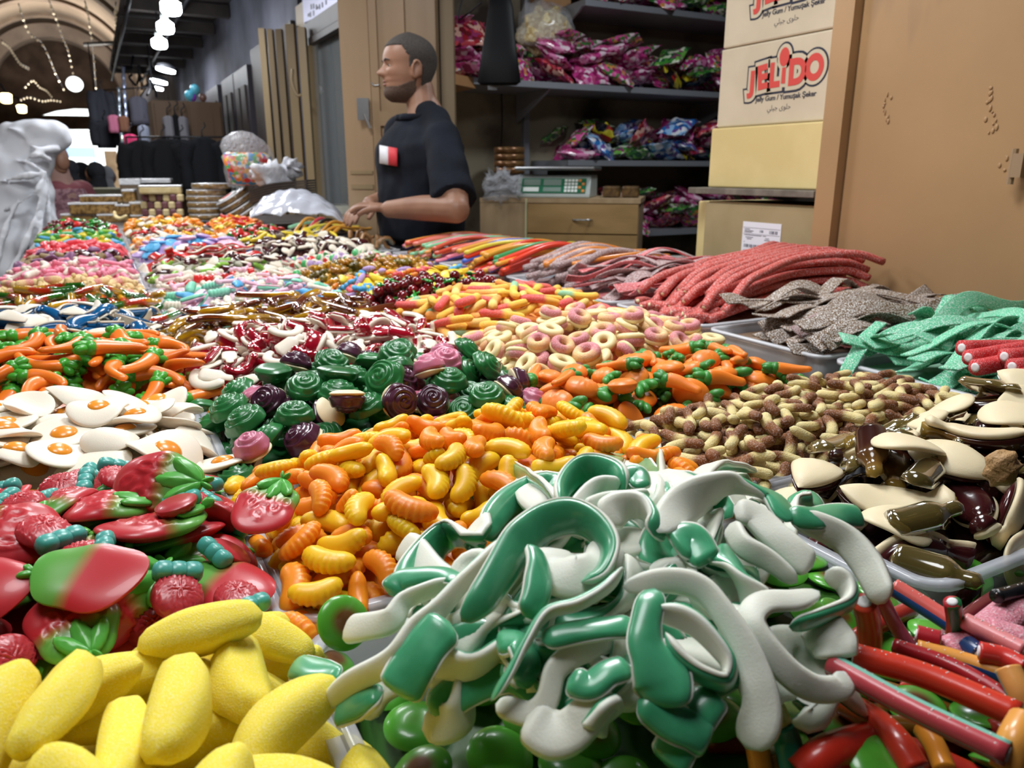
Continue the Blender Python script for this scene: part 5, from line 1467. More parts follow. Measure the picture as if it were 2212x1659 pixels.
def cake(u, v, t_, r, h, tilt, lab):
    o = mk('seed_cake', sweep(np.array([(0, 0, 0), (0, 0, .003), (0, 0, h * .5), (0, 0, h - .004), (0, 0, h)]), [r * .9, r * .98, r, r * .98, r * .92], m=36, up=(0, 1, 0)), m_cake, loc=tuple(atd(u, v, t_)))
    o.rotation_euler = (0, tilt, -YAW * 0)
    tag(o, lab, 'cake', 'wrapped seed cakes')
    mk('film_wrap', sweep(np.array([(0, 0, h * .93), (0, 0, h + .001), (0, 0, h + .003)]), [r * .99, r * .95, r * .5], m=36, up=(0, 1, 0)), m_filmw, o)
    return o
zt = 0
for k, (u, v) in enumerate(((452, 474), (450, 461), (448, 448), (446, 435), (446, 422), (457, 408))):
    cake(u, v, TZ, .105, .030, 0, ['bottom', 'second', 'third', 'fourth', 'fifth', 'topmost'][k] + ' round seed cake of the upright stack')
for k, (u, v) in enumerate(((530, 466), (522, 454), (514, 441), (506, 430))):
    o = cake(u, v, TZ - .1, .10, .026, -.55, ['bottom', 'second', 'third', 'topmost'][k] + ' round seed cake of the leaning stack')
lb = mk('paper_label', move(box(-.07, .03, -.05, .06, .0302, .0315), (0, 0, 0)), mat('white paper', 'dcdcdc', rough=.6), o, smooth=False)
mk('red_print', merge(*[box(-.055 + .004 * j, -.055 + w_, .032 - .018 * j, .044 - .018 * j, .0315, .0322) for j, w_ in enumerate((.065, .05, .06))]), m_redp, o, smooth=False)
# support under the raised end of the table: crates hidden by the sweets
o = mk('display_crate', box(-.24, 1.2, 4.28, 5.2, .902, .975), m_dark, smooth=False); tag(o, 'dark low crate under the halva and cakes', 'crate')
# bags
m_conf = mat('colourful sweets in a bag', cells=(55, ['d8403a', 'e8b83a', '4a9ad0', 'e07aa0', 'f0e8d8', '5ab060', 'e8883a']), rough=.25, coat=.5, bump=.5, bscl=60, bdist=.006)
p = atd(537, 402, 4.1)
o = mk('sweet_sack', loft([np.array([(math.cos(a) * r * (1 + .1 * math.sin(3 * a + i)), math.sin(a) * r * .7, z) for a in np.arange(28) * 2 * PI / 28]) for i, (r, z) in enumerate(((.02, 0), (.10, .012), (.115, .08), (.125, .15), (.10, .172)))]), m_conf, loc=tuple(p)); tag(o, 'tall clear sack of colourful sweets at the table end', 'bag')
mk('clear_film', loft([np.array([(math.cos(a) * r * (1 + .14 * math.sin(3 * a + i)), math.sin(a) * r * .7, z + .02 * math.cos(a + 2)) for a in np.arange(28) * 2 * PI / 28]) for i, (r, z) in enumerate(((.10, .0), (.122, .08), (.13, .15), (.125, .19), (.10, .23), (.06, .26), (.02, .262)))]), m_film, o)
p = atd(590, 405, 3.85)
o = mk('white_bag', lump_bag((0, 0, .055), (.115, .08, .065), 12, amp=.3, f=5), mat('white plastic bag', 'd6d8e0', rough=.3, sss=.2, alpha=.9, bump=.8, bscl=50, bdist=.01), loc=tuple(p)); tag(o, 'crumpled white plastic bag beside the colourful sack', 'bag')
mk('knot', lump_bag((.09, 0, .10), (.04, .03, .03), 13, amp=.5, f=4), bpy.data.materials['white plastic bag'], o)
m_mat = mat('dark brown board', '4a4038', rough=.5, noise='3a322c', nscl=8)
for k in range(6):
    A_, B_ = atd(552, 436 - k * 5.0, 3.75), atd(672, 417 - k * 5.4, 3.75)
    P = crom([A_, (A_ * .6 + B_ * .4) + [0, 0, .012], B_], 14)
    o = mk('curved_board', sweep(P, .11, .0045, prof=[(1, 1), (-1, 1), (-1, -1), (1, -1)]), m_mat, smooth=False); tag(o, 'dark curved cake board, %s of its stack' % ['bottom', 'second', 'third', 'fourth', 'fifth', 'topmost'][k], 'board', 'stack of curved boards')
p = atd(655, 482, 3.45)
def sheet(seed, L=.42, W=.30, n=40):
    r = np.random.RandomState(seed); V = []
    q = [(r.normal(0, 1, 2) * 16, r.uniform(0, 6), r.uniform(.002, .006)) for _ in range(14)]
    for i in range(n):
        for j in range(n):
            x, y = (i / (n - 1) - .5), (j / (n - 1) - .5)
            z = .115 * max(0, 1 - (2.0 * (x + .08)) ** 2) * max(0, 1 - (1.9 * y) ** 2) ** .7
            for k_, ph, a in q: z += a * abs(math.sin(k_[0] * x + k_[1] * y + ph)) * min(1, z * 40 + .2)
            V.append((x * L, y * W, z))
    V = np.array(V); m2 = len(V)
    V = np.vstack([V, V - [0, 0, .004]])
    Fc = []
    for i in range(n - 1):
        for j in range(n - 1):
            a = i * n + j; Fc.append((a, a + n, a + n + 1, a + 1)); Fc.append((m2 + a + 1, m2 + a + n + 1, m2 + a + n, m2 + a))
    return V, Fc
o = mk('plastic_sheet', sheet(4), mat('milky crumpled plastic', 'dfe3f0', rough=.15, alpha=.72, coat=.7), loc=tuple(p)); o.rotation_euler = (0, 0, -.3); tag(o, 'crumpled milky plastic sheet heaped before the cake boards', 'plastic sheet')
# ---------------------------------------------------------------- heap of long green and white snakes, laid by hand over green discs
def zs(x, y):
    return .992 + .080 * max(0.0, 1 - ((x - .275) / .21) ** 2 - ((y - .335) / .155) ** 2) ** .6
def on_heap(u, v, lift):
    z = 1.03
    for _ in range(12):
        p = atz(u, v, z); z = .5 * z + .5 * (zs(p[0], p[1]) + lift)
    return atz(u, v, z)
def ribbon(path, hw, r0, r1, label, lift=.006, name='snake_sweet', th=.34, pinch=.13):
    """path: points of the photograph laid onto the heap; hw: half width in picture points; r0, r1: turn of the flat side in degrees"""
    n = max(26, 6 * len(path))
    Q = crom([on_heap(620 + .5877 * p[0], 980 + .5877 * p[1], lift + (p[2] if len(p) > 2 else 0)) for p in path], n)
    t_ = (Q - EYEP) @ FW
    hw = 1.18 * (np.asarray(hw, float) if not np.isscalar(hw) else np.array([hw, hw], float))
    W = np.interp(np.linspace(0, 1, n), np.linspace(0, 1, len(hw)), hw) * .5877 * t_ / F
    W = W * endround(n, pinch, .5)
    D_ = EYEP - Q; D_ /= np.linalg.norm(D_, axis=1)[:, None]
    Un = D_ * .75 + np.array([0, 0, .5])
    ro = np.radians(np.linspace(r0, r1, n)) + .12 * np.sin(np.linspace(0, 7, n) + path[0][0])
    a = np.arange(14) * 2 * PI / 14
    H_ = np.minimum(W * .55, .0038) * endround(n, pinch, .5)
    top = np.stack([np.cos(a), np.where(np.sin(a) > 0, .15 + .85 * np.sin(a), -.06)], 1)
    low = np.stack([1.04 * np.cos(a), np.where(np.sin(a) < 0, -.9 * np.abs(np.sin(a)) ** .6 - .05, .10)], 1)
    g = sweep(Q, W, H_, up=Un, prof=top, roll=ro)
    f = sweep(Q, W * 1.03, H_ * .95, up=Un, prof=low, roll=ro)
    o = mk(name, (jitter(g[0], .0005, 150, 1), g[1], g[2]), M['snake_green'])
    mk('foam_back', (jitter(f[0], .0005, 150, 1), f[1], f[2]), M['snake_foam'], o)
    tag(o, label, 'sweet', 'green and white jelly snakes')
    return o
rs = np.random.RandomState(21)
# snakes lying deeper in the heap
for k in range(64):
    cx, cy = rs.uniform(420, 1900), rs.uniform(230, 900) - (250 if k % 3 == 0 else 0)
    if k % 3 == 0: cx = rs.uniform(800, 1700); cy = max(cy, 150)
    a = rs.uniform(0, 6.3)
    P = [(cx + 230 * math.cos(a) * s + 60 * math.sin(3 * s + k), cy + 150 * math.sin(a) * s + 50 * math.cos(4 * s + k)) for s in (-1, -.5, 0, .5, 1)]
    ribbon(P, rs.uniform(46, 74), rs.choice([0, 180, 0, 140]), rs.choice([0, 180, 40]), 'jelly snake lying deeper in the snake heap between upper ones', lift=rs.uniform(-.020, -.002))
SN = [
 ([(105, 935), (250, 840), (390, 750), (470, 650), (560, 575), (640, 480), (720, 395), (800, 310)], (34, 40, 34, 30), 150, 110, 'long white jelly snake running from the banana heap up the flank of the snake heap', .012),
 ([(640, 620), (720, 520), (790, 420), (860, 320), (950, 250), (1050, 235), (1130, 270), (1180, 350), (1150, 440), (1070, 480)], (46, 62, 60, 58), -20, -70, 'broad green jelly snake arching into a wide curl at the front of the snake heap', .016),
 ([(1180, 320), (1150, 420), (1060, 460), (980, 420), (990, 350)], (60, 70, 60), 180, 180, 'white inner coil inside the wide green curl', .010),
 ([(200, 650), (290, 640), (380, 610), (430, 540), (520, 500), (620, 470)], (48, 40, 26, 30), 180, 120, 'jelly snake with a blunt white head pointing at the orange slices tray corner', .010),
 ([(370, 520), (420, 470), (500, 450), (580, 450), (640, 480)], (46, 44, 30), 10, 40, 'short green jelly snake with a rounded green end by the orange slices', .010),
 ([(400, 890), (450, 800), (520, 700), (600, 620)], (70, 82, 66), 0, 10, 'wide dark green jelly snake head with ridged neck hanging over the discs', .012),
 ([(905, 340), (930, 420), (920, 520), (880, 600)], (40, 50, 36), 50, 30, 'upright green jelly leaf end in the middle of the snake heap', .020),
 ([(740, 910), (820, 800), (890, 690), (960, 590), (1060, 555), (1170, 490), (1245, 415)], (30, 30, 36, 30), 60, 110, 'thin twisting green and white jelly snake rising to the middle of the heap', .020),
 ([(760, 920), (830, 940), (900, 950), (960, 900), (990, 800), (1060, 740), (1180, 690)], (36, 38, 36, 40), 180, 150, 'white jelly snake bending round below the thin twisting one', .008),
 ([(940, 690), (1060, 660), (1180, 640), (1290, 625)], (38, 42, 36), 20, 10, 'flat green jelly snake lying across to the green neck', .016),
 ([(1355, 490), (1330, 590), (1320, 690), (1350, 770), (1380, 850), (1380, 930)], (40, 44, 60, 92, 84), 0, 0, 'green jelly snake with a swollen ribbed body pointing to the viewer', .024),
 ([(1345, 570), (1440, 600), (1530, 660), (1620, 760), (1610, 840), (1520, 810), (1440, 740), (1390, 650)], (46, 44, 46, 40), 100, 100, 'white jelly snake folded into a narrow loop beside the green neck', .022),
 ([(1240, 485), (1390, 465), (1520, 505), (1610, 590), (1680, 700), (1725, 830), (1740, 960), (1690, 1080)], (34, 40, 44, 70), 150, 180, 'long white jelly snake sweeping down to a broad white head at the lowest point', .018),
 ([(1285, 905), (1390, 970), (1480, 1010), (1560, 1060)], (46, 62, 60), 0, -10, 'green jelly snake tail crossing under the swollen body', .020),
 ([(1575, 870), (1510, 960), (1440, 1060), (1390, 1150)], (60, 62, 64), 0, 0, 'green jelly snake end crossing the tail at the bottom', .014),
 ([(880, 960), (960, 1020), (1040, 1020), (1120, 950), (1190, 880)], (66, 74, 60, 50), 175, 190, 'broad white jelly slab bulging over the green discs', .012),
 ([(1035, 830), (1110, 860), (1180, 810), (1265, 780)], (44, 48, 40), 0, 20, 'short wavy green jelly snake before the swollen body', .016),
 ([(1120, 1040), (1160, 960), (1230, 910)], (52, 60, 40), 120, 90, 'small green jelly leaf with thick white edge low on the heap', .012),
 ([(1010, 210), (1010, 130), (1060, 75), (1130, 55), (1200, 75), (1240, 130)], (40, 52, 50), -60, -60, 'green jelly snake curled into a rosette at the top of the heap', .012),
 ([(1050, 210), (1120, 140), (1170, 110), (1225, 110)], (24, 26, 22), 150, 130, 'narrow white jelly snake inside the rosette', .014),
 ([(1100, 210), (1200, 170), (1330, 150)], (28, 30, 24), 150, 120, 'narrow white jelly snake leaving the rosette sideways', .012),
 ([(1165, 245), (1230, 195), (1300, 190), (1355, 245), (1350, 300)], (50, 56, 46), 170, 40, 'white jelly hump turning green, just before the rosette', .012),
 ([(1365, 290), (1430, 210), (1520, 150), (1610, 120), (1690, 130), (1790, 165), (1830, 250)], (50, 62, 56, 48), 180, 20, 'broad white jelly snake along the crest of the heap, turning green at its end', .014),
 ([(1640, 215), (1720, 235), (1800, 310), (1870, 370), (1935, 415)], (40, 46, 50, 48), 180, 175, 'white jelly snake with a rounded end sliding down beyond the crest', .012),
 ([(1630, 260), (1680, 340), (1770, 400), (1870, 475)], (30, 36, 26), 150, 130, 'pointed white and green jelly snake under the rounded one', .010),
 ([(1415, 340), (1480, 330), (1550, 400)], (56, 66, 54), 0, 0, 'green jelly lump below the crest', .010),
 ([(1565, 350), (1640, 410), (1690, 490), (1740, 560)], (56, 64, 46), 10, 150, 'dark green jelly snake turning white, below the crest', .008),
 ([(1850, 235), (1950, 265), (2050, 310), (2120, 390), (2165, 470), (2200, 545)], (36, 44, 46, 44), 165, 130, 'white jelly snake hanging down towards the brown fish jellies', .012),
 ([(1840, 225), (1940, 240), (2040, 225), (2110, 235)], (36, 46, 40), 0, 0, 'green jelly snake end with lobes next to the brown fish jellies', .014),
 ([(1985, 430), (2055, 480), (2060, 550), (1960, 600), (1840, 640)], (36, 40, 28), 140, 60, 'white jelly snake bent back in a hook near the liquorice tubes', .014),
 ([(1960, 500), (1860, 540), (1750, 555), (1710, 620), (1760, 720), (1850, 815), (1950, 865), (2030, 860), (2045, 800)], (34, 40, 44, 36), 165, 150, 'white jelly snake forming a large open loop over the green discs', .016),
 ([(1960, 620), (2000, 690), (2020, 760)], (66, 70, 50), 180, 180, 'white jelly slab inside the large open loop', .008),
 ([(30, 790), (110, 800), (190, 820)], (44, 50, 30), 0, 0, 'green jelly tail touching the banana tray', .006),
 ([(190, 950), (270, 920), (350, 880)], (52, 56, 40), 0, 30, 'green jelly underside below the long white snake', .004),
 ([(1170, 120), (1270, 90), (1300, 130)], (36, 40, 30), 0, 0, 'green jelly tip behind the rosette', .008),
 ([(1680, 560), (1640, 640), (1720, 760), (1760, 800)], (40, 46, 34), 170, 150, 'white jelly snake between the sweeping one and the open loop', .006),
 ([(760, 700), (850, 690), (880, 770), (840, 850)], (50, 60, 44), 20, 60, 'dark green jelly belly under the thin twisting snake', .006),
]
for P, hw, a, b, lab, lf in SN:
    ribbon(P, hw, a, b, lab, lift=lf)
B1 = (B[0], .436, .13, .405)
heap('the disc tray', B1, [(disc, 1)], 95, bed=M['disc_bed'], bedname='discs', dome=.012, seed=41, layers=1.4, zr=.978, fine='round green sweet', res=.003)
tr(B1, 'clear plastic tray of green discs under the snake heap')
b2 = (.442, .56, .15, .30)
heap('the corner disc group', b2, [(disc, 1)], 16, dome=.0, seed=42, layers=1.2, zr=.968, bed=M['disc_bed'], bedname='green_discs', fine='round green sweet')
# brown and cream fish jellies
C0 = (Cc[0] + .0, Cc[1] + .05, .275, .452)
heap('the fish jelly heap', C0, [(fishes[0], 1.2), (fishes[1], .8), (fishes[2], .8), (fishes[3], .9), (fishes[4], .6), (slabs[0], .5), (slabs[1], .5)], 110, bed=M['brown_gum'], bedname='fish_jellies', dome=.058, seed=43, layers=1.7, fine='', skew=(.06, .05), over=.004, wdome=(2.6, .6))
tr(C0, 'clear plastic tray of dark fish jellies')

# ---------------------------------------------------------------- liquorice tubes in the near right corner
def LQ(cx, cy, z): return atz(1600 + .3068 * cx, 1150 + .3068 * cy, z)
mt = {}
def stripe(cols):
    k = '_'.join(cols)
    if k not in mt:
        n = len(cols)
        mt[k] = mat('liquorice ' + k, ramp=[(i / n, c) for i, c in enumerate(cols)], attr='ang', interp='CONSTANT', rough=.32, coat=.25, sss=.1, bump=.1, bscl=250, bdist=.001)
    return mt[k]
m_fill = mat('white sugar filling', 'e8e4e4', rough=.8)
m_grain = mat('loose sugar grains', 'f2f0ee', rough=.3, coat=.5)
def tube(P, r, cols, label, name='liquorice_tube', m=18, filled=True, flatk=1.0, group='liquorice tubes', grains=0, mtl=None, roll0=0.0, n=22, cat='sweet', sq=1.0):
    P = crom(P, n)
    a = np.arange(m) * 2 * PI / m
    pr = np.stack([np.sign(np.cos(a)) * np.abs(np.cos(a)) ** sq, np.sign(np.sin(a)) * np.abs(np.sin(a)) ** sq], 1)
    vf = sweep(P, r, r * flatk, prof=pr, roll=np.full(n, roll0))
    ang = np.append(np.tile(np.arange(m) / m + 1e-3, n), [0, 0])
    o = mk(name, vf[:2], mtl or stripe(cols), attrs={'ang': ang, 't': vf[2]})
    if filled:
        for e, i, j in ((0, 0, 1), (1, -1, -2)):
            d_ = (P[i] - P[j]) / np.linalg.norm(P[i] - P[j])
            mk('white_filling', sweep(np.array([P[i] - d_ * .001, P[i] + d_ * .0006, P[i] + d_ * .0008]), [r * .6, r * .6, r * .3], m=12), m_fill, o)
    if grains:
        g = []
        for _ in range(grains):
            q = P[rs.randint(1, n - 1)]; th = rs.uniform(.3, 2.8)
            g.append(ball(q + np.array([math.cos(th) * r * .9, 0, abs(math.sin(th)) * r * flatk * .98]), .00045, 6, 4))
        mk('sugar_grains', merge(*g), m_grain, o)
    if label: tag(o, label, cat, group)
    return o
q_ = lambda pts, z, dz=0.0: [LQ(x, y, z + dz * i) for i, (x, y) in enumerate(pts)]
tube(q_([(635, 925), (1200, 1235), (1880, 1560)], 1.030), .0052, ('c84a52', '7fc4b0', 'c84a52', 'c84a52'), 'red liquorice tube with a mint stripe lying topmost across the others', grains=26, roll0=-.15)
tube(q_([(800, 865), (1300, 1010), (1960, 1290)], 1.022), .0060, ('d83a24',), 'thick orange red liquorice tube just behind the mint striped one', grains=40)
tube(q_([(1075, 800), (1500, 950), (1995, 1240)], 1.012), .0042, ('a81c26',), 'slim dark red liquorice tube behind the thick orange red one', grains=30)
tube(q_([(1240, 815), (1600, 920), (1960, 1050)], 1.008), .0050, ('e8a04a', 'e8a04a', 'e8a04a', '1e4a86'), 'orange and navy striped liquorice tube', grains=20, roll0=.75)
tube([LQ(872, 490, 1.035), LQ(905, 660, 1.018), LQ(905, 880, .998)], .0062, ('d0452e',), 'orange red liquorice tube standing upright at the tray edge', grains=14)
tube([LQ(985, 460, 1.030), LQ(1080, 640, 1.012), LQ(1190, 810, 1.0)], .0040, ('a8485e',), 'dull mauve red liquorice tube leaning next to the upright one', grains=16)
tube(q_([(1075, 385), (1280, 510), (1500, 650)], 1.018, -.004), .0054, ('e06a62', 'e06a62', '1e5a9e', '1e5a9e'), 'coral and blue striped liquorice tube pointing at the fish jellies', grains=16, roll0=.55)
tube([LQ(1490, 490, 1.030), LQ(1510, 640, 1.015), LQ(1500, 790, 1.0)], .0044, ('1f6a3a', 'b02a32', 'b02a32', '1f6a3a'), 'green and red striped liquorice tube standing by the pink star', grains=8)
tube(q_([(1240, 725), (1400, 765)], 1.012), .0055, ('b0242e',), 'short red liquorice stub with a white end', grains=6)
tube(q_([(1580, 625), (1800, 735), (2000, 835)], 1.018), .0046, ('e2888a',), 'plain pink liquorice tube lying over the star', grains=24)
tube(q_([(1680, 840), (1850, 880), (2010, 960)], 1.016), .0052, ('d0342c',), 'bright red liquorice tube ending at the pale yellow cut end', grains=18)
tube(q_([(1590, 790), (1680, 860)], 1.010), .0052, ('1e3f72', 'd8c070'), 'stub of navy and yellow liquorice tube', grains=4)
tube([LQ(1880, 960, 1.024), LQ(1960, 1120, 1.018), LQ(2010, 1280, 1.01)], .0058, ('e8a45a', 'e8a45a', '7fc0a8', '8fc8b4'), 'orange and mint striped liquorice tube going down to the corner', grains=12)
tube([LQ(2010, 1330, 1.034), LQ(1930, 1480, 1.03), LQ(1880, 1680, 1.02)], .0066, ('e8a04a', 'e8a04a', '5a86b8', 'e8a04a'), 'orange liquorice tube edged with blue in the corner', grains=10)
tube([LQ(740, 1210, .992), LQ(950, 1330, 1.0), LQ(1110, 1490, 1.004), LQ(1230, 1680, 1.0)], .0066, ('cc3a26',), 'thick red liquorice tube curving down below the striped ones', grains=8)
tube([LQ(430, 1720, .992), LQ(620, 1560, 1.0), LQ(900, 1470, .996)], .0085, ('c8301f',), 'fat red liquorice piece lying at the bottom', filled=False)
tube([LQ(235, 1235, 1.012), LQ(290, 1360, 1.006)], .0050, ('d8c676',), 'pale yellow end of the teal liquorice tube beside the snakes')
tube([LQ(285, 1350, 1.006), LQ(330, 1480, .998), LQ(380, 1680, .99)], .0064, ('2f8a72', '2f8a72', '4aa48a'), 'teal green liquorice tube beside the snakes')
tube([LQ(110, 1480, .994), LQ(130, 1580, .99), LQ(150, 1700, .985)], .0055, ('d88a2a',), 'orange liquorice tube closest to the snakes')
tube([LQ(220, 1540, .990), LQ(250, 1620, .985), LQ(270, 1700, .98)], .0050, ('dc9434',), 'orange liquorice tube right beside the teal one')
tube([LQ(1290, 1390, .992), LQ(1370, 1510, .992), LQ(1440, 1680, .99)], .0050, ('d88a2a',), 'orange liquorice tube in the shade under the red ones', filled=False)
tube([LQ(1800, 450, 1.022), LQ(1900, 425, 1.02), LQ(2020, 395, 1.02)], .0040, ('16161a',), 'black sugared liquorice stick beside the pink star', name='liquorice_stick', grains=40, filled=False)
star = [tube([LQ(*c, 1.010), LQ(*e, 1.012)], w, ('d8808f',), None, mtl=mat('sugared pink jelly', 'd27f8e', sugar=.3, **SUG) if i == 0 else bpy.data.materials['sugared pink jelly'], filled=False, name='pink_star_sweet', flatk=.6) for i, (c, e, w) in enumerate((((1700, 720), (2010, 470), .010),))]
tag(star[0], 'pink sugared star sweet among the liquorice tubes', 'sweet')
mk('arm', sweep(crom([LQ(1700, 720, 1.01), LQ(1440, 830, 1.006)], 10), .008, .005), bpy.data.materials['sugared pink jelly'], star[0])
mk('arm', sweep(crom([LQ(1750, 690, 1.012), LQ(1990, 760, 1.01)], 10), .011, .006), bpy.data.materials['sugared pink jelly'], star[0])
# the green disc lying in front and darker tubes below
dd = disc.put(Matrix.Translation(Vector(LQ(1000, 1640, .998))) @ Matrix.Rotation(PI + .35, 4, 'X'), 'round green disc sweet lying alone among the red liquorice', None)
L0 = (.20, .62, .04, .26)
for k in range(34):
    x, y, a = rs.uniform(.235, .46), rs.uniform(.12, .262), rs.normal(-.5, .5)
    z = .958 + rs.uniform(0, .022)
    if x < .27 and y > .2: continue
    c = [('7a1c1a',), ('a02a20',), ('c8301f',), ('8a5a1e',), ('6a1420',)][rs.randint(5)]
    d_ = np.array([math.cos(a), math.sin(a), 0]) * .05
    p = np.array([x, y, z])
    tube([p - d_, p + [0, 0, .004], p + d_], rs.uniform(.0045, .006), c, 'red or brown liquorice tube in the shade under the upper tubes', filled=False, group='lower liquorice tubes')

# ---------------------------------------------------------------- right row of trays: belts, laces and ropes
m_brownb = mat('brown sugared belt', '6e5232', sugar=.85, sscl=620, slo=.52, shi=.60, rough=.75, rnd=.1); m_greenb = mat('green sugared belt', '58bd90', sugar=.7, sscl=620, slo=.53, shi=.61, rough=.75, rnd=.1, sss=.2)
m_redb = mat('red sugared belt', 'cf2a2c', sugar=.25, rough=.7, rnd=.08); m_pinkb = mat('pink sugared belt', 'dc6468', sugar=.6, sscl=620, slo=.54, shi=.62, rough=.7, rnd=.12); m_greyb = mat('grey pink sugared lace', '987270', sugar=.7, sscl=620, slo=.52, shi=.6, rough=.75, rnd=.15)
m_redrope = mat('red sugared rope', 'c4463a', sugar=.6, sscl=620, slo=.56, shi=.63, rough=.7, rnd=.1, sss=.15); m_core = mat('cream core', 'e6dcb0', rough=.7)
def belt(P, w, th, m_, label, roll=None, group=None, name='sour_belt', n=34, up=(0, 0, 1)):
    P = crom(P, n); pr = [(1, .7), (.9, 1), (-.9, 1), (-1, .7), (-1, -.7), (-.9, -1), (.9, -1), (1, -.7)]
    a = np.linspace(0, 1, n)
    vf = sweep(P, w, th, prof=pr, roll=roll, up=up)
    o = mk(name, vf, m_); tag(o, label, 'sweet', group); return o
def belts(rect, n, w, mats, z0, z1, amp, ang, group, label, seed, arch=.0, x0=-.02, wl=(1.2, 2.4), th=.0014, fine=None, sp=1.0):
    r = np.random.RandomState(seed); made = []
    xa, xb, ya, yb = rect
    for k in range(n):
        s = k / max(1, n - 1); z = z0 + (z1 - z0) * s
        cy = ya + w + (yb - ya - 2 * w) * (r.rand()); cx = (xa + xb) / 2 + r.uniform(-.04, .04)
        a = r.normal(0, ang); L = (xb - xa) * r.uniform(.36, .5)
        ph, f, am = r.uniform(0, 6), r.uniform(*wl), amp * r.uniform(.4, 1.2)
        P = []
        for t_ in np.linspace(-1, 1, 13):
            x, y = cx + L * t_ * math.cos(a), cy + L * t_ * math.sin(a) + .012 * math.sin(2.5 * t_ + ph)
            y = min(max(y, ya + w * .5), yb - w * .5)
            P.append((x, y, z + arch * (1 - t_ * t_) + am * math.sin(PI * f * t_ + ph) + .005))
        roll = np.linspace(r.normal(0, .5), r.normal(0, .5), 40) * 1.0
        made.append(belt(P, w * r.uniform(.85, 1.1), th, mats[r.randint(len(mats))] if not callable(mats) else mats(k), label, roll, group, n=40))
    if fine: FINE.append((made, fine[0], fine[1]))
    return made
D = {0: (.925, 1.385, .30, .49), 1: (.925, 1.385, .505, .742), 2: (.925, 1.385, .762, 1.01), 3: (.93, 1.385, 1.03, 1.30), 4: (.93, 1.385, 1.318, 1.52), 5: (.93, 1.385, 1.538, 1.80), 6: (.89, 1.36, 1.82, 2.16), 7: (.87, 1.34, 2.18, 2.52), 8: (.80, .925, 2.58, 2.95), 9: (.70, .92, 2.97, 3.45)}
m_tray2 = (mat('frosted tray plastic', 'd8dce2', rough=.25, alpha=.38), mat('frosted tray rim', 'e4e6ea', rough=.25, alpha=.7))
for k, lab in enumerate(('red belts', 'green sour belts', 'brown sour belts', 'red sugared ropes', 'pink sour belts', 'grey pink laces', 'mixed colour ropes', 'pastel ropes', 'tan ropes', 'black and coloured laces')):
    tray(D[k], .902, .982, 'frosted plastic tray holding the ' + lab, mats=m_tray2)
    # the lower filling of each tray
fills = {0: m_redb, 1: mat('green belt filling', '8fb8a0', rough=.8), 2: mat('brown belt filling', 'a88f78', rough=.8, noise='8a6f58', nscl=30), 3: mat('red rope filling', '8a4a44', rough=.8, noise='b08a70', nscl=40), 4: m_pinkb, 5: m_greyb, 6: mat('rope filling', '8a4a6a', rough=.5, cells=(60, ['a02a5a', 'c8508a', '3a4a8a', 'c8a040'])), 7: mat('rope filling pale', 'b08078', rough=.6, cells=(50, ['c86a5a', 'd8a060', '5a6ab0', '2a2a30']))}
for k, m_ in fills.items():
    x0, x1, y0, y1 = D[k]
    o = mk('lower_layer_of_belts', loft([np.column_stack([rrect(x0 + .018, x1 - .018, y0 + .018, y1 - .018, .015), np.full(24, z)]) for z in (.906, .970)]), m_, smooth=False); tag(o, 'lower layer of sweets filling a frosted tray', 'sweets', kind='stuff')
belts(D[2], 26, .0150, [m_brownb], .972, 1.024, .013, .20, 'brown sour belts', 'brown sugared sour belt', 51, arch=.012, fine=('brown sour belt', 'the brown belt tray'))
belts((.95, 1.2, .765, .86), 4, .012, [m_pinkb, m_greyb], .990, 1.004, .010, .3, 'pink belts in the brown tray', 'pink sour belt mixed into the brown belts', 52, wl=(.8, 1.4))
belts(D[1], 34, .0135, [m_greenb], .970, 1.030, .015, .45, 'green sour belts', 'green sugared sour belt', 53, arch=.014, fine=('green sour belt', 'the green belt tray'))
belt([atx(1990, 740, 1.1), atx(1880, 740, .98), atx(1835, 790, .915), atx(1822, 828, .905)], .010, .0014, m_greenb, 'green sour belt hanging over the front rim of its tray', group='green sour belts')
belt([(1.02, .74, 1.03), (.98, .735, 1.012), (.945, .72, .995)], .009, .0014, m_greenb, 'green sour belt end poking up at the tray corner', group='green sour belts')
for k in range(9):
    y = .335 + .017 * k
    tube([(.885 + .012 * (k % 3), y + .075, 1.028 + .007 * (k % 3)), (1.04, y + .05, 1.034 + .004 * (k % 2)), (1.38, y + .01, 1.005)], .0095, None, 'red sugared rope with white core, %s from the fish jellies' % ['first', 'second', 'third', 'fourth', 'fifth', 'sixth', 'seventh', 'eighth', 'ninth'][k], name='red_rope_sweet', mtl=m_redb, filled=True, group='red sugared ropes near the fish jellies', sq=.8)
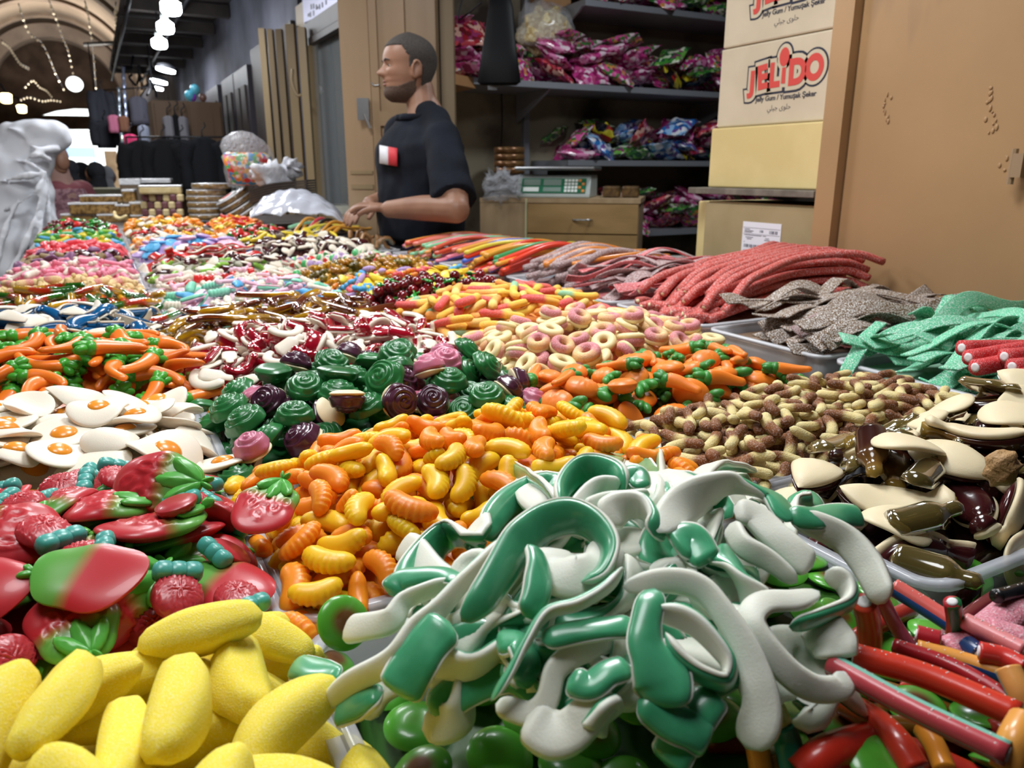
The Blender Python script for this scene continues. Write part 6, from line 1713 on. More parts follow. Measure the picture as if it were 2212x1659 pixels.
# bundle of red ropes
made = []
for k in range(44):
    L_ = k // 9; j = k % 9
    y = 1.075 + .024 * j + rs.normal(0, .004) + .012 * (L_ % 2)
    z = .985 + .0145 * L_ + rs.normal(0, .002)
    e0 = .945 + rs.uniform(-.01, .06) + .012 * L_
    fan = (j - 4) * .006
    P = [(e0 - .005, y - .012 + rs.normal(0, .006), z - .022 if L_ > 0 else z), (e0 + .045, y, z + .006), (1.12, y + .01, z + .020), (1.24, y + .012 - fan, z + .022 + .004 * L_), (1.35, y + .02 + fan, z + .026 + .005 * L_), (1.402 + rs.uniform(-.012, .012), y + .02 + fan * 2, z + .012 + .004 * L_)]
    o = tube(P, .0088, None, 'red sugared rope in the tall bundle', name='red_rope_sweet', mtl=m_redrope, filled=False, group='tall bundle of red sugared ropes', sq=.75, flatk=.85, m=12, n=26)
    P0, P1 = np.array(P[0]), np.array(P[1]); d_ = (P0 - P1) / np.linalg.norm(P0 - P1)
    mk('cream_core', sweep(np.array([P0 - d_ * .001, P0 + d_ * .0012]), .0040, m=10), m_core, o)
    made.append(o)
FINE.append((made, 'red sugared rope', 'the tall red rope bundle'))
made = []
for k in range(16):
    x, y = rs.uniform(.945, 1.0), rs.uniform(1.05, 1.28); a = rs.uniform(-1, 1)
    d_ = np.array([math.cos(a) * .03, math.sin(a) * .03, rs.uniform(-.008, .012)])
    made.append(tube([np.array([x, y, .986]) - d_, np.array([x, y, .990]), np.array([x, y, .986]) + d_], .0075, None, 'short red sugared rope piece before the bundle', name='red_rope_sweet', mtl=m_redrope, filled=False, sq=.75, m=12, n=10, group='short red rope pieces'))
    mk('cream_core', sweep(np.array([np.array([x, y, .986]) - d_ * 1.03, np.array([x, y, .986]) - d_ * .9]), .004, m=10), m_core, made[-1])
belts(D[4], 24, .0135, [m_pinkb, m_pinkb, m_greyb], .975, 1.030, .014, .35, 'pink sour belts', 'pink and grey sugared sour belt', 54, arch=.022, fine=('pink sour belt', 'the pink belt tray'))
made = []
def ropes(rect, n, r, mats, layers, z0, arch, wig, label, group, seed, dirn=0.0, name='rope_sweet', hang=.0, lab2=None, sq=1.0, dz=1.7, fan=0.0):
    rr = np.random.RandomState(seed); out = []
    xa, xb, ya, yb = rect
    for k in range(n):
        L_ = int(k * layers / n); s = (k % max(1, n // layers) + .5) / max(1, n // layers)
        y = ya + .02 + (yb - ya - .04) * s + rr.normal(0, .004); z = z0 + L_ * r * dz
        P = []
        ph = rr.uniform(0, 6); xs = xa + .02 + rr.uniform(-.01, .05); xe = xb - .02 + rr.uniform(-.06, .02)
        for t_ in np.linspace(0, 1, 7):
            P.append((xs + (xe - xs) * t_, y + dirn * (t_ - .5) + fan * (s - .5) * (t_ - .5) + wig * math.sin(5 * t_ + ph), z + arch * math.sin(PI * min(1, t_ * 1.15)) + wig * .5 * math.sin(7 * t_ + ph) - hang * max(0, .25 - t_)))
        m_ = mats[rr.randint(len(mats))]
        out.append(tube(P, r * rr.uniform(.85, 1.1), m_ if isinstance(m_, tuple) else None, label, name=name, mtl=None if isinstance(m_, tuple) else m_, filled=False, group=group, m=10, n=20, sq=sq))
    return out
FINE.append((ropes(D[5], 34, .0085, [m_greyb], 4, .985, .030, .012, 'grey pink sugared lace', 'grey pink sugared laces', 55, dirn=.06, name='sour_lace', dz=1.5), 'grey pink sugared lace', 'the grey pink lace tray'))
ropes(D[5], 5, .007, [('e08a3a',)], 1, 1.030, .02, .01, 'orange rope lying at the back of the grey pink laces', 'orange ropes behind the laces', 56, dirn=.06)
FINE.append((ropes(D[6], 36, .0075, [('e8432a',), ('e8432a',), ('ef8a96', 'ef8a96', '4a62c8', '4a62c8'), ('3f9a5a', '5ab87a'), ('e8a43a',), ('e8d24a', 'f0a0a0'), ('4a6ad0', 'ef8a96')], 4, .985, .026, .006, 'mixed colour rope', 'mixed colour ropes', 57, dirn=.12, dz=1.6), 'mixed colour rope', 'the tray of mixed ropes'))
FINE.append((ropes(D[7], 44, .0068, [('f0a050',), ('ef8a7a', 'f0b060'), ('ef8aa0', '6a72d8'), ('d8563a',), ('f0c060', 'ef7a7a', '7a6ad0'), ('15151a',), ('8ad0a0', 'e8d880')], 4, .985, .022, .006, 'pastel striped rope', 'pastel ropes', 58, dirn=.10, dz=1.6), 'pastel striped rope', 'the tray of pastel ropes'))
ropes(D[8], 16, .0075, [('c09060',), ('b88a5c', 'a8a888')], 2, .985, .03, .010, 'tan rope before the seller', 'tan ropes before the seller', 59, dirn=.04)
ropes((D[9][0] - .02, D[9][1] + .08, D[9][2], D[9][3]), 26, .0075, [('101014',), ('101014',), ('d8c84a', '5ab06a'), ('c83a4a', '3a5ac8'), ('d89a3a',), ('8ac8a0', 'e8e8d0')], 3, .985, .035, .02, 'black or bright lace in the far tray', 'laces in the far tray', 60, dirn=.2)

# ---------------------------------------------------------------- heaps further along the table
fl = lambda L: [(p, 1) for p in L]
Xa, Xb, Xc = (-.225, .070), (.088, .430), (.448, .81)
FAR = [
 ('the heap of clear worms', (Xa[0], .085, 1.462, 1.69), fl(worms), 90, 'worm', .052),
 ('the heap of sugared peach feet', (*Xa, 1.71, 1.97), fl(peaches), 100, 'peach', .04),
 ('the heap of pink and white sticks', (*Xa, 1.99, 2.33), fl(pinks), 110, 'pink', .045),
 ('the heap of khaki and mauve sweets', (*Xa, 2.36, 2.72), fl(browns), 110, 'khaki', .04),
 ('the heap of salmon pink sweets', (*Xa, 2.75, 3.06), fl(salmons), 70, 'salmon', .045),
 ('the heap of pastel crocodiles', (*Xa, 3.09, 3.55), fl(multis), 70, 'lime', .05),
 ('the heap of dark red and green berries', (*Xa, 3.58, 4.2), fl(reds + [greens[0]]), 110, 'cherry', .06),
 ('the heap of pastel bones and brushes', (*Xb, 1.462, 1.78), fl(pastel), 130, 'pale_pink', .045),
 ('the heap of white bones', (*Xb, 1.80, 1.98), fl(whites), 70, 'white_foam', .04),
 ('the heap of green and plum sweets', (*Xb, 2.0, 2.30), fl(greens[1:] + plums[:2]), 100, 'greysug', .04),
 ('the heap of ribbed red strips', (*Xb, 2.32, 2.56), fl(striped), 40, 'red', .05),
 ('the heap of swirl sweets', (*Xb, 2.58, 2.86), fl(swirls), 60, 'lilac', .05),
 ('the heap of amber sweets', (*Xb, 2.88, 3.2), fl(ambers + peaches[:1]), 90, 'peach', .05),
 ('the heap of plum and khaki sweets', (*Xb, 3.22, 3.6), fl(plums + reds[:1]), 100, 'plum_gum', .05),
 ('the heap of yellow and white sweets', (*Xb, 3.62, 4.2), fl(ambers), 100, 'amber', .06),
 ('the heap of cherry jellies', (Xc[0], Xc[1] - .04, 1.38, 1.55), fl([cherries]), 90, 'cherry', .045),
 ('the heap of flowers and small bananas', (*Xc, 1.57, 1.76), fl(flowers), 110, 'yellow', .045),
 ('the heap of clear bears', (*Xc, 1.78, 2.06), fl(bears), 100, 'olive', .045),
 ('the heap of striped wheels', (*Xc, 2.08, 2.42), fl(pinwheels), 140, 'white_foam', .045),
 ('the heap of plum hearts', (*Xc, 2.44, 2.76), fl(plums[:2]), 110, 'plum_gum', .045),
 ('the heap of lemon buttons and plum hearts', (Xc[0], .82, 2.78, 3.08), fl(flowers[3:5] + plums[:1]), 90, 'plum_gum', .05),
 ('the heap of red and green jellies', (Xc[0], .69, 3.10, 3.45), fl(reds + greens[:1]), 80, 'leafgum', .05),
 ('the heap of orange sticks', (Xc[0], .69, 3.47, 4.2), fl(oranges), 120, 'orange', .06),
]
for i, (ph, rect, pro, n, b, dm) in enumerate(FAR):
    far_ = rect[2] > 2.3
    heap(ph, rect, pro, int(n * .82), bed=M[b], bedname=b, dome=dm, seed=100 + i, res=.005, layers=1.25, tries=4, over=.0, lump=.006)
    tr(rect, 'clear plastic tray under ' + ph)

# single sweets that strayed onto other heaps
def stray(p, u, v, z, rx, ry, rz, label, s=1.0):
    p.put(Matrix.Translation(Vector(atz(u, v, z))) @ Euler((rx, ry, rz)).to_matrix().to_4x4() @ Matrix.Scale(s, 4), label)
stray(straws[1], 352, 1046, 1.036, .75, 0, -.5, 'strawberry jelly lying on the fried egg heap, red end up')
stray(straws[3], 580, 1092, 1.022, .25, -.25, .9, 'strawberry jelly leaning over the corner of the orange slice tray', .85)
stray(disc, 742, 1345, 1.000, .9, .3, 0, 'round green sweet at the tray corner by the orange slices')
stray(carrots[0], 190, 752, 1.052, 0, .1, .1, 'carrot jelly lying on the blue dolphins')
q = Vector(atz(2165, 1012, 1.055))
o = mk('nut_sweet', jitter(ball((0, 0, 0), (.012, .010, .013), 20, 14)[0], .0012, 700, 3) * 1.0 if False else (jitter(ball((0, 0, 0), (.012, .010, .013), 20, 14)[0], .0010, 700, 3), ball((0, 0, 0), 1, 20, 14)[1]), mat('tan nut foam', 'b08a5c', rough=.6, bump=.6, bscl=500, bdist=.002), loc=q); tag(o, 'tan nut shaped sweet on a cream foam sweet at the edge of the picture', 'sweet')
o = mk('worm_sweet', sweep(crom([atd(247, 455, 4.1), atd(250, 468, 4.1), atd(262, 472, 4.08), atd(275, 465, 4.06)], 24), .010 * endround(24, .2), m=10), M['ring_base']); tag(o, 'pale yellow worm sweet lying against the halva blocks', 'sweet')
# ---------------------------------------------------------------- people
m_skin = mat('skin', '97705a', rough=.5, sss=.15, sscale=.01, noise='8b644f', nscl=12)
m_hair = mat('cropped dark hair', '332e2b', rough=.8, noise='453f3a', nscl=250, bump=.6, bscl=500, bdist=.002)
m_beard = mat('short dark beard', '43342b', rough=.85, noise='5a463a', nscl=300, bump=.6, bscl=600, bdist=.002)
m_shirt = mat('black cotton', '12151d', rough=.85, noise='171b25', nscl=9, spec=.2, bump=.25, bscl=14, bdist=.012)
m_eye = mat('eye white', 'b0a498', rough=.3); m_iris = mat('dark iris', '20140e', rough=.2); m_lip = mat('lips', '8a5a50', rough=.5)
HZ = [0, .010, .022, .034, .046, .054, .061, .066, .073, .080, .088, .096, .104, .112, .120, .128, .137, .148, .162, .178, .194, .208, .220, .229, .234]
HF = [.066, .083, .091, .092, .086, .090, .087, .0915, .092, .088, .091, .0915, .0905, .0885, .0875, .0895, .0925, .0925, .0905, .085, .075, .061, .043, .022, .004]
HB = [-.030, -.038, -.045, -.052, -.060, -.065, -.070, -.073, -.077, -.081, -.085, -.089, -.093, -.096, -.098, -.100, -.101, -.101, -.099, -.094, -.084, -.069, -.048, -.024, -.004]
HW = [.026, .040, .049, .054, .057, .059, .060, .061, .063, .065, .067, .068, .069, .070, .071, .072, .074, .076, .0765, .074, .067, .056, .040, .021, .004]
def _fine(H):
    z0 = np.array(HZ0); z1 = np.concatenate([np.linspace(z0[i], z0[i + 1], 4)[:-1] for i in range(len(z0) - 1)] + [z0[-1:]])
    from_ = np.interp(z1, z0, H); k = np.array([.25, .5, .25])
    out = from_.copy(); out[1:-1] = np.convolve(from_, k, 'valid'); return out.tolist()
HZ0 = HZ; HF, HB, HW = _fine(HF), _fine(HB), _fine(HW); HZ = _fine(HZ)
NA = 112
def head_rings(off=0.0):
    R = []
    for z, f, b, w in zip(HZ, HF, HB, HW):
        L = []
        for k in range(NA):
            a = 2 * PI * k / NA
            c, s = math.cos(a), math.sin(a)
            y = w * np.sign(s) * abs(s) ** .88
            x = f * abs(c) ** .80 if c >= 0 else b * abs(c) ** .85
            if c > 0:
                ns = np.interp(z, [.074, .083, .088, .094, .104, .118, .128], [0, .016, .027, .029, .021, .010, .0])
                x += ns * math.exp(-(y / (.0095 + .004 * max(0, 1 - abs(z - .088) / .012))) ** 2)
                x -= .0085 * math.exp(-((abs(y) - .031) / .013) ** 2 - ((z - .119) / .0085) ** 2)
                x += .0035 * math.exp(-((abs(y) - .030) / .018) ** 2 - ((z - .134) / .006) ** 2)
                x += .003 * math.exp(-((abs(y) - .042) / .014) ** 2 - ((z - .098) / .013) ** 2)
                x -= .003 * math.exp(-(y / .020) ** 2 - ((z - .0625) / .0022) ** 2)
            L.append((x, y, z))
        R.append(np.array(L))
    return R
def head_parts():
    """closed head, then hair, beard, eyes, lips as pieces in head space (chin at 0, facing +x)"""
    R = head_rings(); V, Fc, t = loft(R)
    ears = [sweep(crom([(.074, s * .019, .1195), (.0830, s * .030, .1245), (.072, s * .043, .1195)], 12), .0026, m=8) for s in (-1, 1)]
    for s in (-1, 1):
        ears.append(ball((-.012, s * .072, .103), (.015, .007, .031), 16, 10, rot(s * .12, -.18, s * -.35)))
        ears.append(sweep(np.array([(-.012 + .017 * math.cos(a), s * (.078 + .004 * math.sin(a)), .104 + .030 * math.sin(a)) for a in np.linspace(-1.2, 3.9, 16)]), .0036, m=8))
    def shell(cond, off):
        nr = len(R); C = np.array([-.005, 0, .11])
        idx, Vs = {}, []
        W = []
        for i in range(nr):
            for k in range(NA):
                p = R[i][k]; d = p - C; d /= np.linalg.norm(d)
                W.append((p, p + d * off))
        Fo = []
        keep = np.array([[cond(R[i][k]) for k in range(NA)] for i in range(nr)])
        for i in range(nr - 1):
            for k in range(NA):
                j = (k + 1) % NA
                q = [(i, k), (i, j), (i + 1, j), (i + 1, k)]
                if all(keep[a][b] for a, b in q): Fo.append([a * NA + b for a, b in q])
        n = len(W); Vv = np.array([w[1] for w in W] + [w[0] - (w[0] - C) * .02 for w in W])
        edges = {}
        for f in Fo:
            for a, b in zip(f, f[1:] + f[:1]): edges[(a, b)] = 1
        Fa = [tuple(f) for f in Fo] + [tuple(n + x for x in f[::-1]) for f in Fo] + [(b, a, n + a, n + b) for (a, b) in edges if (b, a) not in edges]
        top = np.array([k for k in range(NA)]) + (nr - 1) * NA
        if all(keep[nr - 1]): Fa.append(tuple(top))
        used = sorted({v for f in Fa for v in f}); mp = {v: i for i, v in enumerate(used)}
        return Vv[used], [tuple(mp[v] for v in f) for f in Fa], np.zeros(len(used))
    def hairc(p):
        x, y, z = p
        line = .186 if x > .045 else (.150 + .036 * max(0, (x - .02) / .025) if x > .02 else (.118 if x > -.03 else .045))
        return z >= line - .004
    def beardc(p):
        x, y, z = p
        if abs(y) < .021 and .0535 < z < .069 and x > .06: return False
        if z < .09 and x > -.014: return z < (.050 + .4 * max(0, .055 - x) if x > .03 else .060 + .5 * (.03 - x))
        if abs(y) < .026 and .066 < z < .082 and x > .06: return True
        return False
    eyes = [ball((.0712, s * .030, .1185), (.0095, .0115, .0060), 14, 10) for s in (-1, 1)]
    iris = [ball((.0795, s * .030, .1185), (.0026, .0046, .0046), 12, 8) for s in (-1, 1)]
    brow = [sweep(crom([(.0905, s * .012, .1335), (.0905, s * .028, .1385), (.079, s * .046, .1345)], 10), [.002, .003, .0034, .0036, .0036, .0034, .003, .0026, .002, .001], m=8) for s in (-1, 1)]
    lips = [sweep(crom([(.074, -.022, .0622), (.0885, -.010, .0668), (.0925, 0, .0660), (.0885, .010, .0668), (.074, .022, .0622)], 14), .0032, m=8), sweep(crom([(.074, -.021, .0612), (.088, -.009, .0555), (.0915, 0, .0545), (.088, .009, .0555), (.074, .021, .0612)], 14), .0038, m=8)]
    return (V, Fc, t), merge(*ears), shell(hairc, .0030), shell(beardc, .0020), merge(*eyes), merge(*iris), merge(*brow), merge(*lips)
HEAD = head_parts()
def frame(face_az, tilt=0.0):
    """rotation with local x along the facing direction (azimuth from +y towards +x)"""
    f = np.array([math.sin(face_az), math.cos(face_az), 0]); l = np.array([-f[1], f[0], 0])
    Rm = np.stack([f, l, [0, 0, 1]], 1)
    return Rm @ rot(0, tilt, 0)
def remesh(o, vox, smooth=2, disp=None):
    m_ = o.modifiers.new('remesh', 'REMESH'); m_.mode = 'VOXEL'; m_.voxel_size = vox; m_.use_smooth_shade = True
    if smooth:
        s = o.modifiers.new('smooth', 'SMOOTH'); s.iterations = smooth; s.factor = .5
    if disp:
        tx = bpy.data.textures.new(o.name + ' folds', 'CLOUDS'); tx.noise_scale = disp[1]; tx.noise_depth = 1
        d = o.modifiers.new('folds', 'DISPLACE'); d.texture = tx; d.strength = disp[0]; d.mid_level = .5; d.texture_coords = 'LOCAL'
    return o
def limb(P, r, n=18, m=14, flat=1.0, up=(0, 0, 1)):
    P = np.asarray(P, float); Q = crom(P, n)
    R = np.interp(np.linspace(0, 1, n), np.linspace(0, 1, len(r)), r)
    return merge(sweep(Q, R, R * flat, m=m, up=up), ball(Q[0], (R[0],) * 3, 14, 10), ball(Q[-1], (R[-1],) * 3, 14, 10))
def hand(wrist, d, palm_n, side, curl=.5, s=1.0):
    """palm and five bent fingers from the wrist along d; palm_n: out of the palm; side: towards the thumb"""
    d = np.array(d, float); d /= np.linalg.norm(d); pn = np.array(palm_n, float); pn -= d * (pn @ d); pn /= np.linalg.norm(pn)
    sd = np.array(side, float); sd -= d * (sd @ d) + pn * (sd @ pn); sd /= np.linalg.norm(sd); w = np.asarray(wrist, float)
    Rm = np.stack([d, sd, -pn], 1)
    L = [ball(w + d * .045 * s, (.050 * s, .040 * s, .015 * s), 16, 10, Rm)]
    for k, (o_, ln) in enumerate(((.030, .070), (.010, .080), (-.010, .074), (-.029, .058))):
        b = w + d * .080 * s + sd * o_ * s
        P = [b - d * .02 * s]; dirn = d.copy(); p = b
        for j in range(3):
            a = curl * (.5 + .35 * j) + .06 * k
            dd = d * math.cos(a) + pn * math.sin(a) + sd * o_ * 1.5
            p = p + dd * ln * s * (.42, .33, .25)[j]; P.append(p)
        L.append(limb(P, np.array([.0095, .009, .0085, .0075]) * s, n=12, m=10))
    tb = w + d * .03 * s + sd * .032 * s
    L.append(limb([w + d * .015 * s + sd * .012 * s, tb, tb + d * .03 * s + sd * .022 * s + pn * .012 * s, tb + d * .058 * s + sd * .022 * s + pn * .028 * s], np.array([.014, .0125, .0105, .009]) * s, n=12, m=10))
    return merge(*L)
def put_head(o, origin, Rm, s=1.0, hair=m_hair, beard=None, face=True, covered=False):
    """adds the face pieces to person o (located at the world origin)"""
    T = lambda vf: move(vf, origin, s, Rm)
    if not covered: mk('hair', T(HEAD[2]), hair, o)
    if beard: mk('beard', T(HEAD[3]), beard, o)
    if face:
        e = mk('eyes', T(HEAD[4]), m_eye, o); mk('iris', T(HEAD[5]), m_iris, e)
        mk('eyebrows', T(HEAD[6]), m_hair, o); mk('lips', T(HEAD[7]), m_lip, o)
    return T(merge(HEAD[0], HEAD[1]))

# ---- the seller: black T-shirt, seen from his left, looking along the table
TS = 2.8
J = lambda u, v, t=TS: atd(u, v, t)
azh = YAW + math.radians(-92 - 8) ; azh = math.radians(-79 - 4)
Rh = frame(azh, -.02)
chin = J(868, 221); crown = J(880, 78)
hs = (crown[2] - chin[2]) / .234
org = np.array([J(884, 221)[0], J(884, 221)[1], chin[2]])
person = mk('person', ball((0, 0, 0), .01), m_skin)
tag(person, 'man in a black T-shirt standing behind the sweets, seen from the side', 'person')
hv = put_head(person, org, Rh, hs, beard=m_beard)
neck = merge(limb([J(906, 195), J(912, 240), J(916, 285)], [.054, .055, .066], n=10), limb([J(922, 215), J(940, 262), J(958, 300, 2.70)], [.035, .05, .05], n=8))
fz = math.radians(-100); ff = np.array([math.sin(fz), math.cos(fz), 0]); fl_ = np.array([-ff[1], ff[0], 0])   # chest direction; fl_ points to his left, towards the viewer
def torso_ring(c, wf, wb, ws, z, n=32):
    return np.array([c[:2].tolist() + [z]] * n) + np.array([(ff * (wf if math.cos(a) > 0 else wb) * np.sign(math.cos(a)) * abs(math.cos(a)) ** .85 + fl_ * ws * np.sign(math.sin(a)) * abs(math.sin(a)) ** .85) for a in np.arange(n) * 2 * PI / n])
cx_ = J(905, 300); base = np.array([cx_[0], cx_[1]])
zz = lambda v: J(905, v)[2]
rows = [(258, .060, .055, .07, 8), (270, .070, .080, .105, 5), (286, .090, .105, .165, 0), (315, .118, .118, .215, 0), (350, .130, .115, .205, -2), (385, .132, .112, .195, -4), (420, .138, .115, .192, -5), (455, .145, .12, .192, -6), (520, .14, .13, .19, -4)]
def shirt_body(g):
    return loft([torso_ring(base + ff[:2] * dx * .001, wf + g, wb + g, ws + g, zz(v)) for v, wf, wb, ws, dx in rows])
LS, LE, LW_ = J(955, 306, 2.64), J(985, 452, 2.52), J(842, 452, 2.62)
RSh, RE, RW = J(872, 288, 2.98), J(852, 430, 3.02), J(800, 440, 2.86)
armL = merge(limb([LS, (LS * .45 + LE * .55) + fl_ * .01, LE], [.062, .054, .044]), limb([LE, (LE + LW_) / 2 + [0, 0, .004], LW_], [.046, .043, .030]))
armR = merge(limb([RSh, (RSh + RE) / 2, RE], [.060, .052, .044]), limb([RE, (RE + RW) / 2, RW], [.045, .040, .029]))
hL = hand(LW_, J(780, 440, 2.68) - LW_, np.array([0, 0, -1.0]), ff + np.array([0, 0, .2]) - fl_ * 1.5, .55)
hR = hand(RW, J(772, 452, 2.80) - RW, np.array([0, 0, -1.0]), fl_, .6)
legs = []
hip = np.array([base[0], base[1], zz(520)]) - ff * .0
for s in (-1, 1):
    hp_ = np.array([base[0], base[1], 0]) + fl_ * .09 * s
    legs.append(limb([hp_ + [0, 0, zz(520)], hp_ + [0, 0, .48] + ff * .02, hp_ + [0, 0, .06]], [.095, .062, .048]))
    legs.append(ball(hp_ + np.array([0, 0, .045]) + ff * .07, (.13, .045, .045), 14, 10, frame(fz)))
body = merge(hv, neck, shirt_body(-.012), armL, armR, hL, hR, *legs)
me_ = mk('tmp', body, m_skin); person.data = me_.data; bpy.data.objects.remove(me_)
remesh(person, .0042, 2)
slv = []
for a, b, c, rr_ in ((LS, LE, LW_, (.066, .072, .072, .076)), (RSh, RE, RW, (.076, .072, .068, .069))):
    e = a + (b - a) * .86
    Qs = crom([a, a + (b - a) * .35 + fl_ * .006, a + (b - a) * .65, e], 16)
    slv.append(merge(sweep(Qs, np.interp(np.linspace(0, 1, 16), np.linspace(0, 1, 4), rr_), m=18), ball(a, (rr_[0],) * 3, 14, 10)))
slv.append(limb([J(921, 246, 2.78), J(946, 268, 2.72), LS], [.050, .056, .062], n=10)); slv.append(limb([J(900, 262, 2.88), RSh], [.045, .06], n=8))
sh = remesh(mk('t_shirt', merge(shirt_body(.004), *slv), m_shirt, person), .009, 4, (.022, .11))
mk('collar', sweep(np.vstack([torso_ring(base + ff[:2] * .010, .066, .060, .074, zz(256)), torso_ring(base + ff[:2] * .010, .066, .060, .074, zz(256))[:1]]), .006, .011, m=8), m_shirt, sh)
# two-colour flag patch on the chest, following the shirt
def patch(u0, u1, v0, v1, m_, nm):
    V, k = [], 7
    for j in range(3):
        for i in range(k):
            u = u0 + (u1 - u0) * i / (k - 1); v = v0 + (v1 - v0) * j / 2 + (u - 838) * .16
            a_ = np.interp(u, [815, 870], [1.06, .36]) - .25
            c = base + ff[:2] * (-.002)
            rr_ = np.array([math.cos(a_) ** .85 * .139, math.sin(a_) ** .85 * .216])
            V.append(np.array([c[0], c[1], zz(v)]) + ff * rr_[0] + fl_ * rr_[1])
    return np.array(V)
def find_patch(u, v, push=.0):
    """point of the shirt surface seen at (u, v): where the viewing ray meets the chest ellipse"""
    d = ray(u, v); z_best = None
    for t_ in np.linspace(2.3, 3.0, 900):
        p = EYEP + d * t_; q = p[:2] - base
        a_, b_ = q @ ff[:2] + .002, q @ fl_[:2]
        vv = np.interp(p[2], [zz(r[0]) for r in rows][::-1], np.arange(len(rows))[::-1])
        i0 = int(vv); f_ = vv - i0; i1 = min(i0 + 1, len(rows) - 1)
        wf = rows[i0][1] * (1 - f_) + rows[i1][1] * f_; ws = rows[i0][3] * (1 - f_) + rows[i1][3] * f_
        if a_ > -.02 and (abs(a_ / (wf + .020)) ** 2.3 + abs(b_ / (ws + .020)) ** 2.3) < 1: return p
    return EYEP + d * 2.7
for u0, u1, m_, nm in ((820, 839, mat('white print', 'd4d4d8', rough=.7), 'white_print'), (839, 858, mat('red print', 'c23038', rough=.7), 'red_print')):
    V = []
    for v in (0, .5, 1):
        for i in range(4):
            u = u0 + (u1 - u0) * i / 3
            V.append(find_patch(u, 314 + (u - 820) * .18 + v * 38))
    V = np.array(V); W_ = V + (-FW) * .004; V = V + FW * .010
    Fc = [(j * 4 + i, j * 4 + i + 1, j * 4 + i + 5, j * 4 + i + 4) for j in range(2) for i in range(3)]
    Fc = [tuple(x + 12 for x in f) for f in Fc] + [f[::-1] for f in Fc]
    rim = [0, 1, 2, 3, 7, 11, 10, 9, 8, 4]
    Fc += [(a, b, b + 12, a + 12) for a, b in zip(rim, rim[1:] + rim[:1])]
    mk(nm, (np.vstack([V, W_]), Fc), m_, sh)
mk('trousers', remesh(mk('tmp2', merge(loft([torso_ring(base, .125, .12, .18, z) for z in (.92, .99)]), *[limb([np.array([base[0], base[1], .93]) + fl_ * .09 * s, np.array([base[0], base[1], .5]) + fl_ * .09 * s + ff * .02, np.array([base[0], base[1], .10]) + fl_ * .09 * s], [.11, .085, .075]) for s in (-1, 1)]), m_dark), .012).data.copy() and (np.zeros((3, 3)) + np.eye(3) * .001 + [base[0], base[1], .5], [(0, 1, 2)]), m_dark, person) if False else None
tr_ = remesh(mk('trousers', merge(loft([torso_ring(base, .125, .12, .18, z) for z in (.90, .99)]), *[limb([np.array([base[0], base[1], .93]) + fl_ * .09 * s, np.array([base[0], base[1], .5]) + fl_ * .09 * s + ff * .02, np.array([base[0], base[1], .10]) + fl_ * .09 * s], [.11, .085, .075]) for s in (-1, 1)]), mat('dark jeans', '1c1e26', rough=.9), person), .012, 3)

# ---- man in a white robe, arm raised with the hand behind his head
m_robe = mat('white robe cloth', 'e2e4ea', rough=.85, noise='d9dce4', nscl=5)
TR = 5.0
K = lambda u, v, t=TR: atd(u, v, t)
robe_p = mk('person', ball((0, 0, 0), .01), m_skin); tag(robe_p, 'man in a long white robe with one elbow raised behind his head', 'person')
az2 = math.radians(-30); R2 = frame(az2, .35)
ho = K(-32, 325)
hv2 = put_head(robe_p, ho, R2, 1.0, beard=None)
S1, E1, W1 = K(62, 352), K(120, 288), K(8, 292, 4.95)
S2, E2, W2 = K(-95, 352, 5.15), K(-150, 300, 5.1), K(-55, 285, 5.1)
h1 = hand(W1, K(-35, 285, 4.97) - W1, FW, np.array([0, 0, 1.0]), .4)
h2 = hand(W2, K(-25, 290, 5.1) - W2, FW, np.array([0, 0, 1.0]), .4)
cb_ = K(5, 400); zr_ = lambda v: K(5, v)[2]
fa = np.array([math.sin(az2), math.cos(az2), 0]); la = np.array([-fa[1], fa[0], 0])
def rring(wx, wy, z, dx=0, n=40):
    return np.array([[cb_[0] + dx, cb_[1], z]] * n) + np.array([RT * wx * math.cos(a) * (1 + .03 * math.sin(7 * a + z * 3)) + np.array([FW[0], FW[1], 0]) * wy * math.sin(a) for a in np.arange(n) * 2 * PI / n])
lg2 = [limb([np.array([cb_[0], cb_[1], .9]) + la * .1 * s, np.array([cb_[0], cb_[1], .06]) + la * .1 * s], [.09, .05]) for s in (-1, 1)] + [ball(np.array([cb_[0], cb_[1], .045]) + la * .1 * s + fa * .06, (.13, .05, .045), 12, 8, frame(az2)) for s in (-1, 1)]
bd = merge(hv2, limb([ho + [0, 0, .06], K(-20, 350)], [.06, .07]), loft([rring(.15, .11, zr_(v)) for v in (345, 420, 560)]), limb([S1, E1], [.06, .05]), limb([E1, W1], [.048, .032]), limb([S2, E2], [.06, .05]), limb([E2, W2], [.048, .032]), h1, h2, *lg2)
me_ = mk('tmp', bd, m_skin); robe_p.data = me_.data; bpy.data.objects.remove(me_)
remesh(robe_p, .008, 2)
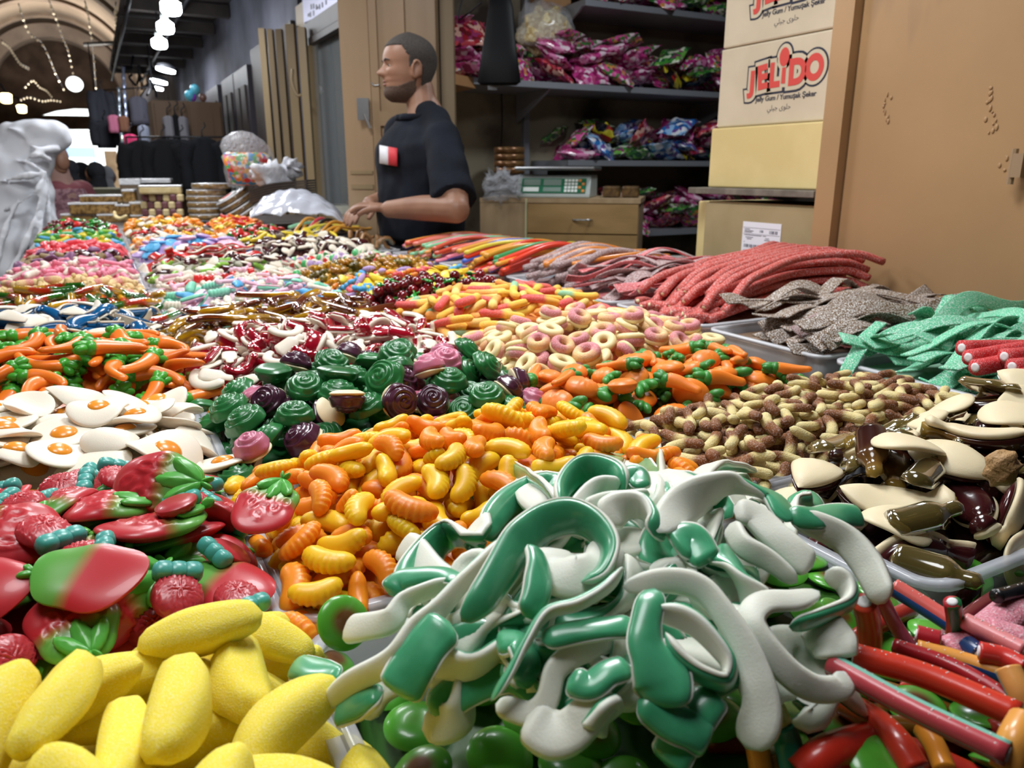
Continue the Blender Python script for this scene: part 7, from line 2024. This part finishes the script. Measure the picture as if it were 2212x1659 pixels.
robe = merge(loft([rring(w, d, zr_(v), dx) for v, w, d, dx in ((322, .10, .09, -.05), (334, .22, .13, -.02), (352, .29, .16, 0), (400, .31, .18, 0), (440, .30, .18, .0), (500, .32, .21, .01), (560, .30, .22, -.02))] + [rring(.26, .24, .95, -.06), rring(.26, .24, .25, -.06), rring(.27, .25, .12, -.06)]),
    limb([K(15, 350), K(70, 330), E1 + RT * .012 - [0, 0, .01]], [.17, .125, .082], n=16), limb([E1 + RT * .012, K(75, 288, 4.95), W1 + RT * .04], [.080, .082, .078], n=16), limb([K(60, 395), K(85, 355), K(112, 312)], [.10, .08, .06], n=12),
    limb([S2, E2], [.11, .08]), limb([E2, W2], [.08, .07]),
    *[limb([K(*a) for a in P_], r_, n=12, m=8) for P_, r_ in (
        ([(98, 372, 4.84), (60, 352, 4.83), (20, 345, 4.86)], [.014, .015, .008]), ([(96, 376, 4.84), (55, 380, 4.81), (0, 392, 4.82)], [.013, .014, .008]), ([(97, 380, 4.84), (70, 420, 4.80), (10, 455, 4.82)], [.013, .014, .008]),
        ([(99, 372, 4.86), (72, 480, 4.80), (20, 600, 4.76)], [.013, .018, .02]), ([(101, 375, 4.88), (92, 480, 4.83), (62, 620, 4.76)], [.013, .018, .02]), ([(103, 378, 4.92), (104, 480, 4.90), (100, 610, 4.84)], [.013, .016, .02]), ([(40, 430, 4.82), (10, 500, 4.78), (-20, 600, 4.76)], [.01, .016, .02]),
        ([(120, 320, 4.95), (85, 322, 4.86), (60, 310, 4.88)], [.02, .02, .006]), ([(105, 345, 4.92), (80, 335, 4.85), (52, 345, 4.86)], [.018, .02, .006]), ([(60, 300, 4.88), (40, 285, 4.86), (15, 275, 4.86)], [.008, .02, .012]))])
remesh(mk('robe', robe, m_robe, robe_p), .012, 4, (.055, .16))

# ---- women beyond
def cloaked(u, v, t_, col, hcol, lab, az, w=.2, extra=None, mface=True):
    top = atd(u, v, t_)
    o = mk('person', ball((0, 0, 0), .01), m_skin); tag(o, lab, 'person')
    Rm = frame(az); og = top - np.array([0, 0, .234])
    f_ = np.array([math.sin(az), math.cos(az), 0]); l_ = np.array([-f_[1], f_[0], 0])
    hv_ = put_head(o, og, Rm, 1.0, covered=True, face=mface)
    z0 = og[2]; ring = lambda wx, wy, z, dx=0, n=28: np.array([[og[0], og[1], z]] * n) + np.array([l_ * wx * math.cos(a) + f_ * (wy * math.sin(a) + dx) for a in np.arange(n) * 2 * PI / n])
    hnd = [hand(og + l_ * s * (w + .03) + f_ * .16 + [0, 0, -.52], f_ * .8 + np.array([0, 0, -.4]), np.array([0, 0, -1.0]), -l_ * s, .5, .9) for s in (-1, 1)]
    arms = [limb([og + l_ * s * w * .9 + [0, 0, -.10], og + l_ * s * (w + .05) + [0, 0, -.36], og + l_ * s * (w + .03) + f_ * .16 + [0, 0, -.52]], [.05, .042, .03]) for s in (-1, 1)]
    feet = [merge(limb([np.array([og[0], og[1], .7]) + l_ * .08 * s, np.array([og[0], og[1], .05]) + l_ * .08 * s], [.07, .045]), ball(np.array([og[0], og[1], .04]) + l_ * .08 * s + f_ * .06, (.11, .045, .04), 10, 8, frame(az))) for s in (-1, 1)]
    b_ = merge(hv_, limb([og + [0, 0, .03], og + [0, 0, -.12]], [.05, .06]), loft([ring(w * .6, .08, z0 + dz) for dz in (-.08, -.4, -.75)]), *arms, *hnd, *feet)
    me = mk('tmp', b_, m_skin); o.data = me.data; bpy.data.objects.remove(me); remesh(o, .010, 1)
    dress = merge(loft([ring(.09, .08, z0 - .05), ring(w, .12, z0 - .11), ring(w * 1.06, .15, z0 - .3), ring(w * 1.0, .15, z0 - .52), ring(w * 1.25, .22, z0 - .9), ring(w * 1.45, .28, max(.12, z0 - 1.2)), ring(w * 1.45, .28, .10)]),
        *[limb([og + l_ * s * w * .92 + [0, 0, -.13], og + l_ * s * (w + .05) + [0, 0, -.36], og + l_ * s * (w + .03) + f_ * .14 + [0, 0, -.50]], [.085, .085, .075]) for s in (-1, 1)])
    dr = remesh(mk('dress', dress, col, o), .018, 3, (.04, .12))
    R_ = head_rings(); sc = []
    hj = merge(ball(og + np.array([0, 0, .135]) - f_ * .012, (.112, .092, .115), 20, 14, Rm), limb([og + [0, 0, .06] - f_ * .03, og + [0, 0, -.10] - f_ * .01, og + [0, 0, -.20] + f_ * .03], [.085, .11, .13], n=10))
    # opening for the face
    hb = mk('headscarf', hj, hcol, o); remesh(hb, .012, 3, (.015, .08))
    if mface:
        fc = mk('face', move(ball((.086, 0, .098), (.032, .052, .070), 18, 12), og, 1.0, Rm), m_skin, o)
    return o, dr, og, f_, l_
m_mauve = mat('mauve dress', '8a4f55', rough=.85, noise='7a4249', nscl=5); m_lace = mat('pale embroidered mauve', '9a757c', rough=.85, noise='6f4a54', nscl=26, nlo=.45, nhi=.55); m_tanscarf = mat('dusty rose scarf', '9b7a70', rough=.85)
o, dr, og, f_, l_ = cloaked(118, 312, 6.3, m_mauve, m_tanscarf, 'woman in a mauve embroidered dress standing behind the white robe', math.radians(150), .19)
mk('embroidered_vest', remesh(mk('vest', loft([np.array([[og[0], og[1], og[2] + dz]] * 28) + np.array([l_ * (w + .012) * math.cos(a) + f_ * (.172 if dz < -.2 else .15) * math.sin(a) for a in np.arange(28) * 2 * PI / 28]) for dz, w in ((-.10, .17), (-.16, .20), (-.30, .212), (-.52, .20), (-.56, .20))]), m_lace, o), .014, 1).data and ball(og + [0, 0, -.5], .01), m_lace, dr) if False else mk('embroidered_vest', loft([np.array([[og[0], og[1], og[2] + dz]] * 28) + np.array([l_ * (w + .022) * math.cos(a) + f_ * (.182 if dz < -.2 else .15) * math.sin(a) for a in np.arange(28) * 2 * PI / 28]) for dz, w in ((-.12, .16), (-.18, .19), (-.30, .205), (-.52, .195), (-.56, .195))]), m_lace, dr)
m_blk = mat('black cloak', '14151b', rough=.9); m_nvy = mat('dark navy coat', '1c2230', rough=.85); m_gry = mat('pale grey scarf', 'a8abb4', rough=.85)
cloaked(150, 346, 9.0, m_blk, m_blk, 'person in a black cloak nearest the mauve dress, in front of the bright gateway', math.radians(20), .19)
cloaked(176, 352, 9.6, m_nvy, m_blk, 'person in dark navy facing the corridor before the bright gateway', math.radians(110), .18)
cloaked(203, 352, 9.2, m_blk, m_blk, 'person in black turned sideways near the market counter', math.radians(-60), .18)
cloaked(229, 360, 10.5, m_nvy, m_gry, 'person with a pale grey scarf near the market counter', math.radians(60), .17)
# ---------------------------------------------------------------- one label each for the sweets one can tell apart
bpy.context.view_layer.update()
dg = bpy.context.evaluated_depsgraph_get()
ORD = 'first second third fourth fifth sixth seventh eighth ninth tenth eleventh twelfth thirteenth fourteenth fifteenth'.split()
def seen(o):
    names = {o.name} | {c.name for c in o.children}
    me = o.data; n = len(me.vertices); M_ = o.matrix_world
    hit = 0
    for i in range(0, n, max(1, n // 24)):
        p = M_ @ me.vertices[i].co
        d = p - cam.location; L = d.length; d.normalize()
        u, v = proj(p)
        if not (0 <= u <= 2212 and 0 <= v <= 1659): continue
        ok, loc, nn, ii, ob, mm = SC.ray_cast(dg, cam.location, d, distance=L + .01)
        if ok and ob.name in names: hit += 1
    return hit
for objs, noun, phrase in FINE:
    vis = []
    for o in objs:
        if o.type != 'MESH': continue
        if seen(o) >= 2:
            me = o.data; c = sum((Vector(b) for b in o.bound_box), Vector()) / 8
            u, v = proj(o.matrix_world @ c); vis.append((v, u, o))
        else:
            o['label'] = (noun or o['label'].split(' in the')[0]) + ' covered by others in ' + phrase
    vis.sort(key=lambda a: -a[0])
    per = max(4, int(round(math.sqrt(len(vis) * 1.6)))); rows_ = [vis[i:i + per] for i in range(0, len(vis), per)]
    for i, row in enumerate(rows_):
        row.sort(key=lambda a: a[1])
        for k, (v, u, o) in enumerate(row):
            nn = noun or o['label'].split(' in the')[0]
            w_ = ('%s, %s from left, %s row of %s' % (nn, ORD[k], 'front' if i == 0 else ORD[min(i, 14)], phrase)).split()
            o['label'] = ' '.join(w_)
